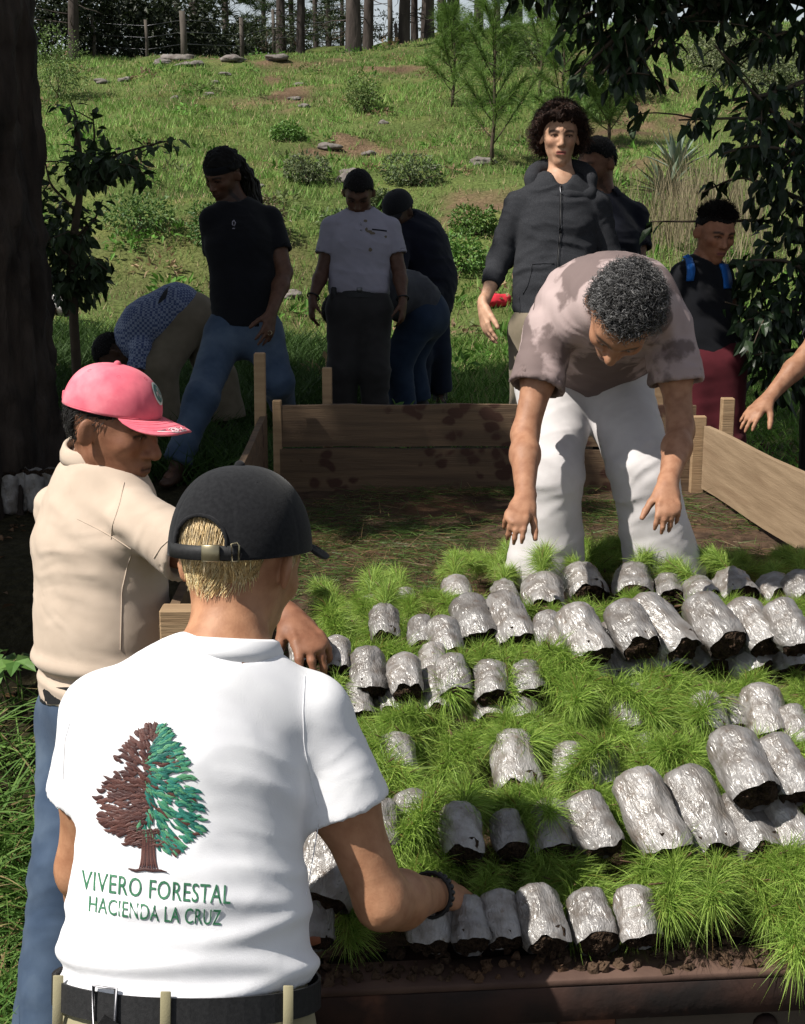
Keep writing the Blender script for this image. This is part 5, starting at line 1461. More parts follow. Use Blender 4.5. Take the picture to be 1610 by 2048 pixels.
# ------------------------------------------------------------------ grass
def scatter(n, rng, x0, x1, y0, y1, frustum=True, power=.5):
    """more points close to the camera"""
    y = y0 + (y1 - y0) * rng.uniform(0, 1, n) ** (1 / (power * 2)) if power != .5 else rng.uniform(y0, y1, n)
    x = rng.uniform(x0, x1, n)
    if frustum:
        hw = .31 * y + 1.6; x = rng.uniform(-1, 1, n) * hw
    return x, y
def blades(name, x, y, z, L, W, lean, rng, cols, mat, label, cat='grass', seg=1, parent=None, z_up=1.0):
    n = len(x); pos = np.stack([x, y, z], 1)
    a = rng.uniform(0, 6.283, n); d = np.stack([np.cos(a) * lean, np.sin(a) * lean, np.full(n, z_up)], 1)
    bend = np.stack([np.cos(a), np.sin(a), -np.ones(n) * .8], 1) * (lean * .8 * rng.uniform(.3, 1.2, n))[:, None] if seg > 1 else np.zeros((n, 3))
    V, F, nv = blade_mesh(pos, d, L, W, bend, rng, seg)
    C = np.repeat(cols, nv, 0)
    o = link(name, mesh_np(name, V, F, mat, False, np.clip(C, 0, 1)), parent)
    if parent is None: tag(o, label, cat, None, 'stuff')
    return o
def make_grass():
    rng = np.random.default_rng(101)
    M = pmat('grass_blades', (1, 1, 1), attr=True, c2=(.75, .75, .7), scale=3, rough=.65, spec=.25, transl=.25)
    # hillside turf, drawn in tufts
    n = 56000; x, y = scatter(n, rng, 0, 0, 8.2, 38.5)
    p = np.stack([x, y, 0 * x], 1); e = earth_mask(x, y); den = fbm(p, .55, 3, 41) + .5 * fbm(p, 2.2, 2, 43)
    k = (rng.uniform(0, 1, n) > e * .9) & (den + rng.uniform(-.9, .9, n) > -.75) & ~((y < 9.5) & (rng.uniform(0, 1, n) < .5))
    x, y, den = x[k], y[k], den[k]; r = 4
    x = np.repeat(x, r) + rng.normal(0, .035, len(x) * r); y = np.repeat(y, r) + rng.normal(0, .035, len(y) * r); den = np.repeat(den, r)
    L = rng.uniform(.05, .13, len(x)) * (1 + .5 * np.clip(den, -.5, 1)) ; N = len(x)
    h = rng.uniform(0, 1, N)[:, None]; q = np.clip(.5 + .5 * den, 0, 1)[:, None]
    c = np.array((.125, .265, .05)) * (1 - h) + np.array((.26, .37, .10)) * h; c = c * (.7 + .5 * q)
    dry = (rng.uniform(0, 1, N) < .12 + .22 * (den < -.2))[:, None]; c = np.where(dry, np.array((.42, .33, .19)) * (.7 + .5 * h), c)
    bank = ((y > 13.0) & (y < 15.9) & (x < .4) & (rng.uniform(0, 1, N) < .32))[:, None]; c = np.where(bank, np.array((.20, .155, .085)) * (.7 + .5 * h), c)
    blades('hill_grass', x, y, terrain_z(x, y) - .01, L, .006 + .00045 * y, .55, rng, c, M, 'rough short grass covering the hillside')
    # lush turf on the flat behind the truck
    n = 30000; x = rng.uniform(-1.6, 5.0, n); y = rng.uniform(6.9, 12.5, n); k = (x < .31 * y + 1.3) & ~((y < 8.4) & (x < .6) & (rng.uniform(0, 1, n) < .75)); x, y = x[k], y[k]; N = len(x); h = rng.uniform(0, 1, N)[:, None]
    c = np.array((.055, .135, .016)) * (1 - h) + np.array((.10, .19, .03)) * h
    blades('lush_grass', x, y, terrain_z(x, y) - .01, rng.uniform(.07, .17, N), .008, .5, rng, c, M, 'lush green turf on the flat behind the truck bed', seg=2)
    # dense young pines in the nursery bed under the tree
    n = 34000; x = rng.uniform(-4.2, -.1, n); y = rng.uniform(6.7, 12.2, n); k = (x < -.55 + .5 * np.sin(y * 3)) | ((y > 8.6) & (x < -.5 - .1 * (y - 9))); k &= (x > -.36 * y - .3); x, y = x[k], y[k]; N = len(x); h = rng.uniform(0, 1, N)[:, None]
    c = np.array((.030, .066, .014)) * (1 - h) + np.array((.05, .10, .02)) * h
    zz = terrain_z(x, y)
    blades('nursery_seedlings', x, y, zz, rng.uniform(.16, .34, N), .009, .45, rng, c, M, 'dense dark green bed of young nursery seedlings under the tree', cat='seedlings', seg=2)
    # long foreground grass at the left
    n = 900; cx = rng.uniform(-1.75, -.62, n); cy = rng.uniform(1.5, 4.3, n); k = (cy > 2.35 - .2 * rng.uniform(0, 1, n)) | (rng.uniform(0, 1, n) < .5); k &= ~((cy > 3.9) & (rng.uniform(0, 1, n) < .6)); cx, cy = cx[k], cy[k]
    r = 9; x = np.repeat(cx, r) + rng.normal(0, .02, len(cx) * r); y = np.repeat(cy, r) + rng.normal(0, .02, len(cx) * r); N = len(x); h = rng.uniform(0, 1, N)[:, None]
    c = np.array((.065, .16, .027)) * (1 - h) + np.array((.16, .28, .06)) * h; c = np.where(rng.uniform(0, 1, N)[:, None] < .12, np.array((.28, .21, .10)), c)
    blades('tall_grass', x, y, terrain_z(x, y), rng.uniform(.14, .42, N), .0065, .75, rng, c, M, 'tangled long grass growing beside the truck at lower left', seg=4)
    # pale dry stalks beside the agaves
    n = 900; x, y = [], []
    for (px, py, s) in ((1400, 500, .55), (1440, 470, .5), (1380, 440, .4), (1460, 540, .5), (1350, 470, .4)):
        q = on_ground(px, py); x.append(rng.normal(q[0], s, n // 5)); y.append(rng.normal(q[1], s, n // 5))
    x, y = np.concatenate(x), np.concatenate(y); N = len(x); h = rng.uniform(.6, 1.2, N)[:, None]
    blades('dry_stalks', x, y, terrain_z(x, y), rng.uniform(.5, 1.1, N), .008, .16, rng, np.array((.30, .25, .16)) * h, M, 'pale dry grass stalks standing below the agaves', seg=2)
    # broad-leaved weeds and dry tufts that break up the turf
    n = 500; x, y = scatter(n, rng, 0, 0, 10.0, 36.5); e = earth_mask(x, y); k = (e < .5); x, y = x[k], y[k]; n = len(x); per = 38
    w = rng.uniform(.08, .30, n); hh = w * rng.uniform(.5, 1.0, n); v = rng.normal(size=(n * per, 3)); v /= np.linalg.norm(v, axis=1)[:, None]; v[:, 2] = np.abs(v[:, 2])
    W, Hh = np.repeat(w, per), np.repeat(hh, per); pos = np.stack([np.repeat(x, per) + v[:, 0] * W * .8, np.repeat(y, per) + v[:, 1] * W * .8, np.repeat(terrain_z(x, y), per) + v[:, 2] * Hh * rng.uniform(.2, 1, n * per)], 1)
    d = v + rng.normal(0, .4, v.shape); V, F = leaf_mesh(pos, d, rng.normal(0, .5, v.shape) + V3(0, 0, 1), W * rng.uniform(.25, .5, n * per), W * rng.uniform(.10, .2, n * per), .2, .3)
    kind = rng.uniform(0, 1, n)[:, None]; c = np.where(kind < .55, np.array((.10, .22, .035)), np.where(kind < .8, np.array((.15, .19, .07)), np.array((.27, .19, .11)))) * rng.uniform(.7, 1.3, (n, 1)); c = np.repeat(c, per, 0) * rng.uniform(.75, 1.25, (n * per, 1))
    o = link('hill_weeds', mesh_np('hill_weeds', V, F, M, False, np.repeat(c, 7, 0))); tag(o, 'low weeds and dry tufts scattered over the hillside turf', 'weeds', None, 'stuff')
    # leaf litter on the shaded ground
    n = 3800; x = rng.uniform(-2.9, 2.2, n); y = rng.uniform(1.2, 8.2, n); k = ((x < -.5) | (y > 5.4)) & (x > -.33 * y - 1.2); x, y = x[k], y[k]; N = len(x)
    pos = np.stack([x, y, terrain_z(x, y) + .006], 1); d = np.concatenate([rng.normal(size=(N, 2)), rng.normal(0, .25, (N, 1))], 1)
    nor = np.tile((0, 0, 1.0), (N, 1)) + rng.normal(0, .35, (N, 3))
    V, F = leaf_mesh(pos, d, nor, rng.uniform(.025, .06, N), rng.uniform(.012, .03, N), .3, .1)
    h = rng.uniform(0, 1, N)[:, None]; c = np.array((.05, .032, .02)) * (1 - h) + np.array((.16, .085, .04)) * h
    o = link('leaf_litter', mesh_np('leaf_litter', V, F, M, False, np.repeat(c, 7, 0))); tag(o, 'scattered dead leaves lying on the shaded soil', 'leaves', None, 'stuff')
# ------------------------------------------------------------------ foliage builders
def leaf_cloud(ells, n, rng, L, W, up=.4, hang=0.0, shell=.55):
    """leaf positions through a set of ellipsoids (cx,cy,cz,rx,ry,rz): clumped, thicker near the surface"""
    ells = np.array(ells, float); vol = ells[:, 3] * ells[:, 4] * ells[:, 5]; k = rng.choice(len(ells), n, p=vol / vol.sum())
    v = rng.normal(size=(n, 3)); v /= np.linalg.norm(v, axis=1)[:, None]; r = rng.uniform(0, 1, n) ** (1 / 3.0); r = shell + (1 - shell) * r if shell else r
    r = np.where(rng.uniform(0, 1, n) < .35, rng.uniform(.2, 1, n), r)
    pos = ells[k, :3] + v * r[:, None] * ells[k, 3:]
    pos += fbm(pos, 2.5 / max(.3, ells[:, 3].mean()), 2, 5)[:, None] * v * ells[k, 3:] * .35
    d = v * .7 + rng.normal(0, .5, (n, 3)); d[:, 2] -= hang
    nor = rng.normal(0, .6, (n, 3)); nor[:, 2] += up + .4
    return leaf_mesh(pos, d, nor, rng.uniform(.7, 1.25, n) * L, rng.uniform(.75, 1.2, n) * W, .22, .25), pos
def leaf_cols(n, rng, c1, c2, per=7):
    h = rng.uniform(0, 1, n)[:, None]; c = np.array(c1) * (1 - h) + np.array(c2) * h
    return np.repeat(c * rng.uniform(.75, 1.25, (n, 1)), per, 0)
def limb(pts, r0, r1, n=7, wob=.0, rng=None, m=10):
    pts = np.array(pts, float); t = np.linspace(0, 1, m); tt = np.linspace(0, 1, len(pts))
    q = np.stack([np.interp(t, tt, pts[:, k]) for k in range(3)], 1)
    q = np.concatenate([q[:1], (q[:-2] + 2 * q[1:-1] + q[2:]) / 4, q[-1:]])
    if wob: q[1:-1] += rng.normal(0, wob, (m - 2, 3))
    return tube(q, np.linspace(r0, r1, m), n)
def bark_tube(base, top, r0, r1, rng, nu=40, nv=60, amp=.02, lean=None):
    """trunk with ridged bark"""
    t = np.linspace(0, 1, nv)[None, :, None]; th = np.arange(nu) * 2 * math.pi / nu
    ax = np.asarray(base) * (1 - t) + np.asarray(top) * t
    r = r0 + (r1 - r0) * t[..., 0] + .35 * r0 * np.exp(-t[..., 0] * 12)
    ring = np.stack([np.cos(th), np.sin(th), 0 * th], 1)[:, None, :]
    q = (ax + ring * r0).reshape(-1, 3)
    rid = 1 - np.abs(vnoise(np.stack([np.repeat(np.cos(th) * 4, nv), np.repeat(np.sin(th) * 4, nv), q[:, 2] * 1.2], 1), 1.6, 3)) * 2
    fine = fbm(q, 14, 2, 5)
    h = (amp * rid + amp * .5 * fine).reshape(nu, nv, 1)
    V = ax + ring * (r[..., None] + h)
    return V.reshape(-1, 3), [grid_faces(nu, nv, True)]
M_LEAF = lambda name, rough=.5, transl=.2, spec=.4: pmat(name, (1, 1, 1), attr=True, c2=(.8, .8, .75), scale=6, rough=rough, spec=spec, transl=transl)
def make_foliage_mats():
    global M_LF, M_GLOSS, M_BARK, M_PBARK, M_NEEDLE, M_TWIG
    M_LF = M_LEAF('leaf', .55, .22); M_GLOSS = M_LEAF('glossy_leaf', .42, .06, .3); M_NEEDLE = M_LEAF('pine_needle', .5, .36, .3)
    M_BARK = pmat('dark_bark', (.014, .010, .008), (.045, .033, .026), scale=12, rough=.95, bump=1.0, bscale=16, bdist=.04, stretch=(1, 1, .25))
    M_PBARK = pmat('pine_bark', (.035, .027, .024), (.075, .06, .053), scale=6, rough=.95, bump=.8, bscale=10, bdist=.04, stretch=(1, 1, .3))
    M_TWIG = pmat('twig', (.05, .037, .026), (.08, .06, .04), rough=.9)
def bush(name, label, base, ells, n, L, W, c1, c2, seed, stems=5, mat=None, hang=0.0, cat='shrub', group=None, crown='foliage', up=.4):
    rng = np.random.default_rng(seed); E = thing(name, label, cat, tuple(base), group)
    (V, F), pos = leaf_cloud([(base[0] + a, base[1] + b, base[2] + c_, rx, ry, rz) for a, b, c_, rx, ry, rz in ells], n, rng, L, W, hang=hang, up=up)
    obj(crown, V, F, mat or M_LF, E, smooth=False, col=leaf_cols(n, rng, c1, c2))
    for k in range(stems):
        e = ells[k % len(ells)]; tip = np.array(base) + V3(e[0], e[1], e[2]) + rng.normal(0, .4, 3) * V3(*e[3:])
        V, F = limb([base + rng.normal(0, .03, 3) * V3(1, 1, 0), lerp(base, tip, .5) + rng.normal(0, .05, 3), tip], .012 * max(1, e[5]), .004, 5, 0, rng); obj('stem', V, F, M_TWIG, E)
    return E
def tree_dup(src, loc, label, rotz=0.0, sc=1.0):
    r = src.copy(); COL.objects.link(r); r.location = loc; r.rotation_euler = (0, 0, rotz); r.scale = (sc, sc, sc); r['label'] = label
    for ch in src.children:
        c = ch.copy(); COL.objects.link(c); c.parent = r
    return r
def pine(label, base, h, r0, seed, crown0=.35, nb=46, tuft=.22, nt=8, spread=.22, low_dead=6, c1=(.018, .035, .012), c2=(.04, .062, .02), group='pine trees along the hill crest', wn=.012, nn=26):
    """tall pine: tapering trunk, whorled limbs, needle tufts"""
    rng = np.random.default_rng(seed); E = thing('pine_tree', label, 'tree', tuple(base), group); base = np.asarray(base, float)
    V, F = bark_tube(base - V3(0, 0, .3), base + V3(rng.normal(0, .02 * h), rng.normal(0, .02 * h), h), r0, r0 * .25, rng, 20, 40, r0 * .10); obj('trunk', V, F, M_PBARK, E)
    parts, tips = [], []
    for k in range(nb):
        t = crown0 + (1 - crown0) * (k / nb); a = rng.uniform(0, 6.283); L = h * spread * (1.15 - t) * rng.uniform(.7, 1.2); z = h * t
        s = base + V3(0, 0, z); e = s + V3(math.cos(a) * L, math.sin(a) * L, L * rng.uniform(-.25, .15)); m = lerp(s, e, .5) + V3(0, 0, .06 * L)
        parts.append(limb([s, m, e], .018 * h / 10 * (1.3 - t), .006, 5, 0, rng, 6))
        for j in range(nt):
            u = .3 + .7 * j / nt; q = lerp(lerp(s, m, u), lerp(m, e, u), u); tips.append(q + rng.normal(0, .10 * L, 3) * V3(1, 1, .5))
    for k in range(low_dead):
        a = rng.uniform(0, 6.283); z = rng.uniform(.04, crown0) * h; L = rng.uniform(.4, 1.4); s = base + V3(0, 0, z)
        parts.append(limb([s, s + V3(math.cos(a) * L, math.sin(a) * L, rng.uniform(-.3, .2))], .016, .004, 4, .02, rng, 5))
    V, F = join(parts); tag(obj('limbs', V, F, M_PBARK, E), kind='stuff')
    tips = np.array(tips); N = len(tips); pos = np.repeat(tips, nn, 0); d = rng.normal(size=(N * nn, 3)); d[:, 2] = d[:, 2] * .6 + .1
    V, F, nv = blade_mesh(pos, d, rng.uniform(.5, 1.1, N * nn) * tuft, wn, np.zeros((N * nn, 3)), rng, 1)
    obj('crown', V, F, M_NEEDLE, E, smooth=False, col=np.repeat(np.repeat(leaf_cols(N, rng, c1, c2, 1), nn, 0), nv, 0))
    return E
def make_trees():
    rng = np.random.default_rng(55)
    # --- the old trunk at the left edge
    b = P(38, 860, 6.6); b[2] = gz(b[0], b[1])
    E = thing('old_tree', 'massive dark rough-barked tree trunk at the left edge', 'tree', tuple(b))
    V, F = bark_tube(b - V3(.25, 0, .2), b + V3(-.12, .1, 6.5), .36, .26, rng, 96, 200, .045); obj('trunk', V, F, M_BARK, E)
    for k in range(6):
        a = k * 1.05 + .4; s = b + V3(-.12, .08, 4.6 + .35 * k); e = s + V3(math.cos(a) * 2.0 - .5, math.sin(a) * 2.0, 1.5)
        V, F = limb([s, lerp(s, e, .5) + V3(0, 0, .2), e], .12, .03, 7, .03, rng); obj('limb', V, F, M_BARK, E)
    (V, F), _ = leaf_cloud([(b[0] - .8, b[1] + .2, 7.3, 2.3, 2.1, 1.3), (b[0] - 2.2, b[1] - .5, 6.6, 1.7, 1.6, 1.0)], 7500, rng, .16, .085)
    obj('crown', V, F, M_LF, E, smooth=False, col=leaf_cols(7500, rng, (.03, .055, .014), (.06, .10, .025)))
    # --- the tree out of view on the left whose shade lies over the men at the back
    b = V3(-5.3, 5.0, gz(-5.3, 5.0)); E = thing('shade_tree', 'broad leafy tree left of the view, its shade darkening the ground', 'tree', tuple(b))
    V, F = bark_tube(b - V3(0, 0, .2), b + V3(.3, .2, 5.0), .26, .15, rng, 30, 50, .02); obj('trunk', V, F, M_BARK, E)
    for k in range(7):
        a = k * .9; s = b + V3(.2, .15, 3.0 + .25 * k); e = s + V3(math.cos(a) * 1.6, math.sin(a) * 1.9, 1.6)
        V, F = limb([s, lerp(s, e, .5) + V3(0, 0, .2), e], .09, .025, 7, .03, rng); obj('limb', V, F, M_BARK, E)
    ells = SHADE_ELLS
    nl = 24000
    (V, F), _ = leaf_cloud(ells, nl, rng, .19, .11, shell=.0)
    obj('crown', V, F, M_LF, E, smooth=False, col=leaf_cols(nl, rng, (.03, .055, .014), (.06, .10, .025)))
    # --- pines on the crest: (photo x, distance, trunk radius, height, kind)
    spots = [(712, 35.0, .16, 13), (738, 36.5, .11, 13), (806, 37.0, .13, 12), (828, 38, .08, 12), (852, 37.5, .12, 11), (612, 39, .13, 12), (576, 41, .10, 10), (642, 44, .12, 12), (900, 38, .12, 12), (948, 37, .16, 13),
             (1020, 37, .14, 12), (1064, 39, .13, 12), (1140, 36, .17, 13), (1178, 38, .15, 12), (1215, 40, .14, 12), (1260, 38, .15, 13), (415, 43, .12, 11), (182, 36, .26, 13), (880, 42, .12, 11), (985, 43, .12, 11)]
    srcs = []
    for i, (px, d, r0, h) in enumerate(spots):
        x = (px - 805) / FPX * d; y = d * .99; b = V3(x, y, gz(x, y))
        lab = 'dark pine trunk on the hill crest, %s from the left in the row' % ORD[i2ord(i, spots)]
        if i < 4:
            srcs.append((pine(lab, b, h, r0, 200 + i, crown0=.30, nb=40, tuft=.35, nt=7, nn=16, wn=.022, low_dead=10), r0))
        else:
            s, rs = srcs[i % 4]; tree_dup(s, tuple(b), lab, rng.uniform(0, 6.28), .8 + .3 * r0 / .16 * .5)
    # lower pines beyond the crest, their foliage filling the sky line
    far = [(470, 52, 9), (540, 58, 8), (600, 60, 9), (668, 57, 9), (690, 62, 8), (300, 55, 11), (380, 60, 11)]
    far.sort()
    s0 = None
    for i, (px, d, h) in enumerate(far):
        x = (px - 805) / FPX * d; y = d * .99; b = V3(x, y, gz(x, y) - .2); lab = 'bushy pine beyond the crest, %s from the left against the pale sky' % ORD[i]
        if s0 is None: s0 = pine(lab, b, 9, .14, 300, crown0=.16, nb=44, tuft=.5, nt=8, nn=15, wn=.035, spread=.26, group='pines beyond the crest')
        else: tree_dup(s0, tuple(b), lab, rng.uniform(0, 6.28), h / 9)
    # --- thicket behind the fence at upper left
    for i, (px, d, w, h) in enumerate(((170, 38, 1.6, 2.6), (235, 39, 1.6, 2.4), (300, 40, 1.6, 2.2), (365, 41, 1.6, 1.8), (430, 43, 1.6, 1.3), (500, 46, 1.8, 1.2), (120, 37, 1.4, 2.8))):
        x = (px - 805) / FPX * d; y = d * .99; b = V3(x, y, gz(x, y))
        bush('thicket_bush', 'dark thicket bush behind the fence, %s one of the row seen from the right' % ORD[[5, 4, 3, 2, 1, 0, 6][i]], b, [(0, 0, h * .5, w, 1.0, h * .55), (.4, .2, h * .3, w * .8, .9, h * .35)], 1700, .18, .09, (.014, .022, .009), (.03, .042, .016), 400 + i, 5, group='bushes behind the fence')
    for i, (px, d, w, h) in enumerate(((545, 40, 1.0, .8), (610, 41, .9, .7), (668, 40.5, 1.0, .8), (765, 40, .9, .6), (880, 40, 1.0, .6))):
        x = (px - 805) / FPX * d; y = d * .99; b = V3(x, y, gz(x, y) + .15)
        bush('crest_bush', 'sparse twiggy bush on the skyline, %s from the left' % ORD[i], b, [(0, 0, h * .6, w, .6, h * .6)], 420, .10, .04, (.03, .045, .018), (.06, .08, .03), 450 + i, 12, group='bushes on the skyline')
    # --- hillside shrubs
    hs = [(725, 226, .38, .62, 'round yellow-green', (.07, .11, .03), (.12, .17, .05)), (612, 365, .42, .36, 'grey-green low', (.055, .075, .035), (.10, .12, .055)), (822, 372, .48, .40, 'grey-green spreading', (.05, .075, .03), (.09, .12, .05)),
          (575, 282, .34, .28, 'bright green leafy', (.05, .12, .02), (.09, .17, .03)), (438, 500, .45, .5, 'dark green leafy bank', (.03, .075, .016), (.06, .12, .025)), (915, 545, .42, .42, 'bright green leafy turf', (.05, .12, .02), (.09, .17, .03)),
          (950, 470, .35, .30, 'small leafy', (.05, .11, .02), (.09, .15, .03)), (500, 455, .5, .40, 'dry brownish bank', (.08, .075, .035), (.13, .11, .055)), (1190, 240, .35, .35, 'pale green hillside', (.07, .13, .03), (.12, .19, .05)), (280, 470, .5, .45, 'leafy mid-green bank', (.04, .09, .02), (.08, .14, .03)),
          (690, 470, .4, .3, 'low tangled bank', (.05, .09, .025), (.10, .13, .05)), (1490, 175, 1.1, 1.25, 'tall olive hillside', (.07, .085, .04), (.13, .15, .07)), (1420, 150, .8, .9, 'loose olive hillside', (.07, .085, .04), (.13, .15, .07)), (1560, 210, .9, 1.1, 'broad olive hillside', (.06, .08, .035), (.11, .13, .06)),
          (120, 200, .7, 1.3, 'tall pale green sunlit', (.07, .12, .03), (.13, .19, .06)), (1270, 205, .6, .5, 'low brown-green hillside', (.06, .07, .03), (.10, .11, .05)), (760, 420, .3, .22, 'small dark hillside', (.035, .06, .02), (.07, .09, .03)), (1040, 130, .8, .6, 'shaded crest', (.03, .05, .018), (.06, .085, .03))]
    where = {725: 'near the middle of the slope', 612: 'above the dreadlocked man', 822: 'above the black cap wearer', 575: 'on the upper slope left of centre', 438: 'left of the dreadlocked man', 915: 'right of the jacketed man', 950: 'left of the teenager', 500: 'on the earthy bank', 1190: 'right of the teenager hair', 280: 'behind the left sapling', 690: 'above the polo wearer', 1490: 'at upper right', 1420: 'at upper right, inner one', 1560: 'at upper right, outer one', 120: 'beside the old trunk', 1270: 'below the crest at right', 760: 'on the mid slope', 1040: 'under the crest pines'}
    for i, (px, py, w, h, desc, c1, c2) in enumerate(hs):
        b = on_ground(px, py); b[2] = gz(b[0], b[1]); n = int(900 + 1500 * w * h)
        big = w > .7
        bush('shrub', '%s shrub %s' % (desc, where[px]), b, [(0, 0, h * .5, w * .7, w * .6, h * .5), (w * .35, 0, h * .35, w * .5, w * .5, h * .4), (-w * .3, .1, h * .45, w * .5, w * .4, h * .45)], n, .05 if not big else .07, .026 if not big else .035, tuple(1.45 * q for q in c1), tuple(1.45 * q for q in c2), 500 + i, 5)
    # --- young pines with long needles in front of the slope
    for i, (px, py, h, w) in enumerate(((985, 330, 2.2, .62), (1120, 315, 2.3, .62), (905, 215, 1.5, .6), (1215, 290, 1.4, .5), (1080, 200, 2.2, .8))):
        b = on_ground(px, py); b[2] = gz(b[0], b[1]); E = thing('pine_sapling', 'young long-needled pine behind the teenager, %s' % ('the one left of his head', 'the one behind his hair', 'smallest at far left of the group', 'rightmost of the group', 'highest up the slope')[i], 'tree', tuple(b), 'young pines on the slope')
        V, F = limb([b, b + V3(.03, 0, h * .5), b + V3(0, .02, h)], .03, .008, 7, .01, rng); obj('trunk', V, F, M_TWIG, E)
        pos, dd, parts = [], [], []
        for k in range(26):
            t = .12 + .88 * k / 26; a = k * 2.4; L = w * (1.15 - t) * rng.uniform(.7, 1.2) + .1; s = b + V3(0, 0, h * t); e = s + V3(math.cos(a) * L * .8, math.sin(a) * L * .8, L * rng.uniform(.5, 1.3))
            parts.append(limb([s, lerp(s, e, .5) - V3(0, 0, .04), e], .010, .004, 4, 0, rng, 5))
            m = 210; u = rng.uniform(.25, 1.0, m)[:, None]; pos.append(lerp(s, e, u) + rng.normal(0, .012, (m, 3))); dd.append((e - s) / L * .7 + rng.normal(0, .5, (m, 3)) + V3(0, 0, .05))
        V, F = join(parts); tag(obj('branches', V, F, M_TWIG, E), kind='stuff')
        pos, dd = np.concatenate(pos), np.concatenate(dd); N = len(pos)
        V, F, nv = blade_mesh(pos, dd, rng.uniform(.16, .34, N), .006, np.tile((0, 0, -.25), (N, 1)), rng, 2)
        obj('crown', V, F, M_NEEDLE, E, smooth=False, col=np.repeat(leaf_cols(N, rng, (.08, .16, .03), (.17, .27, .06), 1), nv, 0))
    # --- agaves
    for i, (px, py, n, L, w) in enumerate(((1352, 345, 24, .62, .075), (1330, 392, 30, .60, .075))):
        b = on_ground(px, py); b[2] = gz(b[0], b[1]); E = thing('agave', ('blue-grey agave with upright sword leaves on the slope', 'lower dark green agave with spreading leaves')[i], 'plant', tuple(b))
        for k in range(n):
            a = k * 2.4; el = (1.35 - .9 * k / n) if i == 0 else (1.1 - 1.0 * k / n)
            d = V3(math.cos(a) * math.cos(el), math.sin(a) * math.cos(el), math.sin(el)); s = nrm(np.cross(d, V3(0, 0, 1))); nn = np.cross(s, d)
            t = np.linspace(0, 1, 7); wd = w * .5 * np.sin(np.clip(t * .9 + .22, 0, 1) * math.pi) ** .8; cl = b + d * (L * t)[:, None] - V3(0, 0, 1) * (.10 * (t ** 2) * (1.3 - el))[:, None]
            V = np.concatenate([cl - s * wd[:, None] + nn * (wd * .5)[:, None], cl, cl + s * wd[:, None] + nn * (wd * .5)[:, None]]); j = np.arange(6)
            F = np.concatenate([np.stack([j, j + 1, 7 + j + 1, 7 + j], -1), np.stack([7 + j, 7 + j + 1, 14 + j + 1, 14 + j], -1)])
            obj('leaf', V, [F], MATS['agave_leaf'] if i == 0 else MATS['dark_agave_leaf'], E)
    # --- rocks
    rk = [(355, 122, .55, .22), (322, 128, .3, .12), (470, 122, .36, .14), (385, 130, .4, .12), (205, 165, .22, .12), (250, 163, .2, .1), (965, 328, .26, .12), (660, 300, .24, .11), (350, 197, .1, .06), (765, 248, .12, .07), (655, 565, .22, .16), (692, 365, .2, .14), (700, 350, .16, .12), (550, 118, .4, .13), (450, 150, .2, .08),
          (600, 172, .18, .08), (418, 190, .16, .07), (610, 215, .16, .08), (580, 595, .14, .07), (515, 375, .16, .06), (740, 310, .16, .08), (870, 340, .12, .06), (430, 165, .14, .06), (590, 200, .16, .07)]
    mr = pmat('field_stone', (.12, .10, .09), (.22, .20, .185), scale=7, rough=.95, bump=.6, bscale=20, bdist=.02, c3=(.05, .045, .035), c3scale=4)
    for i, (px, py, w, h) in enumerate(rk):
        b = on_ground(px, py); b[2] = gz(b[0], b[1]); V, F = uv_sphere((0, 0, 0), 1.0, 30, 18); V = V * (1 + .42 * fbm(V + i * 7, 1.3, 3, i))[:, None]; V = V * V3(w * .68, w * .5, h * .62); V[:, 2] += h * .1
        o = obj('rock', V + b, F, mr, None, smooth=True, base=b); tag(o, ROCKS[i], 'rock', 'stones on the slope')
ROCKS = ['long flat pale rock near the crest left of the fence post', 'leftmost low rock of the crest outcrop', 'pale rock right of the fence post', 'dark rock right beside the long pale rock', 'small dark stone at far left of the slope', 'second small stone at the far left', 'grey flat stone left of the teenager', 'orange-grey stone on the bare earth patch', 'tiny white stone on the left slope', 'tiny pale stone right of the round shrub', 'pale stone left of the polo wearer elbow',
         'brown stone behind the polo wearer head', 'smaller stone touching the one behind the polo wearer', 'brown ridge rock below the crest', 'low stone left of the red earth', 'stone above the red earth patch', 'stone halfway down the left slope', 'stone at the lower end of the red earth', 'ochre stone by the striding man elbow', 'flat stone above the dreadlocked man', 'stone right of the earth patch', 'small stone right of centre slope', 'small stone below the crest outcrop', 'stone inside the red earth patch']
ORD = ['first', 'second', 'third', 'fourth', 'fifth', 'sixth', 'seventh', 'eighth', 'ninth', 'tenth', 'eleventh', 'twelfth', 'thirteenth', 'fourteenth', 'fifteenth', 'sixteenth', 'seventeenth', 'eighteenth', 'nineteenth', 'twentieth', 'twenty-first', 'twenty-second', 'twenty-third', 'twenty-fourth', 'twenty-fifth', 'twenty-sixth', 'twenty-seventh', 'twenty-eighth', 'twenty-ninth', 'thirtieth'] + ['%s' % ('thirty-' + q) for q in ('first', 'second', 'third', 'fourth', 'fifth', 'sixth', 'seventh', 'eighth', 'ninth')] + ['fortieth'] + ['%s' % ('forty-' + q) for q in ('first', 'second', 'third', 'fourth', 'fifth', 'sixth', 'seventh', 'eighth', 'ninth')]
def i2ord(i, spots): return sorted(range(len(spots)), key=lambda k: spots[k][0]).index(i)
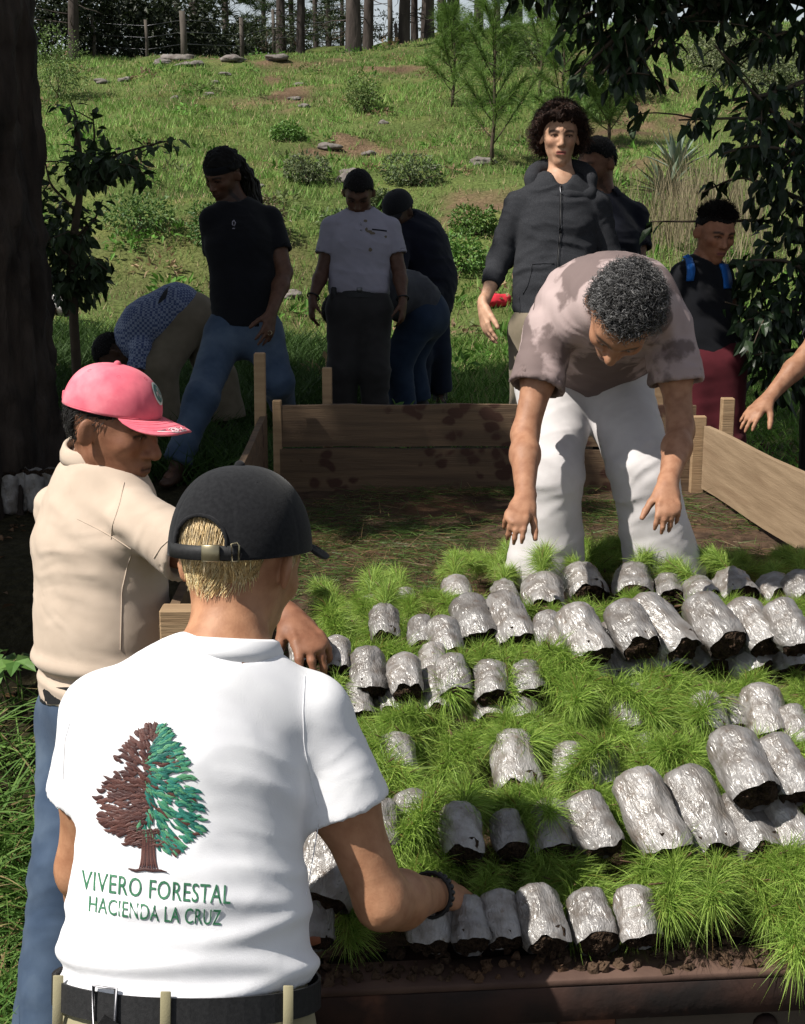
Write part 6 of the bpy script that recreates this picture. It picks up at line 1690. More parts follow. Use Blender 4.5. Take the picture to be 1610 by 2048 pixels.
SHADE_ELLS = [(-5.0, 5.2, 5.4, 1.9, 2.3, .9), (-3.9, 6.3, 5.6, 1.3, 1.5, .7), (-4.3, 3.7, 5.3, 1.1, .9, .6), (-5.6, 6.6, 6.0, 1.6, 1.7, .8), (-3.3, 7.6, 5.5, 1.0, 1.0, .6), (-2.9, 6.5, 5.5, 1.0, 1.0, .6), (-2.5, 7.5, 5.6, .9, .9, .6), (-2.95, 3.75, 5.3, .65, .45, .4), (-4.3, 7.0, 6.6, 1.7, 1.7, .6)]
# ------------------------------------------------------------------ glossy tree at the right and sapling at the left
def twig_leaves(pts, n, rng, L, W, droop, jit=.02):
    pts = np.array(pts); t = np.sort(rng.uniform(.08, 1, n)); tt = np.linspace(0, 1, len(pts)); q = np.stack([np.interp(t, tt, pts[:, k]) for k in range(3)], 1)
    tg = np.gradient(pts, axis=0).mean(0); tg = nrm(tg); s = nrm(np.cross(tg, V3(0, 0, 1))); sd = np.where(np.arange(n) % 2, 1, -1)[:, None]
    d = tg * .55 + s * sd * .6 + rng.normal(0, .25, (n, 3)); d[:, 2] -= droop
    nor = rng.normal(0, .4, (n, 3)) + V3(0, -.2, 1)
    return q + rng.normal(0, jit, (n, 3)), d, nor, rng.uniform(.7, 1.2, n) * L, rng.uniform(.8, 1.15, n) * W
def leafy_plant(E, branches, rng, L, W, c1, c2, mat, dens=26, droop=.55, r0=.012, sub=4, sublen=.25, crown_ells=(), ncrown=0):
    pos = []; parts = []
    for pts, dn in branches:
        pts = np.array(pts, float); ln = np.linalg.norm(np.diff(pts, axis=0), axis=1).sum()
        V, F = limb(pts, r0, r0 * .3, 6, .0, rng, 12); obj('branch', V, F, M_TWIG, E)
        if dn: pos.append(twig_leaves(pts, max(4, int(dn * dens * ln)), rng, L, W, droop))
        if dn:
            for k in range(int(sub * ln * dn)):
                u = rng.uniform(.15, 1); tt = np.linspace(0, 1, len(pts)); s = np.array([np.interp(u, tt, pts[:, m]) for m in range(3)]); e = s + rng.normal(0, 1, 3) * sublen * V3(.7, .7, .45) + V3(0, 0, -.3 * sublen)
                parts.append(limb([s, lerp(s, e, .5) + V3(0, 0, .02), e], .004, .002, 4, 0, rng, 4)); pos.append(twig_leaves([s, e], max(3, int(dens * sublen * .9)), rng, L, W, droop))
    if parts: V, F = join(parts); tag(obj('twigs', V, F, M_TWIG, E), kind='stuff')
    a = [np.concatenate([q[k] for q in pos]) for k in range(5)]
    if ncrown:
        ee = np.array(crown_ells, float); vol = ee[:, 3] * ee[:, 4] * ee[:, 5]; k = rng.choice(len(ee), ncrown, p=vol / vol.sum()); v = rng.normal(size=(ncrown, 3)); v /= np.linalg.norm(v, axis=1)[:, None]
        q = ee[k, :3] + v * (rng.uniform(.05, 1, ncrown) ** .45)[:, None] * ee[k, 3:]; d = v * .6 + rng.normal(0, .4, (ncrown, 3)); d[:, 2] -= droop
        b = [q, d, rng.normal(0, .45, (ncrown, 3)) + V3(-.2, -.3, 1), rng.uniform(.7, 1.2, ncrown) * L, rng.uniform(.8, 1.15, ncrown) * W]
        a = [np.concatenate([u, w]) for u, w in zip(a, b)]
    V, F = leaf_mesh(a[0], a[1], a[2], a[3], a[4], .16, .22); n = len(a[0])
    obj('foliage', V, F, mat, E, smooth=False, col=leaf_cols(n, rng, c1, c2)); return n
def make_side_plants():
    rng = np.random.default_rng(77)
    b = P(1668, 900, 6.2); b[2] = gz(b[0], b[1])
    E = thing('glossy_leaved_tree', 'dark glossy-leaved tree overhanging from the right edge', 'tree', tuple(b))
    top = P(1640, -60, 6.0)
    V, F = bark_tube(b - V3(0, 0, .2), top + V3(-.05, .0, .9), .11, .06, rng, 24, 40, .008); obj('trunk', V, F, M_BARK, E)
    br = [([P(1640, 20, 6.0), P(1520, -20, 5.8), P(1400, 5, 5.6), P(1270, 40, 5.4), P(1190, 90, 5.3)], 1.3), ([P(1520, -20, 5.8), P(1380, 30, 5.5), P(1300, 90, 5.4), P(1225, 175, 5.3)], 1.6), ([P(1400, 5, 5.6), P(1260, -10, 5.5), P(1150, 40, 5.4), P(1110, 85, 5.35)], .9),
          ([P(1300, 50, 5.4), P(1240, 110, 5.35), P(1190, 160, 5.3)], 1.6), ([P(1270, 40, 5.4), P(1215, 90, 5.3), P(1150, 150, 5.3)], 1.2),
          ([P(1640, 150, 6.0), P(1540, 190, 5.7), P(1450, 200, 5.5), P(1385, 245, 5.4)], 1.0), ([P(1640, 260, 6.0), P(1560, 240, 5.7), P(1470, 236, 5.5), P(1358, 240, 5.4)], .55),
          ([P(1640, 300, 6.0), P(1570, 250, 5.7), P(1500, 180, 5.5), P(1430, 90, 5.4)], .7), ([P(1650, 420, 6.0), P(1560, 380, 6.2), P(1480, 350, 6.3), P(1405, 385, 6.3)], .8),
          ([P(1650, 470, 6.3), P(1540, 440, 6.3), P(1420, 443, 6.35), P(1300, 443, 6.4)], .5), ([P(1650, 350, 6.0), P(1580, 300, 5.7), P(1500, 290, 5.6), P(1440, 310, 5.5)], 1.2),
          ([P(1650, 560, 6.0), P(1570, 520, 5.8), P(1500, 520, 5.7)], 1.6), ([P(1650, 640, 6.0), P(1580, 620, 5.8), P(1495, 640, 5.75)], 1.6), ([P(1650, 700, 6.0), P(1580, 700, 5.8), P(1510, 710, 5.75)], 1.4), ([P(1640, 100, 6.0), P(1580, 60, 5.7), P(1500, 90, 5.5)], 1.2)]
    def el(px, py, d, rx, rz, ry=.25): q = P(px, py, d); return (q[0], q[1], q[2], rx, ry, rz)
    ce = [el(1580, 580, 5.95, .22, .36), el(1592, 320, 5.9, .22, .32), el(1500, 300, 5.8, .10, .10), el(1500, 640, 5.9, .13, .14), el(1570, 20, 5.8, .30, .20), el(1250, 30, 5.4, .24, .13), el(1400, -70, 5.6, .45, .2), el(1560, 720, 5.95, .17, .18), el(1200, -110, 5.3, .55, .22, .5), el(1450, -200, 5.6, .7, .3, .6), el(1330, -260, 5.2, .7, .25, .5), el(1600, -330, 5.7, .8, .4, .7)]
    leafy_plant(E, br, rng, .085, .040, (.010, .022, .008), (.022, .045, .014), M_GLOSS, dens=36, droop=.75, r0=.012, sub=5, sublen=.22, crown_ells=ce, ncrown=9000)
    # --- leafy sapling left of the dreadlocked man
    b = P(150, 640, 7.6); b[2] = gz(b[0], b[1])
    E = thing('leafy_sapling', 'dark broad-leaved sapling beside the old trunk', 'tree', tuple(b))
    V, F = limb([b, P(140, 520, 7.5), P(165, 360, 7.5), P(150, 230, 7.4)], .03, .012, 8, 0, rng); obj('trunk', V, F, M_TWIG, E)
    br = [([P(165, 360, 7.5), P(230, 310, 7.4), P(300, 290, 7.35), P(352, 278, 7.3)], .9), ([P(160, 380, 7.5), P(210, 340, 7.4), P(265, 330, 7.3), P(290, 350, 7.3)], 1.6), ([P(165, 360, 7.5), P(190, 280, 7.4), P(185, 220, 7.35)], 1.3), ([P(150, 420, 7.5), P(100, 370, 7.4), P(85, 300, 7.4)], 1.3), ([P(150, 300, 7.5), P(155, 240, 7.4), P(140, 200, 7.4)], 1.0),
          ([P(145, 480, 7.5), P(190, 440, 7.4), P(205, 400, 7.4)], 1.5), ([P(145, 520, 7.5), P(100, 480, 7.4), P(85, 440, 7.4)], 1.6), ([P(145, 560, 7.5), P(185, 520, 7.4), P(215, 540, 7.3)], 1.4)]
    def e2(px, py, d, rx, rz, ry=.2): q = P(px, py, d); return (q[0], q[1], q[2], rx, ry, rz)
    leafy_plant(E, br, rng, .075, .042, (.022, .045, .014), (.05, .085, .028), M_LF, dens=34, droop=.6, r0=.010, sub=5, sublen=.20, crown_ells=[e2(130, 470, 7.6, .14, .20), e2(175, 335, 7.5, .15, .10), e2(150, 555, 7.6, .18, .14), e2(230, 320, 7.4, .14, .07)], ncrown=900)
    # --- broad-leaved weed in the grass
    b = on_ground(48, 1430, 2.0, 9); b[2] = gz(b[0], b[1]); E = thing('broad_leaved_weed', 'fresh green broad-leaved weed behind the pink-capped man', 'plant', tuple(b))
    for k in range(9):
        a = k * 2.4; st = b + V3(math.cos(a) * .05, math.sin(a) * .05, 0); e = b + V3(math.cos(a) * .13, math.sin(a) * .10, .16 + .03 * (k % 3)); V, F = limb([st, e], .004, .002, 5, 0, rng, 4); obj('stem', V, F, M_LF, E, col=np.tile((.08, .14, .03), (len(V), 1)))
        n = 4; d = np.stack([[math.cos(a + q), math.sin(a + q), .1] for q in (-.9, 0, .9, 2.5)]); V, F = leaf_mesh(np.tile(e, (n, 1)), d, np.tile((0, -.3, 1.), (n, 1)), np.full(n, .085), np.full(n, .05), .15, .35); obj('leaf', V, F, M_LF, E, smooth=False, col=leaf_cols(n, rng, (.06, .14, .025), (.10, .19, .04)))
    # --- small plant behind the board
    b = on_ground(800, 800, 5.5, 12); b = P(803, 830, 6.6); b[2] = gz(b[0], b[1]); 
    bush('small_weed', 'small bright weed sprouting behind the back board', b, [(0, 0, .30, .09, .08, .16)], 60, .07, .035, (.06, .14, .025), (.10, .19, .04), 61, 3, cat='plant')
# ------------------------------------------------------------------ fence on the crest
def make_fence():
    wood = pmat('weathered_post', (.06, .05, .043), (.11, .095, .08), scale=12, rough=.95, bump=.5, bscale=20, stretch=(1, 1, .2))
    xs = [(392, 36.5, 1.35, .09), (222, 37.5, 1.0, .05), (322, 37.2, 1.0, .05), (502, 39.5, 1.1, .06), (562, 40, 1.2, .05), (782, 37.5, 1.25, .07), (793, 36.8, .55, .05)]
    xs.sort(); tops = []
    names = ['leftmost thin', 'second thin', 'tall thick weathered', 'slim upright', 'slender dark', 'tall thin', 'short pale']
    for i, (px, d, h, r) in enumerate(xs):
        x = (px - 805) / FPX * d; y = d * .99; z = gz(x, y); V, F = tube([(x, y, z - .2), (x + .01, y, z + h * .5), (x - .01, y, z + h)], [r, r * .95, r * .85], 8)
        V = V + .006 * np.random.default_rng(i).normal(size=V.shape)
        o = obj('fence_post', V, F, wood, None, base=(x, y, z)); tag(o, names[i] + ' wooden fence post on the crest', 'fence post', 'fence posts on the crest'); tops.append(V3(x, y, z + h * .85))
    tops = tops[:-1]
    for k in range(3):
        pts = [q - V3(0, 0, .28 * k) for q in tops]; pts = [pts[0] + V3(-6, 0, 0)] + pts
        V, F = tube(np.array(pts), .008, 4); o = obj('fence_wire', V, F, M_STEELDARK, None); tag(o, ('top', 'middle', 'bottom')[k] + ' wire strand running along the crest fence', 'wire', 'fence wires')
# ------------------------------------------------------------------ truck bed
def make_bed():
    fl, fr = PZ(620, 1983, BED), PZ(1610, 1938, BED)
    e1 = nrm(fr - fl); L = lambda x: fl + e1 * ((x - fl[0]) / e1[0])        # point of the front edge at a given x
    XL, XR = -.56, 1.34
    A, Bq = L(-.44), L(XR); inn = nrm(np.cross(V3(0, 0, 1), e1))
    yb = P(970, 990, 5.5)[1] + .06
    E = thing('truck_bed', 'rusty flatbed with low wooden side boards, loaded with seedling bags', 'truck bed', ((XL + XR) / 2, 3.7, 0))
    rust = pmat('rusty_steel', (.018, .014, .013), (.055, .028, .021), scale=9, rough=.75, metal=.25, bump=.5, bscale=40, bdist=.004, c3=(.20, .085, .05), c3scale=5, c3range=(.54, .66), detail=8)
    rtop = pmat('worn_rust_top', (.13, .078, .058), (.07, .04, .031), scale=7, rough=.8, metal=.1, bump=.5, bscale=35, bdist=.004, c3=(.20, .14, .11), c3scale=6, c3range=(.57, .72), detail=8)
    wood = pmat('sawn_board', (.33, .225, .13), (.26, .17, .095), scale=5, rough=.85, bump=.5, bscale=30, bdist=.004, stretch=(.5, 6, 9), c3=(.17, .105, .06), c3scale=1.6, c3range=(.55, .75))
    wood2 = pmat('sawn_side_board', (.30, .215, .135), (.22, .152, .092), scale=5, rough=.85, bump=.4, bscale=30, bdist=.003, stretch=(6, .5, 9), c3=(.17, .105, .06), c3scale=1.6, c3range=(.55, .75))
    stain = pmat('stained_board', (.135, .088, .052), (.085, .055, .034), scale=5, rough=.8, bump=.5, bscale=30, bdist=.004, stretch=(.5, 6, 9))
    # wet soil blotches on the stained boards
    nt = stain.node_tree; N, K = nt.nodes, nt.links; b = N['Principled BSDF']; src = b.inputs['Base Color'].links[0].from_socket
    tc = N.new('ShaderNodeTexCoord'); mp = N.new('ShaderNodeMapping'); mp.inputs['Scale'].default_value = (1, 1, 1.25); K.new(tc.outputs['Object'], mp.inputs[0])
    vo = N.new('ShaderNodeTexVoronoi'); vo.inputs['Scale'].default_value = 13.5; vo.inputs['Randomness'].default_value = 1.0; dn = N.new('ShaderNodeTexNoise'); dn.inputs['Scale'].default_value = 9; dn.inputs['Detail'].default_value = 5; K.new(tc.outputs['Object'], dn.inputs['Vector']); va = N.new('ShaderNodeVectorMath'); va.operation = 'MULTIPLY_ADD'; va.inputs[1].default_value = (.09, .09, .09); K.new(dn.outputs['Color'], va.inputs[0]); K.new(mp.outputs[0], va.inputs[2]); K.new(va.outputs[0], vo.inputs['Vector'])
    nz = N.new('ShaderNodeTexNoise'); nz.inputs['Scale'].default_value = 2.6; K.new(tc.outputs['Object'], nz.inputs['Vector'])
    mm = N.new('ShaderNodeMapRange'); mm.inputs[1].default_value = .42; mm.inputs[2].default_value = .60; mm.inputs[3].default_value = .0; mm.inputs[4].default_value = .46; K.new(nz.outputs[0], mm.inputs[0])
    cp_ = N.new('ShaderNodeMath'); cp_.operation = 'SUBTRACT'; K.new(mm.outputs[0], cp_.inputs[0]); K.new(vo.outputs['Distance'], cp_.inputs[1])
    sm = N.new('ShaderNodeMapRange'); sm.inputs[1].default_value = -.05; sm.inputs[2].default_value = .09; K.new(cp_.outputs[0], sm.inputs[0])
    mx = N.new('ShaderNodeMix'); mx.data_type = 'RGBA'; K.new(sm.outputs[0], mx.inputs[0]); K.new(src, mx.inputs[6]); mx.inputs[7].default_value = (.055, .026, .017, 1); K.new(mx.outputs[2], b.inputs['Base Color'])
    up = V3(0, 0, 1)
    def quadbox(p0, p1, p2, p3, z0, z1, name, mat, smooth=False):
        V = np.array([[q[0], q[1], z0] for q in (p0, p1, p2, p3)] + [[q[0], q[1], z1] for q in (p0, p1, p2, p3)]); F = np.array([[3, 2, 1, 0], [4, 5, 6, 7], [0, 1, 5, 4], [1, 2, 6, 5], [2, 3, 7, 6], [3, 0, 4, 7]]); return obj(name, V, [F], mat, E, smooth=smooth)
    BL, BR = V3(XL, yb, 0), V3(XR - .02, yb, 0)
    quadbox(A + inn * .075, Bq + inn * .075, BR, BL, BED - .05, BED - .004, 'deck', rust)
    # front sill: top flange and front web with worn edge
    V, F = box((A + Bq) / 2 + inn * .038 - up * .006, (Bq - A) / 2, inn * .038, up * .006, .002); obj('sill_flange', V, F, rtop, E)
    V, F = box((A + Bq) / 2 + inn * .004 - up * .042, (Bq - A) / 2, inn * .004, up * .0295, .0015); obj('sill_web', V, F, rust, E)
    # back panel below the sill: timber bearers, strap plate and bolt head
    dark = pmat('grimy_panel', (.10, .078, .058), (.06, .045, .034), scale=6, rough=.85, bump=.4, bscale=25, c3=(.03, .024, .02), c3scale=3)
    s0, s1 = L(.02) , L(XR)
    V, F = box((A + L(.245)) / 2 + inn * .052 - up * .135, (L(.245) - A) / 2, inn * .012, up * .060, .002); obj('tail_panel', V, F, dark, E)
    V, F = box((L(.335) + Bq) / 2 + inn * .052 - up * .135, (Bq - L(.335)) / 2, inn * .012, up * .060, .002); obj('tail_panel', V, F, dark, E)
    V, F = box(L(.29) + inn * .050 - up * .150, e1 * .044, inn * .016, up * .078, .002); obj('strap_plate', V, F, rust, E)
    c0 = PZ(1543, 2028, BED - .13); c0 = L(c0[0] - .02) + inn * .036 - up * .118
    V, F = tube([c0 + inn * .004, c0 - inn * .004, c0 - inn * .012], [.020, .019, .014], 14); obj('bolt_head', V, F, rust, E)
    for x in (-.2, .85):
        V, F = box(V3(x, (A[1] + yb) / 2 + .1, BED - .13), V3(.035, 0, 0), V3(0, (yb - A[1]) / 2 - .15, 0), V3(0, 0, .05), .004); obj('chassis_beam', V, F, rust, E)
    for x in (XL + .12, XR - .14):
        c = V3(x, 3.35, .34); th = np.arange(29) * 2 * math.pi / 28
        V, F = tube(c + .25 * np.stack([0 * th, np.cos(th), np.sin(th)], 1), .085, 12, False); w = obj('tyre', V, F, M_SOLE, E)
        V, F = tube([c - V3(.07, 0, 0), c + V3(.07, 0, 0)], .17, 20); obj('rim', V, F, rust, w)
    V, F = tube([(XL + .1, 3.35, .34), (XR - .12, 3.35, .34)], .04, 10); obj('axle', V, F, rust, E)
    # back boards (two planks) and corner posts
    z0, z1, z2 = P(970, 990, 5.5)[2], P(970, 895, 5.5)[2], P(970, 808, 5.5)[2]; xa, xb = P(560, 900, 5.5)[0], P(1388, 900, 5.5)[0]; yy = P(970, 900, 5.5)[1]
    def plank(name, x0, x1, y, za, zb, th, mat, sag=0.0):
        n = 24; xs = np.linspace(x0, x1, n); rngp = np.random.default_rng(int(za * 1000)); wob = .0035 * np.cumsum(rngp.normal(size=n)) * .5; wob -= np.linspace(wob[0], wob[-1], n)
        V = np.concatenate([np.stack([xs, np.full(n, y + dy), np.full(n, z) + wob * sg], 1) for dy, z, sg in ((-th, za, .6), (-th, zb, 1), (th, zb, 1), (th, za, .6))])
        i = np.arange(n - 1); F = np.concatenate([np.stack([a * n + i, a * n + i + 1, b_ * n + i + 1, b_ * n + i], -1) for a, b_ in ((0, 1), (1, 2), (2, 3), (3, 0))]); F2 = np.array([[0, n, 2 * n, 3 * n], [4 * n - 1, 3 * n - 1, 2 * n - 1, n - 1]])
        return obj(name, V, [F, F2], mat, E, smooth=False)
    plank('plank', xa, xb, yy, z0 - .01, z1 - .004, .012, stain); plank('plank', xa, xb, yy + .004, z1 + .004, z2, .012, stain)
    def post(px, py0, py1, w, d, depth=.018, mat=wood, zb=None, tilt=0.0):
        a, b_ = P(px, py1, d), P(px, py0, d); a = a.copy(); a[0], a[1] = b_[0], b_[1]
        if zb is not None: a[2] = zb
        V, F = box((a + b_) / 2, V3(w / 2, 0, 0), V3(0, depth, 0), (b_ - a) / 2, .003); V[:, 0] += tilt * (V[:, 2] - a[2]); return obj('post', V, F, mat, E, smooth=False)
    post(554, 800, 990, .034, 5.46, .016); post(1399, 832, 1000, .052, 5.44, .018); post(1456, 796, 870, .048, 5.42, .022, zb=BED - .05); post(654, 735, 812, .038, 5.56, .018, zb=BED); post(1318, 757, 820, .04, 5.56, .018, zb=BED)
    post(516, 706, 940, .042, 5.30, .018, zb=BED - .05, tilt=.01)
    c0 = P(348, 1236, 2.66); V, F = box(V3(c0[0] + .012, c0[1], (c0[2] + .022 + BED) / 2), V3(.036, 0, 0), V3(0, .024, 0), V3(0, 0, (c0[2] + .022 - BED) / 2), .003); obj('post', V, F, wood, E, smooth=False)
    # side boards
    def side(p0, p1, h0, h1, th, mat):
        n = 16; t = np.linspace(0, 1, n)[:, None]; top = lerp(p0, p1, t); hh = (h0 + (h1 - h0) * t); ax = nrm(p1 - p0); nn = nrm(np.cross(ax, up)) * th
        top = top + V3(0, 0, 1) * (.003 * np.sin(t * 19))
        V = np.concatenate([top - nn - up * hh, top - nn, top + nn, top + nn - up * hh]); i = np.arange(n - 1)
        F = np.concatenate([np.stack([a * n + i, a * n + i + 1, b_ * n + i + 1, b_ * n + i], -1) for a, b_ in ((0, 1), (1, 2), (2, 3), (3, 0))]); F2 = np.array([[0, n, 2 * n, 3 * n], [4 * n - 1, 3 * n - 1, 2 * n - 1, n - 1]])
        return obj('plank', V, [F, F2], mat, E, smooth=False)
    a, b_ = P(1414, 852, 5.42), P(1612, 948, 4.38); dv = (b_ - a); side(a, a + dv * 2.6, .245, .245, .011, wood2)
    a = V3(XL + .03, yb - .10, z2 - .02); side(a, V3(XL + .045, 2.9, 1.13), .24, .24, .011, stain)
    # soil spread over the deck, with clods, and strewn needles
    nx, ny = 90, 150
    U, Wv = np.meshgrid(np.linspace(0, 1, nx), np.linspace(0, 1, ny), indexing='ij')
    f0, f1 = A + inn * .08, Bq + inn * .08; X = (f0[0] * (1 - U) + f1[0] * U) * (1 - Wv) + ((XL + .03) * (1 - U) + (XR - .06) * U) * Wv; Y = (f0[1] * (1 - U) + f1[1] * U) * (1 - Wv) + (yy - .015) * Wv
    p = np.stack([X.ravel(), Y.ravel(), 0 * X.ravel()], 1); Z = BED + .006 + .010 * np.clip(fbm(p, 9, 4, 3), -.4, 1) + .012 * np.clip(fbm(p, 2.0, 2, 4), 0, 1) + .09 * np.exp(-((p[:, 1] - 3.0) / .35) ** 2) * sstep(-.2, .2, p[:, 0]) * 0
    ms = pmat('potting_soil', (.045, .029, .02), (.09, .058, .038), scale=22, rough=.97, spec=.1, bump=1.0, bscale=60, bdist=.012, c3=(.13, .07, .038), c3scale=2.5, c3range=(.55, .72))
    o = link('soil_layer', mesh_np('soil_layer', np.stack([X.ravel(), Y.ravel(), Z], 1), [grid_faces(nx, ny)], ms)); tag(o, 'dark crumbly soil spread over the flatbed deck', 'soil', None, 'stuff')
    rng = np.random.default_rng(91); n = 20000
    x = rng.uniform(XL + .06, XR - .1, n); y = rng.uniform(3.3, yy - .03, n); den = fbm(np.stack([x, y, 0 * x], 1), 2.4, 3, 8); k = den + rng.uniform(-.5, .5, n) > -.05; x, y = x[k], y[k]; N_ = len(x)
    pos = np.stack([x, y, np.full(N_, BED + .022) + rng.uniform(0, .012, N_)], 1); d = np.concatenate([rng.normal(size=(N_, 2)), rng.normal(0, .10, (N_, 1))], 1)
    V, F, nv = blade_mesh(pos, d, rng.uniform(.04, .12, N_), .0026, np.zeros((N_, 3)), rng, 1); h = rng.uniform(0, 1, N_)[:, None]; c = np.where(rng.uniform(0, 1, N_)[:, None] < .72, np.array((.08, .14, .032)) * (.6 + .8 * h), np.array((.22, .15, .07)) * (.6 + .6 * h))
    o = link('strewn_needles', mesh_np('strewn_needles', V, F, M_NEEDLE, False, np.repeat(c, nv, 0))); tag(o, 'fallen pine needles strewn over the soil on the deck', 'needles', None, 'stuff')
    # crumbs of soil along the sill
    n = 260; t = rng.uniform(0, 1, n); q = L(0.0) * 0 + np.array([L(x_) for x_ in rng.uniform(-.25, 1.0, n)]) + inn * (rng.uniform(.008, .10, n) ** 1.0)[:, None]; parts = []
    for k in range(n):
        r = rng.uniform(.0025, .010); s = uv_sphere(q[k] + V3(0, 0, r * .3), r, 6, 5); parts.append((s[0] + rng.normal(0, r * .25, s[0].shape), s[1]))
    V, F = join(parts); o = link('soil_crumbs', mesh_np('soil_crumbs', V, F, ms, False)); tag(o, 'dark soil crumbs spilled along the rusty sill', 'soil', None, 'stuff')
    return E
# ------------------------------------------------------------------ seedling bags
def bag_meshes():
    """a few crumpled sleeves, soil plugs, stems and needle brushes, shared by all the bags; local frame: opening at the origin facing -Y, body along +Y"""
    film = bpy.data.materials.new('clear_grey_film'); film.use_nodes = True; nt = film.node_tree; N, K = nt.nodes, nt.links; b = N['Principled BSDF']
    tc = N.new('ShaderNodeTexCoord'); nz = N.new('ShaderNodeTexNoise'); nz.inputs['Scale'].default_value = 1.1; nz.inputs['Detail'].default_value = 6; K.new(tc.outputs['Object'], nz.inputs['Vector'])
    mx = N.new('ShaderNodeMix'); mx.data_type = 'RGBA'; rp = N.new('ShaderNodeMapRange'); rp.inputs[1].default_value = .40; rp.inputs[2].default_value = .62; K.new(nz.outputs[0], rp.inputs[0]); K.new(rp.outputs[0], mx.inputs[0])
    mx.inputs[6].default_value = (.245, .232, .224, 1); mx.inputs[7].default_value = (.14, .122, .108, 1)
    # soil smears
    nz2 = N.new('ShaderNodeTexNoise'); nz2.inputs['Scale'].default_value = 2.4; nz2.inputs['Detail'].default_value = 8; oi = N.new('ShaderNodeObjectInfo'); ad = N.new('ShaderNodeVectorMath'); ad.operation = 'ADD'; K.new(tc.outputs['Object'], ad.inputs[0]); K.new(oi.outputs['Random'], ad.inputs[1]); K.new(ad.outputs[0], nz2.inputs['Vector']); K.new(ad.outputs[0], nz.inputs['Vector'])
    r2 = N.new('ShaderNodeMapRange'); r2.inputs[1].default_value = .60; r2.inputs[2].default_value = .78; K.new(nz2.outputs[0], r2.inputs[0]); m2 = N.new('ShaderNodeMix'); m2.data_type = 'RGBA'; K.new(r2.outputs[0], m2.inputs[0]); K.new(mx.outputs[2], m2.inputs[6]); m2.inputs[7].default_value = (.12, .085, .06, 1)
    hs = N.new('ShaderNodeHueSaturation'); r4 = N.new('ShaderNodeMapRange'); r4.inputs[3].default_value = .75; r4.inputs[4].default_value = 1.3; K.new(oi.outputs['Random'], r4.inputs[0]); K.new(r4.outputs[0], hs.inputs['Value']); K.new(m2.outputs[2], hs.inputs['Color']); K.new(hs.outputs[0], b.inputs['Base Color'])
    b.inputs['Roughness'].default_value = .40; b.inputs['Metallic'].default_value = .0; b.inputs['Specular IOR Level'].default_value = .7; b.inputs['Coat Weight'].default_value = .8; b.inputs['Coat Roughness'].default_value = .19
    # crinkles of the film
    mp = N.new('ShaderNodeMapping'); mp.inputs['Scale'].default_value = (1.2, .45, 1.2); K.new(ad.outputs[0], mp.inputs[0])
    n3 = N.new('ShaderNodeTexNoise'); n3.inputs['Scale'].default_value = 3.6; n3.inputs['Detail'].default_value = 5; n3.inputs['Distortion'].default_value = 1.6; K.new(mp.outputs[0], n3.inputs['Vector'])
    bp = N.new('ShaderNodeBump'); bp.inputs['Strength'].default_value = .45; bp.inputs['Distance'].default_value = .012; K.new(n3.outputs[0], bp.inputs['Height']); K.new(bp.outputs[0], b.inputs['Normal']); K.new(bp.outputs[0], b.inputs['Coat Normal'])
    soil = pmat('root_ball_soil', (.045, .029, .02), (.115, .074, .048), scale=4, rough=.97, spec=.1, bump=1.0, bscale=7, bdist=.15)
    stemm = pmat('seedling_stem', (.13, .075, .045), (.09, .05, .03), scale=40, rough=.85)
    out = dict(film=film, soil=soil, stem=stemm, sleeves=[], plugs=[], stems=[], needles=[])
    for v in range(6):
        rng = np.random.default_rng(700 + v); nu, nv = 30, 26
        th = np.arange(nu) * 2 * math.pi / nu; s = np.linspace(0, 1, nv)
        # profile: open mouth, plump body, closed rounded far end
        prof = np.interp(s, [0, .05, .18, .6, .84, .94, 1], [.93, .99, 1.0, 1.0, .93, .70, .06]); yy = np.interp(s, [0, .94, 1], [-.010, .97, 1.0])
        V = np.stack([np.outer(np.cos(th), prof), np.broadcast_to(yy, (nu, nv)) * 3.0, np.outer(np.sin(th), prof) * .93], -1)      # unit radius, length 3
        q = V.reshape(-1, 3); rad = q * (1, 0, 1)
        n1 = vnoise(q * (2.2, .9, 2.2) + v * 9, 1.0, v); n2 = 1 - 2 * np.abs(vnoise(q * (3.6, 1.1, 3.6) + v * 5, 1.0, v + 3)); n3 = 1 - 2 * np.abs(vnoise(q * (6, 2.0, 6) + v * 5, 1.0, v + 5))
        pl = np.sin(np.arctan2(q[:, 2], q[:, 0]) * (7 + v % 3) + 2.5 * vnoise(q, 1.1, v + 8)); q = q + rad * (.12 * n1 + .06 * n2 + .045 * n3 + .025 * pl)[:, None]
        q = q.reshape(nu, nv, 3); lip = .15 * vnoise(np.stack([np.cos(th) * 2, np.sin(th) * 2, 0 * th + v], 1), 1.0, 7) + .12 * np.sin(th * 2 + v)
        ov = np.clip(np.sin(th), 0, 1) * .16; q[:, 0, 1] += lip - .05 - ov; q[:, 1, 1] += lip * .6 - ov * .7; q[:, 2, 1] += lip * .25 - ov * .3
        q[..., 2] = np.maximum(q[..., 2], -.80 - .05 * np.cos(q[..., 1] * 3))
        out['sleeves'].append(mesh_np('plastic_sleeve', q.reshape(-1, 3), [grid_faces(nu, nv, True)], film))
        # soil plug, crumbly, set a little inside the mouth
        nr = 9; V = []
        for j in range(nr):
            r = .955 * (j / (nr - 1)); V.append(np.stack([np.cos(th) * r, np.full(nu, -.26 + .24 * (j / (nr - 1)) ** 2 + .35 * (j == nr - 1)) , np.sin(th) * r * .93], 1))
        V = np.stack(V, 1).reshape(-1, 3); V[:, 1] += -.22 * fbm(V + v, 3.0, 3, v) - .10 * np.random.default_rng(v).uniform(0, 1, len(V)) * (np.hypot(V[:, 0], V[:, 2]) < .9); V[:, 2] = np.maximum(V[:, 2], -.80)
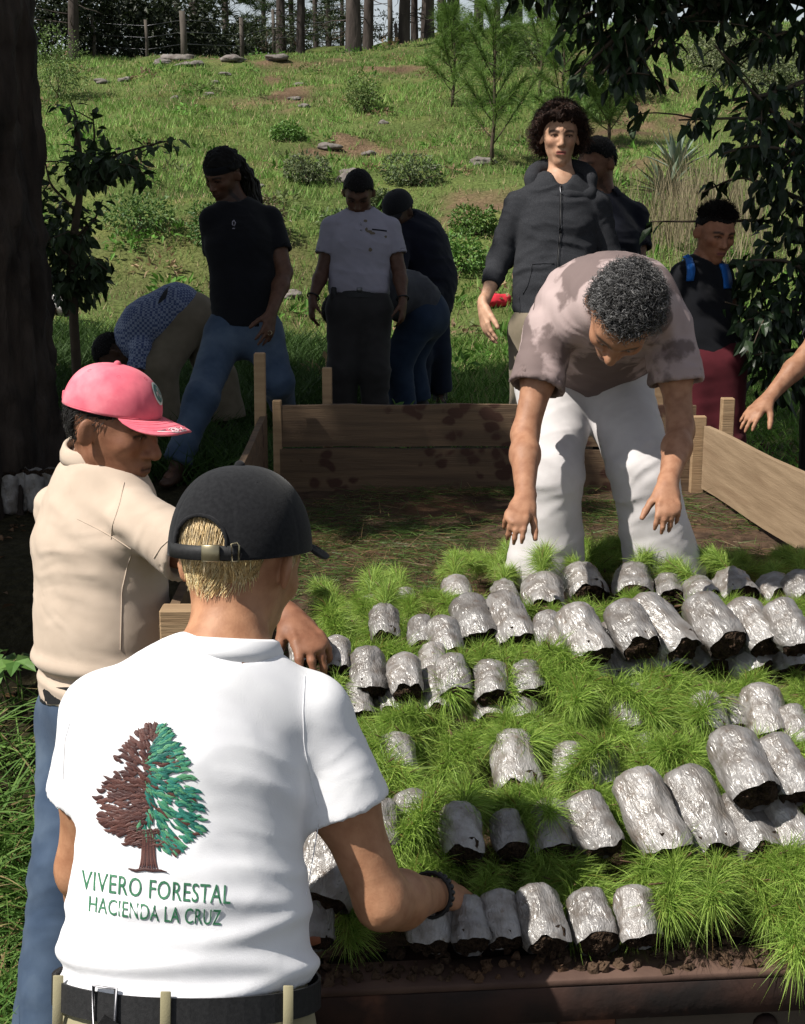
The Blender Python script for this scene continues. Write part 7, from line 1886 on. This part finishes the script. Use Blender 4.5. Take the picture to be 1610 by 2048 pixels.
        out['plugs'].append(mesh_np('soil_plug', V, [grid_faces(nu, nr, True)[:, ::-1]], soil, False))
    for v in range(7):
        rng = np.random.default_rng(800 + v)
        Ls = rng.uniform(.12, .19); t = np.linspace(0, 1, 8)[:, None]; side = rng.uniform(-.05, .05); lift = rng.uniform(-.01, .035)
        path = V3(0, -1, 0) * Ls * t + V3(1, 0, 0) * side * t ** 2 + V3(0, 0, 1) * (lift * np.sin(t * math.pi) - .045 * t ** 1.6)
        path = np.concatenate([[[0, .03, 0]], path]); V, F = tube(path, np.linspace(.0042, .002, 9), 6)
        side_b = [limb([path[4], path[4] + V3(rng.uniform(-.05, .05), -.05, .02)], .002, .001, 4, 0, rng, 4), limb([path[6], path[6] + V3(rng.uniform(-.05, .05), -.04, .01)], .002, .001, 4, 0, rng, 4)]
        V, F = join([(V, F)] + side_b); out['stems'].append(mesh_np('stem', V, F, stemm))
        n = 1250; u = .10 + .92 * rng.uniform(0, 1, n) ** .85; ii = np.clip(u, 0, 1) * 7 + 1; pos = np.stack([np.interp(ii, np.arange(9), path[:, m]) for m in range(3)], 1) + rng.normal(0, .004, (n, 3))
        d = rng.normal(0, .75, (n, 3)); d[:, 1] -= .8; d[:, 2] += .06
        # extra tufts on the side shoots
        L = rng.uniform(.035, .085, n); bend = rng.normal(0, .10, (n, 3)); bend[:, 2] -= .28
        V, F, nv = blade_mesh(pos, d, L, .0014, bend, rng, 2); h = rng.uniform(0, 1, n)[:, None]; c = np.array((.165, .30, .042)) * (1 - h) + np.array((.42, .57, .125)) * h; c = c * rng.uniform(.8, 1.2, (n, 1)); c = np.where(rng.uniform(0, 1, n)[:, None] < .03, (.28, .17, .06), c)
        out['needles'].append(mesh_np('needles', V, F, M_NEEDLE, False, np.repeat(c, nv, 0)))
    return out
BAGROWS = [  # row phrase, level of the bag centre, [(photo x, photo y of the mouth, width in photo px, length factor, mode)]; mode: n seedling towards the camera, b behind, o none, u upright
    ('front row on the sill', .928, [(626, 1888, 90, 2.0, 'o'), (857, 1893, 98, 2.0, 'o'), (944, 1892, 80, 2.1, 'o'), (1012, 1886, 88, 2.1, 'o'), (1098, 1892, 102, 2.2, 'o'), (1198, 1890, 104, 2.0, 'o'), (1284, 1882, 92, 2.1, 'o')]),
    ('second row above the sill', .985, [(700, 1720, 80, 2.2, 'o'), (768, 1705, 90, 2.2, 'o'), (836, 1690, 92, 2.2, 'o'), (928, 1712, 92, 2.2, 'o'), (1028, 1705, 80, 2.0, 'o'), (1113, 1708, 94, 2.2, 'o'), (1208, 1700, 98, 2.2, 'o'), (1336, 1706, 120, 2.7, 'n'), (1434, 1704, 118, 2.8, 'n'), (1530, 1708, 104, 2.5, 'n'), (1606, 1710, 96, 2.5, 'n')]),
    ('upper tier over the second row', 1.075, [(1512, 1592, 118, 2.4, 'o'), (1596, 1592, 100, 2.4, 'o')]),
    ('third row of the load', .985, [(700, 1590, 80, 2.2, 'n'), (800, 1556, 90, 1.9, 'n'), (1040, 1582, 104, 2.2, 'n'), (1146, 1566, 74, 2.0, 'n'), (1214, 1580, 78, 2.2, 'n'), (1308, 1515, 84, 2.0, 'b')]),
    ('fourth row behind the tall needles', 1.02, [(1268, 1470, 92, 2.2, 'n'), (1338, 1466, 62, 2.4, 'n'), (1424, 1470, 80, 2.0, 'n'), (1472, 1468, 74, 2.0, 'n'), (1544, 1478, 96, 2.2, 'n'), (1602, 1490, 74, 2.0, 'n')]),
    ('lower left tier of the fifth row', 1.02, [(722, 1436, 62, 2.2, 'n'), (792, 1436, 98, 2.2, 'n'), (884, 1430, 88, 2.2, 'n'), (988, 1450, 86, 2.2, 'n'), (1050, 1446, 80, 2.2, 'n'), (1110, 1422, 66, 2.2, 'n')]),
    ('upper left tier of the fifth row', 1.07, [(740, 1388, 82, 2.2, 'o'), (816, 1388, 76, 2.2, 'o'), (872, 1350, 50, 2.0, 'o'), (914, 1392, 78, 2.0, 'o'), (988, 1402, 82, 2.0, 'o'), (1064, 1392, 72, 2.0, 'o')]),
    ('lower right tier of the sixth row', 1.07, [(1178, 1370, 106, 2.4, 'n'), (1266, 1370, 104, 2.4, 'n'), (1348, 1350, 100, 2.4, 'n'), (1432, 1345, 98, 2.2, 'n'), (1508, 1352, 112, 2.3, 'n'), (1588, 1346, 90, 2.3, 'n')]),
    ('upper right tier of the sixth row', 1.135, [(1190, 1318, 98, 2.3, 'o'), (1282, 1300, 94, 2.3, 'o'), (1364, 1306, 106, 2.5, 'o'), (1456, 1294, 100, 2.4, 'o'), (1534, 1294, 92, 2.3, 'o'), (1598, 1296, 84, 2.3, 'o')]),
    ('left end of the sixth row', 1.10, [(772, 1278, 64, 2.2, 'b'), (848, 1298, 62, 2.2, 'n'), (900, 1312, 72, 2.2, 'n'), (958, 1284, 92, 2.2, 'n'), (1040, 1292, 96, 2.5, 'n'), (1102, 1294, 54, 2.2, 'n'), (612, 1330, 60, 2.2, 'n'), (676, 1345, 64, 2.2, 'n')]),
    ('last row before the bending man', 1.0, [(690, 1250, 54, 2.0, 'b'), (748, 1236, 54, 2.0, 'b'), (816, 1218, 50, 2.0, 'b'), (918, 1206, 66, 2.0, 'b'), (1014, 1206, 60, 2.0, 'b'), (1092, 1226, 92, 2.0, 'b'), (1178, 1200, 104, 1.8, 'b'), (1270, 1200, 88, 2.0, 'b'), (1344, 1203, 70, 2.0, 'b'), (1412, 1206, 72, 2.0, 'b'), (1484, 1206, 90, 2.0, 'b'), (1566, 1206, 80, 2.0, 'b'), (1618, 1206, 76, 2.0, 'b')]),
]
def make_bags():
    B = bag_meshes(); rng = np.random.default_rng(42); cnt = 0
    M_ = lambda: None
    def place(label, p, r, lf, mode, yaw, tilt, group, sv=None, roll=0.0, nscale=1.0):
        nonlocal cnt
        E = thing('seedling_bag', label, 'seedling bag', tuple(p), group); E.rotation_euler = (tilt, roll, yaw)
        v = cnt % 6; cnt += 1
        s = link('plastic_sleeve', B['sleeves'][v], E); s.scale = (r, r * lf / 3.0, r); g = link('soil_plug', B['plugs'][v], E); g.scale = (r, r, r)
        if mode in 'nb':
            w = int(rng.integers(7)); k = rng.uniform(.65, .95) * nscale; rl = rng.uniform(-.5, .5)
            for nm, ms in (('stem', B['stems'][w]), ('needles', B['needles'][w])):
                o = link(nm, ms, E); o.scale = (k, k, k)
                if mode == 'b': o.location = (0, r * lf * .75, r * .55); o.rotation_euler = (.0, 0, math.pi + rl)
                else: o.rotation_euler = (-.05, 0, rl); o.location = (0, -.004, r * rng.uniform(-.1, .4))
        return E
    for phrase, z, row in BAGROWS:
        order = sorted(range(len(row)), key=lambda i: row[i][0])
        for k, i in enumerate(order):
            x, y, w, lf, mode = row[i]
            p = PZ(x, y - w * .06, z + rng.uniform(-.012, .012)); d = (p - V3(0, 0, CAM_Z)) @ V3(0, _cp, -_sp); r = w / 2 / FPX * d * .90
            r = float(np.clip(r, .030, .056))
            yaw = rng.normal(0, .10) + (.36 if x > 1150 and ('sixth' in phrase or 'second' in phrase) else .14); tilt = rng.uniform(.42, .68) if 'last' not in phrase else rng.uniform(.2, .5)
            place('grey plastic bag, %s from left in the %s' % (ORD[k], phrase), p, r, lf * (1.24 if 'last' not in phrase else 1.05), mode, yaw, tilt, 'seedling bags on the truck bed')
    # bag standing open beside the woman's hip
    p = PZ(640, 1800, .975); place('open seedling bag standing beside the woman in the white polo, dark soil facing out', p, .050, 2.6, 'o', -.25, .75, 'seedling bags on the truck bed')
    # seedlings whose bags are buried under the others: only foliage shows
    bands = [  # photo limits of each strip of foliage, level, spacing, turn, phrase
        (905, 1615, 1126, 1172, .985, 24, math.pi, 'behind the last row'), (640, 925, 1196, 1240, 1.02, 34, .5, 'at the far left end'), (640, 900, 1240, 1290, 1.05, 36, .3, 'near the resting hand'), (1060, 1612, 1208, 1240, 1.06, 38, .1, 'before the last row'),
        (885, 1130, 1300, 1365, 1.09, 40, .1, 'left of the sixth row'), (645, 735, 1290, 1350, 1.06, 42, .2, 'by the resting hand'), (1135, 1610, 1362, 1440, 1.06, 40, .15, 'below the sixth row'), (745, 1210, 1440, 1520, 1.02, 42, .05, 'in the left middle'), (1215, 1610, 1484, 1545, 1.03, 44, .1, 'in the right middle'),
        (770, 1265, 1580, 1640, 1.0, 44, .05, 'above the second row'), (930, 1150, 1716, 1750, .95, 62, .05, 'behind the front row'), (1310, 1612, 1708, 1772, .965, 42, .1, 'hanging over the sill'), (650, 760, 1480, 1640, 1.0, 40, .1, 'beside the white sleeve'), (650, 790, 1640, 1760, .95, 50, .1, 'in the shade of the woman')]
    for x0, x1, y0, y1, z, sp, ya, where in bands:
        n = max(2, int((x1 - x0) / sp * 1.5))
        for k in range(n):
            x = x0 + (x1 - x0) * (k + rng.uniform(.15, .85)) / n; y = y0 + (y1 - y0) * (.5 * rng.uniform() if y1 - y0 < 100 else rng.uniform())
            p = PZ(x, y, z); E = thing('pine_seedling', 'bright green pine seedling %s, %s from the left' % (where, ORD[k]), 'seedling', tuple(p), 'loose pine seedlings among the bags')
            E.rotation_euler = (rng.uniform(-.55, .08), rng.uniform(-.4, .4), ya + rng.normal(0, .5)); w = int(rng.integers(7)); s = rng.uniform(.7, 1.05) * (.85 if 'last' in where or 'far left' in where else 1); E.scale = (s, s, s)
            link('stem', B['stems'][w], E); link('needles', B['needles'][w], E)
    # nursery bags standing in a row at the left, in shade
    for k in range(6):
        p = P(12 + 27 * k, 905, 6.3 + .03 * (k % 2)); p[2] = gz(p[0], p[1]) + .01
        E = place('black grey nursery bag in the shaded row at left, %s from the left' % ORD[k], p + V3(0, 0, .17), .045, 4.0, 'o', 0, -1.5, 'nursery bags in shade at the left')
    for k, (x, y) in enumerate(((106, 650), (122, 652), (136, 656), (155, 640))):
        p = on_ground(x, y + 12); p[2] = gz(p[0], p[1]) + .20; q = place('pale nursery bag lying in the dark seedlings, %s from the left' % ORD[k], p, .075, 3.4, 'o', 1.2, .25, 'pale bags in the nursery bed')
        # its support: a low heap
    for k, (x, y) in enumerate(((1520, 880), (1560, 892), (1600, 880))):
        p = P(x, y, 6.0); p[2] = gz(p[0], p[1]) + .05; place('nursery bag lying on the dark ground at right, %s from the left' % ORD[k], p, .05, 3.2, 'o', .8 * k, .1, 'nursery bags at the right')
    # reddish stick and soil-filled gap by the woman's belt
    a, b_ = PZ(612, 1884, .96), PZ(640, 1880, .965); V, F = tube([a, lerp(a, b_, .5), b_], [.006, .007, .005], 7); o = obj('wood_stick', V, F, pmat('red_brown_wood', (.25, .09, .045), rough=.8), None); tag(o, 'short reddish stick poking out beside the white polo', 'stick')
    # red folded cloth on the grass behind the teenager
    q = on_ground(992, 612); V, F = uv_sphere((0, 0, 0), 1, 16, 10); V = V * V3(.15, .09, .075); V = V * (1 + .35 * fbm(V, 18, 2, 4))[:, None]
    q[2] = gz(q[0], q[1]) + .05; b0 = q - V3(0, 0, .0); o = obj('red_bundle', V + b0, F, M_RED, None, base=b0); tag(o, 'small red cloth bundle seen beside the teenager wrist', 'cloth')
# ------------------------------------------------------------------ build everything
pmat('agave_leaf', (.12, .16, .125), (.17, .21, .16), scale=5, rough=.6)
pmat('dark_agave_leaf', (.045, .075, .045), (.08, .115, .06), scale=5, rough=.55)
make_foliage_mats()
for fn in (make_terrain, make_bed, make_grass, make_trees, make_side_plants, make_fence, make_woman, make_pinkcap, make_bending, make_teen, make_dreads, make_polo, make_darkcap, make_bentjeans, make_checked, make_navy, make_boy, make_reaching, make_bags):
    fn()
